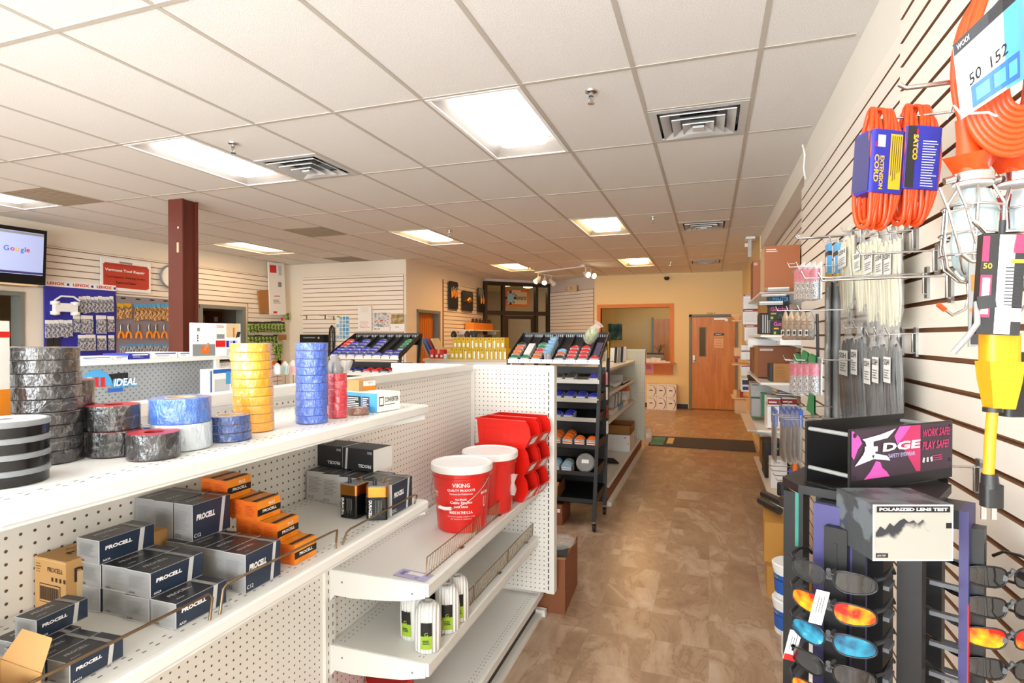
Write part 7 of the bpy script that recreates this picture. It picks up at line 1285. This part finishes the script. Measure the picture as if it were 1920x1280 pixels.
for k, lst in enumerate((('smoke', 'fire', 'blue', 'dark', 'fire', 'blue'), ('dark', 'dark', 'fire', 'dark', 'blue', 'fire'))):
    for j, c_ in enumerate(lst):
        z = 1.118-.0585*j
        GK[c_].put('sunglasses with %s, %s down on the rack %s face' % (GN[c_], ORD[j], ('left', 'right')[k]), face_pt(k, z), (R(4), 0, RR + (0 if k == 0 else H90-R(48))), 'sunglasses on the rack', 1.08)
for i, (u, v, d_, l) in enumerate(((1488, 1212, 1.15, 'white and red price tag dangling left of the rack'), (1538, 1140, 1.02, 'narrow white price tag hanging on the second sunglasses'))):
    t2 = thing('price_tag', l, 'tag', PD(u, v, d_), (0, R(14), YAW)); b = MB(); b.box(-.012, .012, -.0005, .0005, -.03, .03, 'paper'); b.lines((0, -.0005, .008), (0,0,1), (-1,0,0), .035, .014, 3, 'charcoal', fill=.25)
    if i == 0: b.rect((0, -.0005, -.024), (1,0,0), (0,0,1), .024, .012, 'red')
    b.build('card', t2)

# ---------------------------------------------------------------- goods on the right wall shelves, further along
def Ym(y): return 5.0+(y-3.8)*1.05 if y < 6.5 else y
def fb(u0, u1, v0, v1, y, d, m_, name, label, cat='box', side=None, face=None, group=None, trim=None, raw=False):
    if not raw: y = Ym(y)
    a_, c_ = P(u0, v1, y=y), P(u1, v0, y=y); w_, h_ = c_.x-a_.x, c_.z-a_.z; c_x = min(a_.x+w_, .62 if y > 8.6 else .78); w_ = c_x-a_.x
    t = thing(name, label, cat, (a_.x, y, a_.z), 0, group); b = MB(); b.box(0, w_, 0, d, 0, h_, m_, {'-x': side} if side else None); r_, u_ = (1,0,0), (0,0,1)
    if face: face(b, w_, h_, r_, u_)
    b.build('carton' if cat == 'box' else cat.replace(' ', '_'), t); return t
def f_copper(b, w_, h_, r_, u_): b.lines((w_*.25, 0, h_*.9), r_, u_, w_*.4, h_*.08, 2, 'white'); b.lines((w_*.8, 0, h_*.6), r_, u_, w_*.2, h_*.03, 1, 'white')
def f_copper2(b, w_, h_, r_, u_):
    f_copper(b, w_, h_, r_, u_); b.lathe([(0, 0)], 'grey', 3) if False else None
    pts = [(w_*.86+w_*.1*math.cos(math.pi*k/8), h_*.4+w_*.1*math.sin(math.pi*k/8)) for k in range(9)]; b.poly((0,0,0), r_, u_, pts, 'grey', off=.001); pts = [(w_*.86+w_*.04*math.cos(math.pi*k/8), h_*.4+w_*.04*math.sin(math.pi*k/8)) for k in range(9)]; b.poly((0,0,0), r_, u_, pts, 'ybox', off=.0016)
fb(1433, 1505, 458, 548, 4.62, .45, 'copper_box', 'shrink_wrapped_carton', 'large copper-brown carton on the highest right wall shelf', side='tan', face=f_copper2)
fb(1412, 1432, 487, 560, 5.6, .4, 'copper_box', 'shrink_wrapped_carton', 'narrow copper-brown carton behind the large one, highest right shelf', side='brownbox', face=f_copper)
for i, (u0, u1, v0, v1, y) in enumerate(((1440, 1480, 533, 546, 5.3), (1428, 1474, 548, 556, 5.2), (1424, 1468, 560, 572, 5.1))):
    a_, c_ = P(u0, v1, y=y), P(u1, v0, y=y); b = MB(); b.box(0, c_.x-a_.x, 0, .35, 0, (c_.z-a_.z)*.4, 'silverbag'); b.box(0, c_.x-a_.x, 0, .01, (c_.z-a_.z)*.4, (c_.z-a_.z)*.6, 'white'); tag(b.build('silver_pack', None, a_, (R(6), 0, 0)), 'flat silver plastic pack under the copper carton, %s of three' % ('top', 'middle', 'bottom')[i], 'packet')
def sh(y0, y1, z, x0, label, x1=.785, m_='melamine', th=.018):
    t = thing('wall_shelf', label, 'shelf', (x1, y0, z)); b = MB(); b.box(x0-x1, 0, 0, y1-y0, -th, 0, m_); b.build('board', t)
    for k, yy in enumerate((.02, y1-y0-.03)): b = MB(); b.add([(0, yy, -th), (x0-x1+.03, yy, -th), (0, yy, -.14), (0, yy+.006, -th), (x0-x1+.03, yy+.006, -th), (0, yy+.006, -.14)], [(0,1,2), (5,4,3), (1,4,5,2), (0,3,4,1)], 'lightgrey'); b.build('bracket', t)
    return t
zA = P(1440, 628, y=Ym(4.1)).z
sh(5.1, 6.6, zA, .39, 'white wall shelf under the black boxed goods'); sh(5.75, 7.4, P(1433, 549, y=Ym(4.62)).z-.002, .43, 'highest white wall shelf under the copper cartons')
zB_ = P(1450, 714, y=Ym(4.1)).z; sh(5.1, 6.7, zB_, .39, 'white wall shelf under the brown cartons'); zC_ = P(1440, 804, y=Ym(4.25)).z-.002; sh(5.4, 6.8, zC_, .39, 'white wall shelf under the red and white boxes'); zD_ = .13
def f_lum(b, w_, h_, r_, u_): b.text('LUMINATOR', (w_*.5, 0, h_*.6), r_, u_, h_*.5, 'skyblue', w_=w_*.95, bold=.03); b.rect((w_*.16, 0, h_*.15), r_, u_, w_*.25, h_*.18, 'ybox')
def f_got(b, w_, h_, r_, u_): b.text('Gotcha!', (w_*.5, 0, h_*.74), r_, u_, h_*.3, 'hotpink', w_=w_*.9, bold=.03); b.rect((w_*.2, 0, h_*.42), r_, u_, w_*.28, h_*.1, 'ybox'); b.rect((w_*.12, 0, h_*.12), r_, u_, w_*.13, h_*.18, 'lime'); b.tube([(w_*.45, -.001, h_*.1), (w_*.5, -.001, h_*.35), (w_*.58, -.001, h_*.36), (w_*.62, -.001, h_*.1)], .002, 'lime', 4)
fb(1441, 1480, 553, 572, 4.22, .2, 'black', 'black_box', 'black box lettered LUMINATOR in blue on the right wall shelf', face=f_lum)
fb(1443, 1480, 572, 599, 4.2, .22, 'black', 'black_box', 'black box with pink Gotcha lettering, upper one', face=f_got); fb(1449, 1482, 600, 627, 4.1, .25, 'black', 'black_box', 'black box with pink Gotcha lettering, lower one', face=f_got)
fb(1425, 1441, 563, 587, 4.4, .25, 'kraft_d', 'brown_box', 'small brown box left of the black lettered boxes'); fb(1424, 1446, 588, 626, 4.35, .25, 'darkbrown', 'tube_carton', 'box of silver tubes left of the lower black box', face=lambda b, w_, h_, r_, u_: [b.rect((w_*(.3+.2*k), 0, h_*.5), r_, u_, w_*.1, h_*.9, 'lightgrey') for k in range(4)])
def f_red(b, w_, h_, r_, u_): b.rect((w_*.5, 0, h_*.93), r_, u_, w_, h_*.13, 'darkred'); b.lines((w_*.5, 0, h_*.45), r_, u_, w_*.8, h_*.6, 7, 'lightgrey', off=.001, fill=.2); b.rect((w_*.35, 0, h_*.93), r_, u_, w_*.5, h_*.04, 'white', off=.001)
for i, (u0, u1, v0, v1) in enumerate(((1394, 1424, 551, 579), (1393, 1424, 580, 608), (1396, 1425, 609, 638))): fb(u0, u1, v0, v1, 6.3-.1*(i == 2), .3, 'paper', 'red_striped_box', 'white box with a dark red top stripe on the right wall, %s of three' % ('top', 'middle', 'bottom')[i], side='lightgrey', face=f_red)
sh(7.4, 8.5, P(1410, 638, y=Ym(6.2)).z-.001, .44, 'white wall shelf under the three red striped boxes')
for i, (u0, u1, v0, v1, y, l) in enumerate(((1403, 1458, 636, 647, 4.7, 'left'), (1463, 1503, 634, 647, 3.8, 'right'))): fb(u0, u1, v0, v1, y, .3, 'white', 'lamp_box', 'flat white lamp box jutting from the right wall, %s one' % l, 'box')
fb(1421, 1492, 650, 707, 4.35, .45, 'brownbox', 'brown_carton', 'large dark brown carton on the middle right shelf', side='kraft_d', face=f_copper); fb(1410, 1420, 652, 698, 5.0, .35, 'brownbox', 'brown_carton', 'narrow dark brown carton behind the large one, middle right shelf')
fb(1450, 1481, 682, 715, 4.02, .2, 'kraft_d', 'golden_box', 'small golden-brown box in front of the large brown carton', face=lambda b, w_, h_, r_, u_: b.lines((w_*.5, 0, h_*.5), r_, u_, w_*.8, h_*.7, 8, 'darkbrown', fill=.15)); fb(1443, 1449, 682, 714, 4.02, .2, 'black', 'thin_black_box', 'thin black box beside the small golden-brown box')
fb(1408, 1448, 719, 745, 4.75, .3, 'silverbag', 'grey_pack', 'grey plastic-wrapped box, upper, on the lower right shelf', face=lambda b, w_, h_, r_, u_: (b.rect((w_*.5, 0, h_*.04), r_, u_, w_, h_*.08, 'green'), b.rect((w_*.2, 0, h_*.88), r_, u_, w_*.3, h_*.06, 'charcoal'))); fb(1409, 1426, 747, 783, 4.75, .3, 'silverbag', 'grey_pack', 'grey plastic-wrapped box, lower, on the lower right shelf', face=lambda b, w_, h_, r_, u_: b.rect((w_*.5, 0, h_*.04), r_, u_, w_, h_*.08, 'green'))
fb(1427, 1438, 738, 780, 4.6, .3, 'green', 'green_edged_box', 'dark green box standing left of the red topped boxes', side='silverbag'); 
def f_rw(b, w_, h_, r_, u_): b.rect((w_*.5, 0, h_*.87), r_, u_, w_, h_*.18, 'darkred'); b.rect((w_*.4, 0, h_*.86), r_, u_, w_*.6, h_*.04, 'white', off=.001); b.lines((w_*.4, 0, h_*.55), r_, u_, w_*.4, h_*.3, 5, 'lightgrey', fill=.3); b.rect((w_*.5, 0, h_*.02), r_, u_, w_, h_*.03, 'darkred')
fb(1439, 1464, 746, 804, 4.25, .3, 'white', 'red_topped_box', 'tall white box with a dark red top on the lower right shelf, left', face=f_rw); fb(1465, 1494, 746, 800, 4.3, .3, 'paper', 'red_topped_box', 'tall white box with a dark red top on the lower right shelf, right', face=f_rw)
for i in range(3):
    a_ = P(1450+6*i, 738-4*i, y=Ym(4.25)); b = MB(); b.box(0, .16, 0, .2, 0, .008, 'white' if i % 2 else 'bagged'); tag(b.build('clear_packet', None, (a_.x, Ym(4.27)+.01*i, P(1450, 744, y=Ym(4.25)).z+.004+.014*i), (0, R(4-3*i), 0)), 'flat clear packet lying on the red topped boxes, %s' % ORD[i], 'packet')
# base shelf goods
sh(4.8, 7.4, .15, .50, 'low white base shelf along the right wall'); sh(7.0, 8.5, P(1390, 800, y=7.2).z, .40, 'cream low wall shelf further down the right wall')
fb(1428, 1436, 828, 880, 6.9, .3, 'kraft_d', 'wood_box', 'narrow brown box on the base shelf, far side', raw=True); fb(1434, 1492, 832, 895, 6.3, .35, 'black', 'large_black_box', 'large black box with yellow marks on the base shelf', face=lambda b, w_, h_, r_, u_: (b.rect((w_*.4, 0, h_*.85), (1,0,-.3), (.3,0,1), w_*.2, h_*.05, 'lime'), b.rect((w_*.93, 0, h_*.5), r_, u_, w_*.03, h_*.8, 'lime')), raw=True)
fb(1445, 1476, 863, 915, 5.9, .2, 'white', 'white_box', 'white box standing before the large black box', side='paper', face=lambda b, w_, h_, r_, u_: b.lines((w_*.4, 0, h_*.9), r_, u_, w_*.5, h_*.06, 2, 'grey'), raw=True)
for i in range(4):
    p = P(1446+5*i, 872+9*i, x=.40); hook(p.y, p.z, .38, 'low thin chrome hook above the floor cartons, %s' % ORD[i], .01)
for i, (u, v, m_) in enumerate(((1484, 880, 'blue'), (1487, 892, 'skyblue'), (1490, 866, 'orange_d'))):
    p = P(u, v, x=.45); b = MB(); b.rbox(-.012, .012, -.03, .03, -.05, 0, .008, m_, 3); tag(b.build('small_blister', None, p), 'small %s item on the low hooks, %s' % ({'blue': 'blue', 'skyblue': 'light blue', 'orange_d': 'orange'}[m_], ORD[i]), 'packet')
b = MB(); b.lathe([(.028, 0), (.03, .01), (.03, .07), (.028, .075)], 'charcoal', 16); tag(b.build('black_cylinder', None, P(1467, 928, x=.42)), 'short black cylinder hanging over the black tubes', 'cylinder')
# black tubes, bagged cable, floor cartons, pails
for i, (u0, v0, u1, v1, r_) in enumerate(((1432, 926, 1470, 944, .024), (1426, 938, 1462, 958, .024), (1468, 936, 1500, 948, .02))):
    a_ = P(u0, v0, x=.33); e_ = PD(u1, v1, depth(a_.x, a_.y)-.35); b = MB(); n = 14; d_ = (e_-a_); b.tube([a_, e_], r_, 'charcoal', n); b.tube([a_-d_*.004, a_+d_*.002], r_*.8, 'black', n); tag(b.build('black_tube'), 'thick black tube sticking out over the floor cartons, %s' % ORD[i], 'tube', 'black tubes over the floor cartons')
def crt(u0, u1, vt, vb, y, d, z0, z1, label, x0=None):
    a_ = P(u0, vb, z=z0) ; b = MB(); w_ = .62-a_.x; w_ = min(w_, .24); t = thing('floor_carton', label, 'carton', (a_.x, a_.y, z0), R(-3)); b.box(0, w_, 0, d, 0, z1-z0, 'ochre'); b.rect((w_*.3, 0, (z1-z0)*.9), (1,0,0), (0,0,1), w_*.1, .01, 'blue') if False else None; b.build('carton_body', t); b = MB(); b.box(w_*.45, w_*.55, -.0006, 0, (z1-z0)*.8, z1-z0, 'kraft'); b.box(w_*.45, w_*.55, 0, d, z1-z0, z1-z0+.0006, 'kraft'); b.build('packing_tape', t); return t
mat('ochre', 'C28B3C', .7)
crt(1438, 1480, 1050, 1118, 0, .34, 0, .185, 'lower golden-brown carton on the floor by the right wall'); crt(1433, 1480, 965, 1052, 0, .36, .186, .43, 'upper golden-brown carton on the floor by the right wall')
def mk_pail():
    t = thing('pail', '', 'pail'); b = MB(); b.lathe([(.078, 0), (.08, .004), (.088, .15), (.092, .152), (.092, .17), (.09, .172)], 'white', 28); b.build('pail_body', t); b = MB(); b.lathe([(.094, .165), (.096, .18), (.09, .186), (.07, .184), (0, .184)], 'lid_white', 28); b.build('lid', t); b = MB(); b.lathe([(.0815, .03), (.0875, .13)], 'blue', 28, caps=False); b.lathe([(.0868, .1), (.0872, .104)], 'black', 28, caps=False); b.text('Glide', (-.06, -.0635, .117), (.7,-.7,0), (0,0,1), .014, 'ybox', w_=.04); b.build('label', t); return t
KP = Kind(mk_pail); pp = P(1503, 1180, z=0)
for k in range(2): KP.put('white pail with a blue label beside the rack, %s of the stack' % ('bottom', 'top')[k], (.412, 3.36, .001+.188*k), R(-20), 'white pails with blue labels')
b = MB(); b.box(0, .25, 0, .4, 0, .1, 'white'); tag(b.build('white_carton', None, (.34, 2.75, 0)), 'low white carton on the floor in front of the pails', 'carton')
# small shelves at the far end by the door
for i, (v, l) in enumerate(((600, 'top'), (682, 'middle'), (745, 'bottom'))):
    p = P(1373, v, y=8.9); t = thing('small_shelf', 'small cream shelf near the wooden door, %s of three' % l, 'shelf', (.64, 8.9, p.z)); b = MB(); b.box(p.x-.64, 0, 0, .5, -.02, 0, 'peach'); b.build('board', t)
p = P(1382, 592, y=8.95); b = MB(); b.lathe([(.03, 0), (.09, .06), (.1, .09), (.0, .1)], 'peach', 14, sm=True); tag(b.build('cream_bowl', None, (p.x+.02, 9.1, P(1373, 600, y=8.9).z+.001)), 'cream rounded fitting on the topmost small shelf', 'fitting')
for i, (v0, v1, m_) in enumerate(((652, 668, 'peach'), (669, 672, 'red'))): fb(1377, 1391, v0, v1, 8.95, .3, m_, 'small_carton', '%s small carton on the middle small shelf' % ('cream', 'red')[i])
for i in range(3): p = P(1373+6*i, 744, y=8.9); b = MB(); b.box(0, .04, 0, .3, 0, .09, ('peach', 'kraft', 'darkred')[i]); tag(b.build('slim_box', None, (p.x+.02, 8.92, P(1373, 745, y=8.9).z+.001)), 'slim %s box on the lowest small shelf' % ('cream', 'tan', 'dark red')[i], 'box')
fb(1378, 1400, 752, 775, 8.7, .3, 'peach', 'cream_box', 'cream box below the lowest small shelf')
for i, (v0, v1) in enumerate(((646, 657), (658, 674), (686, 704))): fb(1390, 1411, v0, v1, 7.4, .3, 'white', 'white_box', 'white box with a thin red edge on the far right shelves, %s' % ('top', 'middle', 'bottom')[i], face=lambda b, w_, h_, r_, u_: (b.rect((w_*.5, 0, h_*.96), r_, u_, w_, h_*.08, 'darkred'), b.rect((w_*.5, 0, h_*.5), r_, u_, .003, h_, 'lightgrey')))
fb(1390, 1406, 709, 734, 7.0, .3, 'paper', 'picture_box', 'white box with dark pictures on the far right shelves', face=lambda b, w_, h_, r_, u_: (b.rect((w_*.5, 0, h_*.7), r_, u_, w_*.8, h_*.35, 'charcoal'), b.rect((w_*.5, 0, h_*.25), r_, u_, w_*.7, h_*.25, 'navyblue')))
fb(1404, 1422, 706, 722, 6.8, .3, 'darkbrown', 'dark_box', 'dark box on the far right shelves beside the picture box')
sh(6.9, 7.8, P(1395, 675, y=7.4).z-.001, .42, 'far right wall shelf, upper'); sh(6.9, 7.8, P(1395, 705, y=7.4).z-.001, .42, 'far right wall shelf, lower')
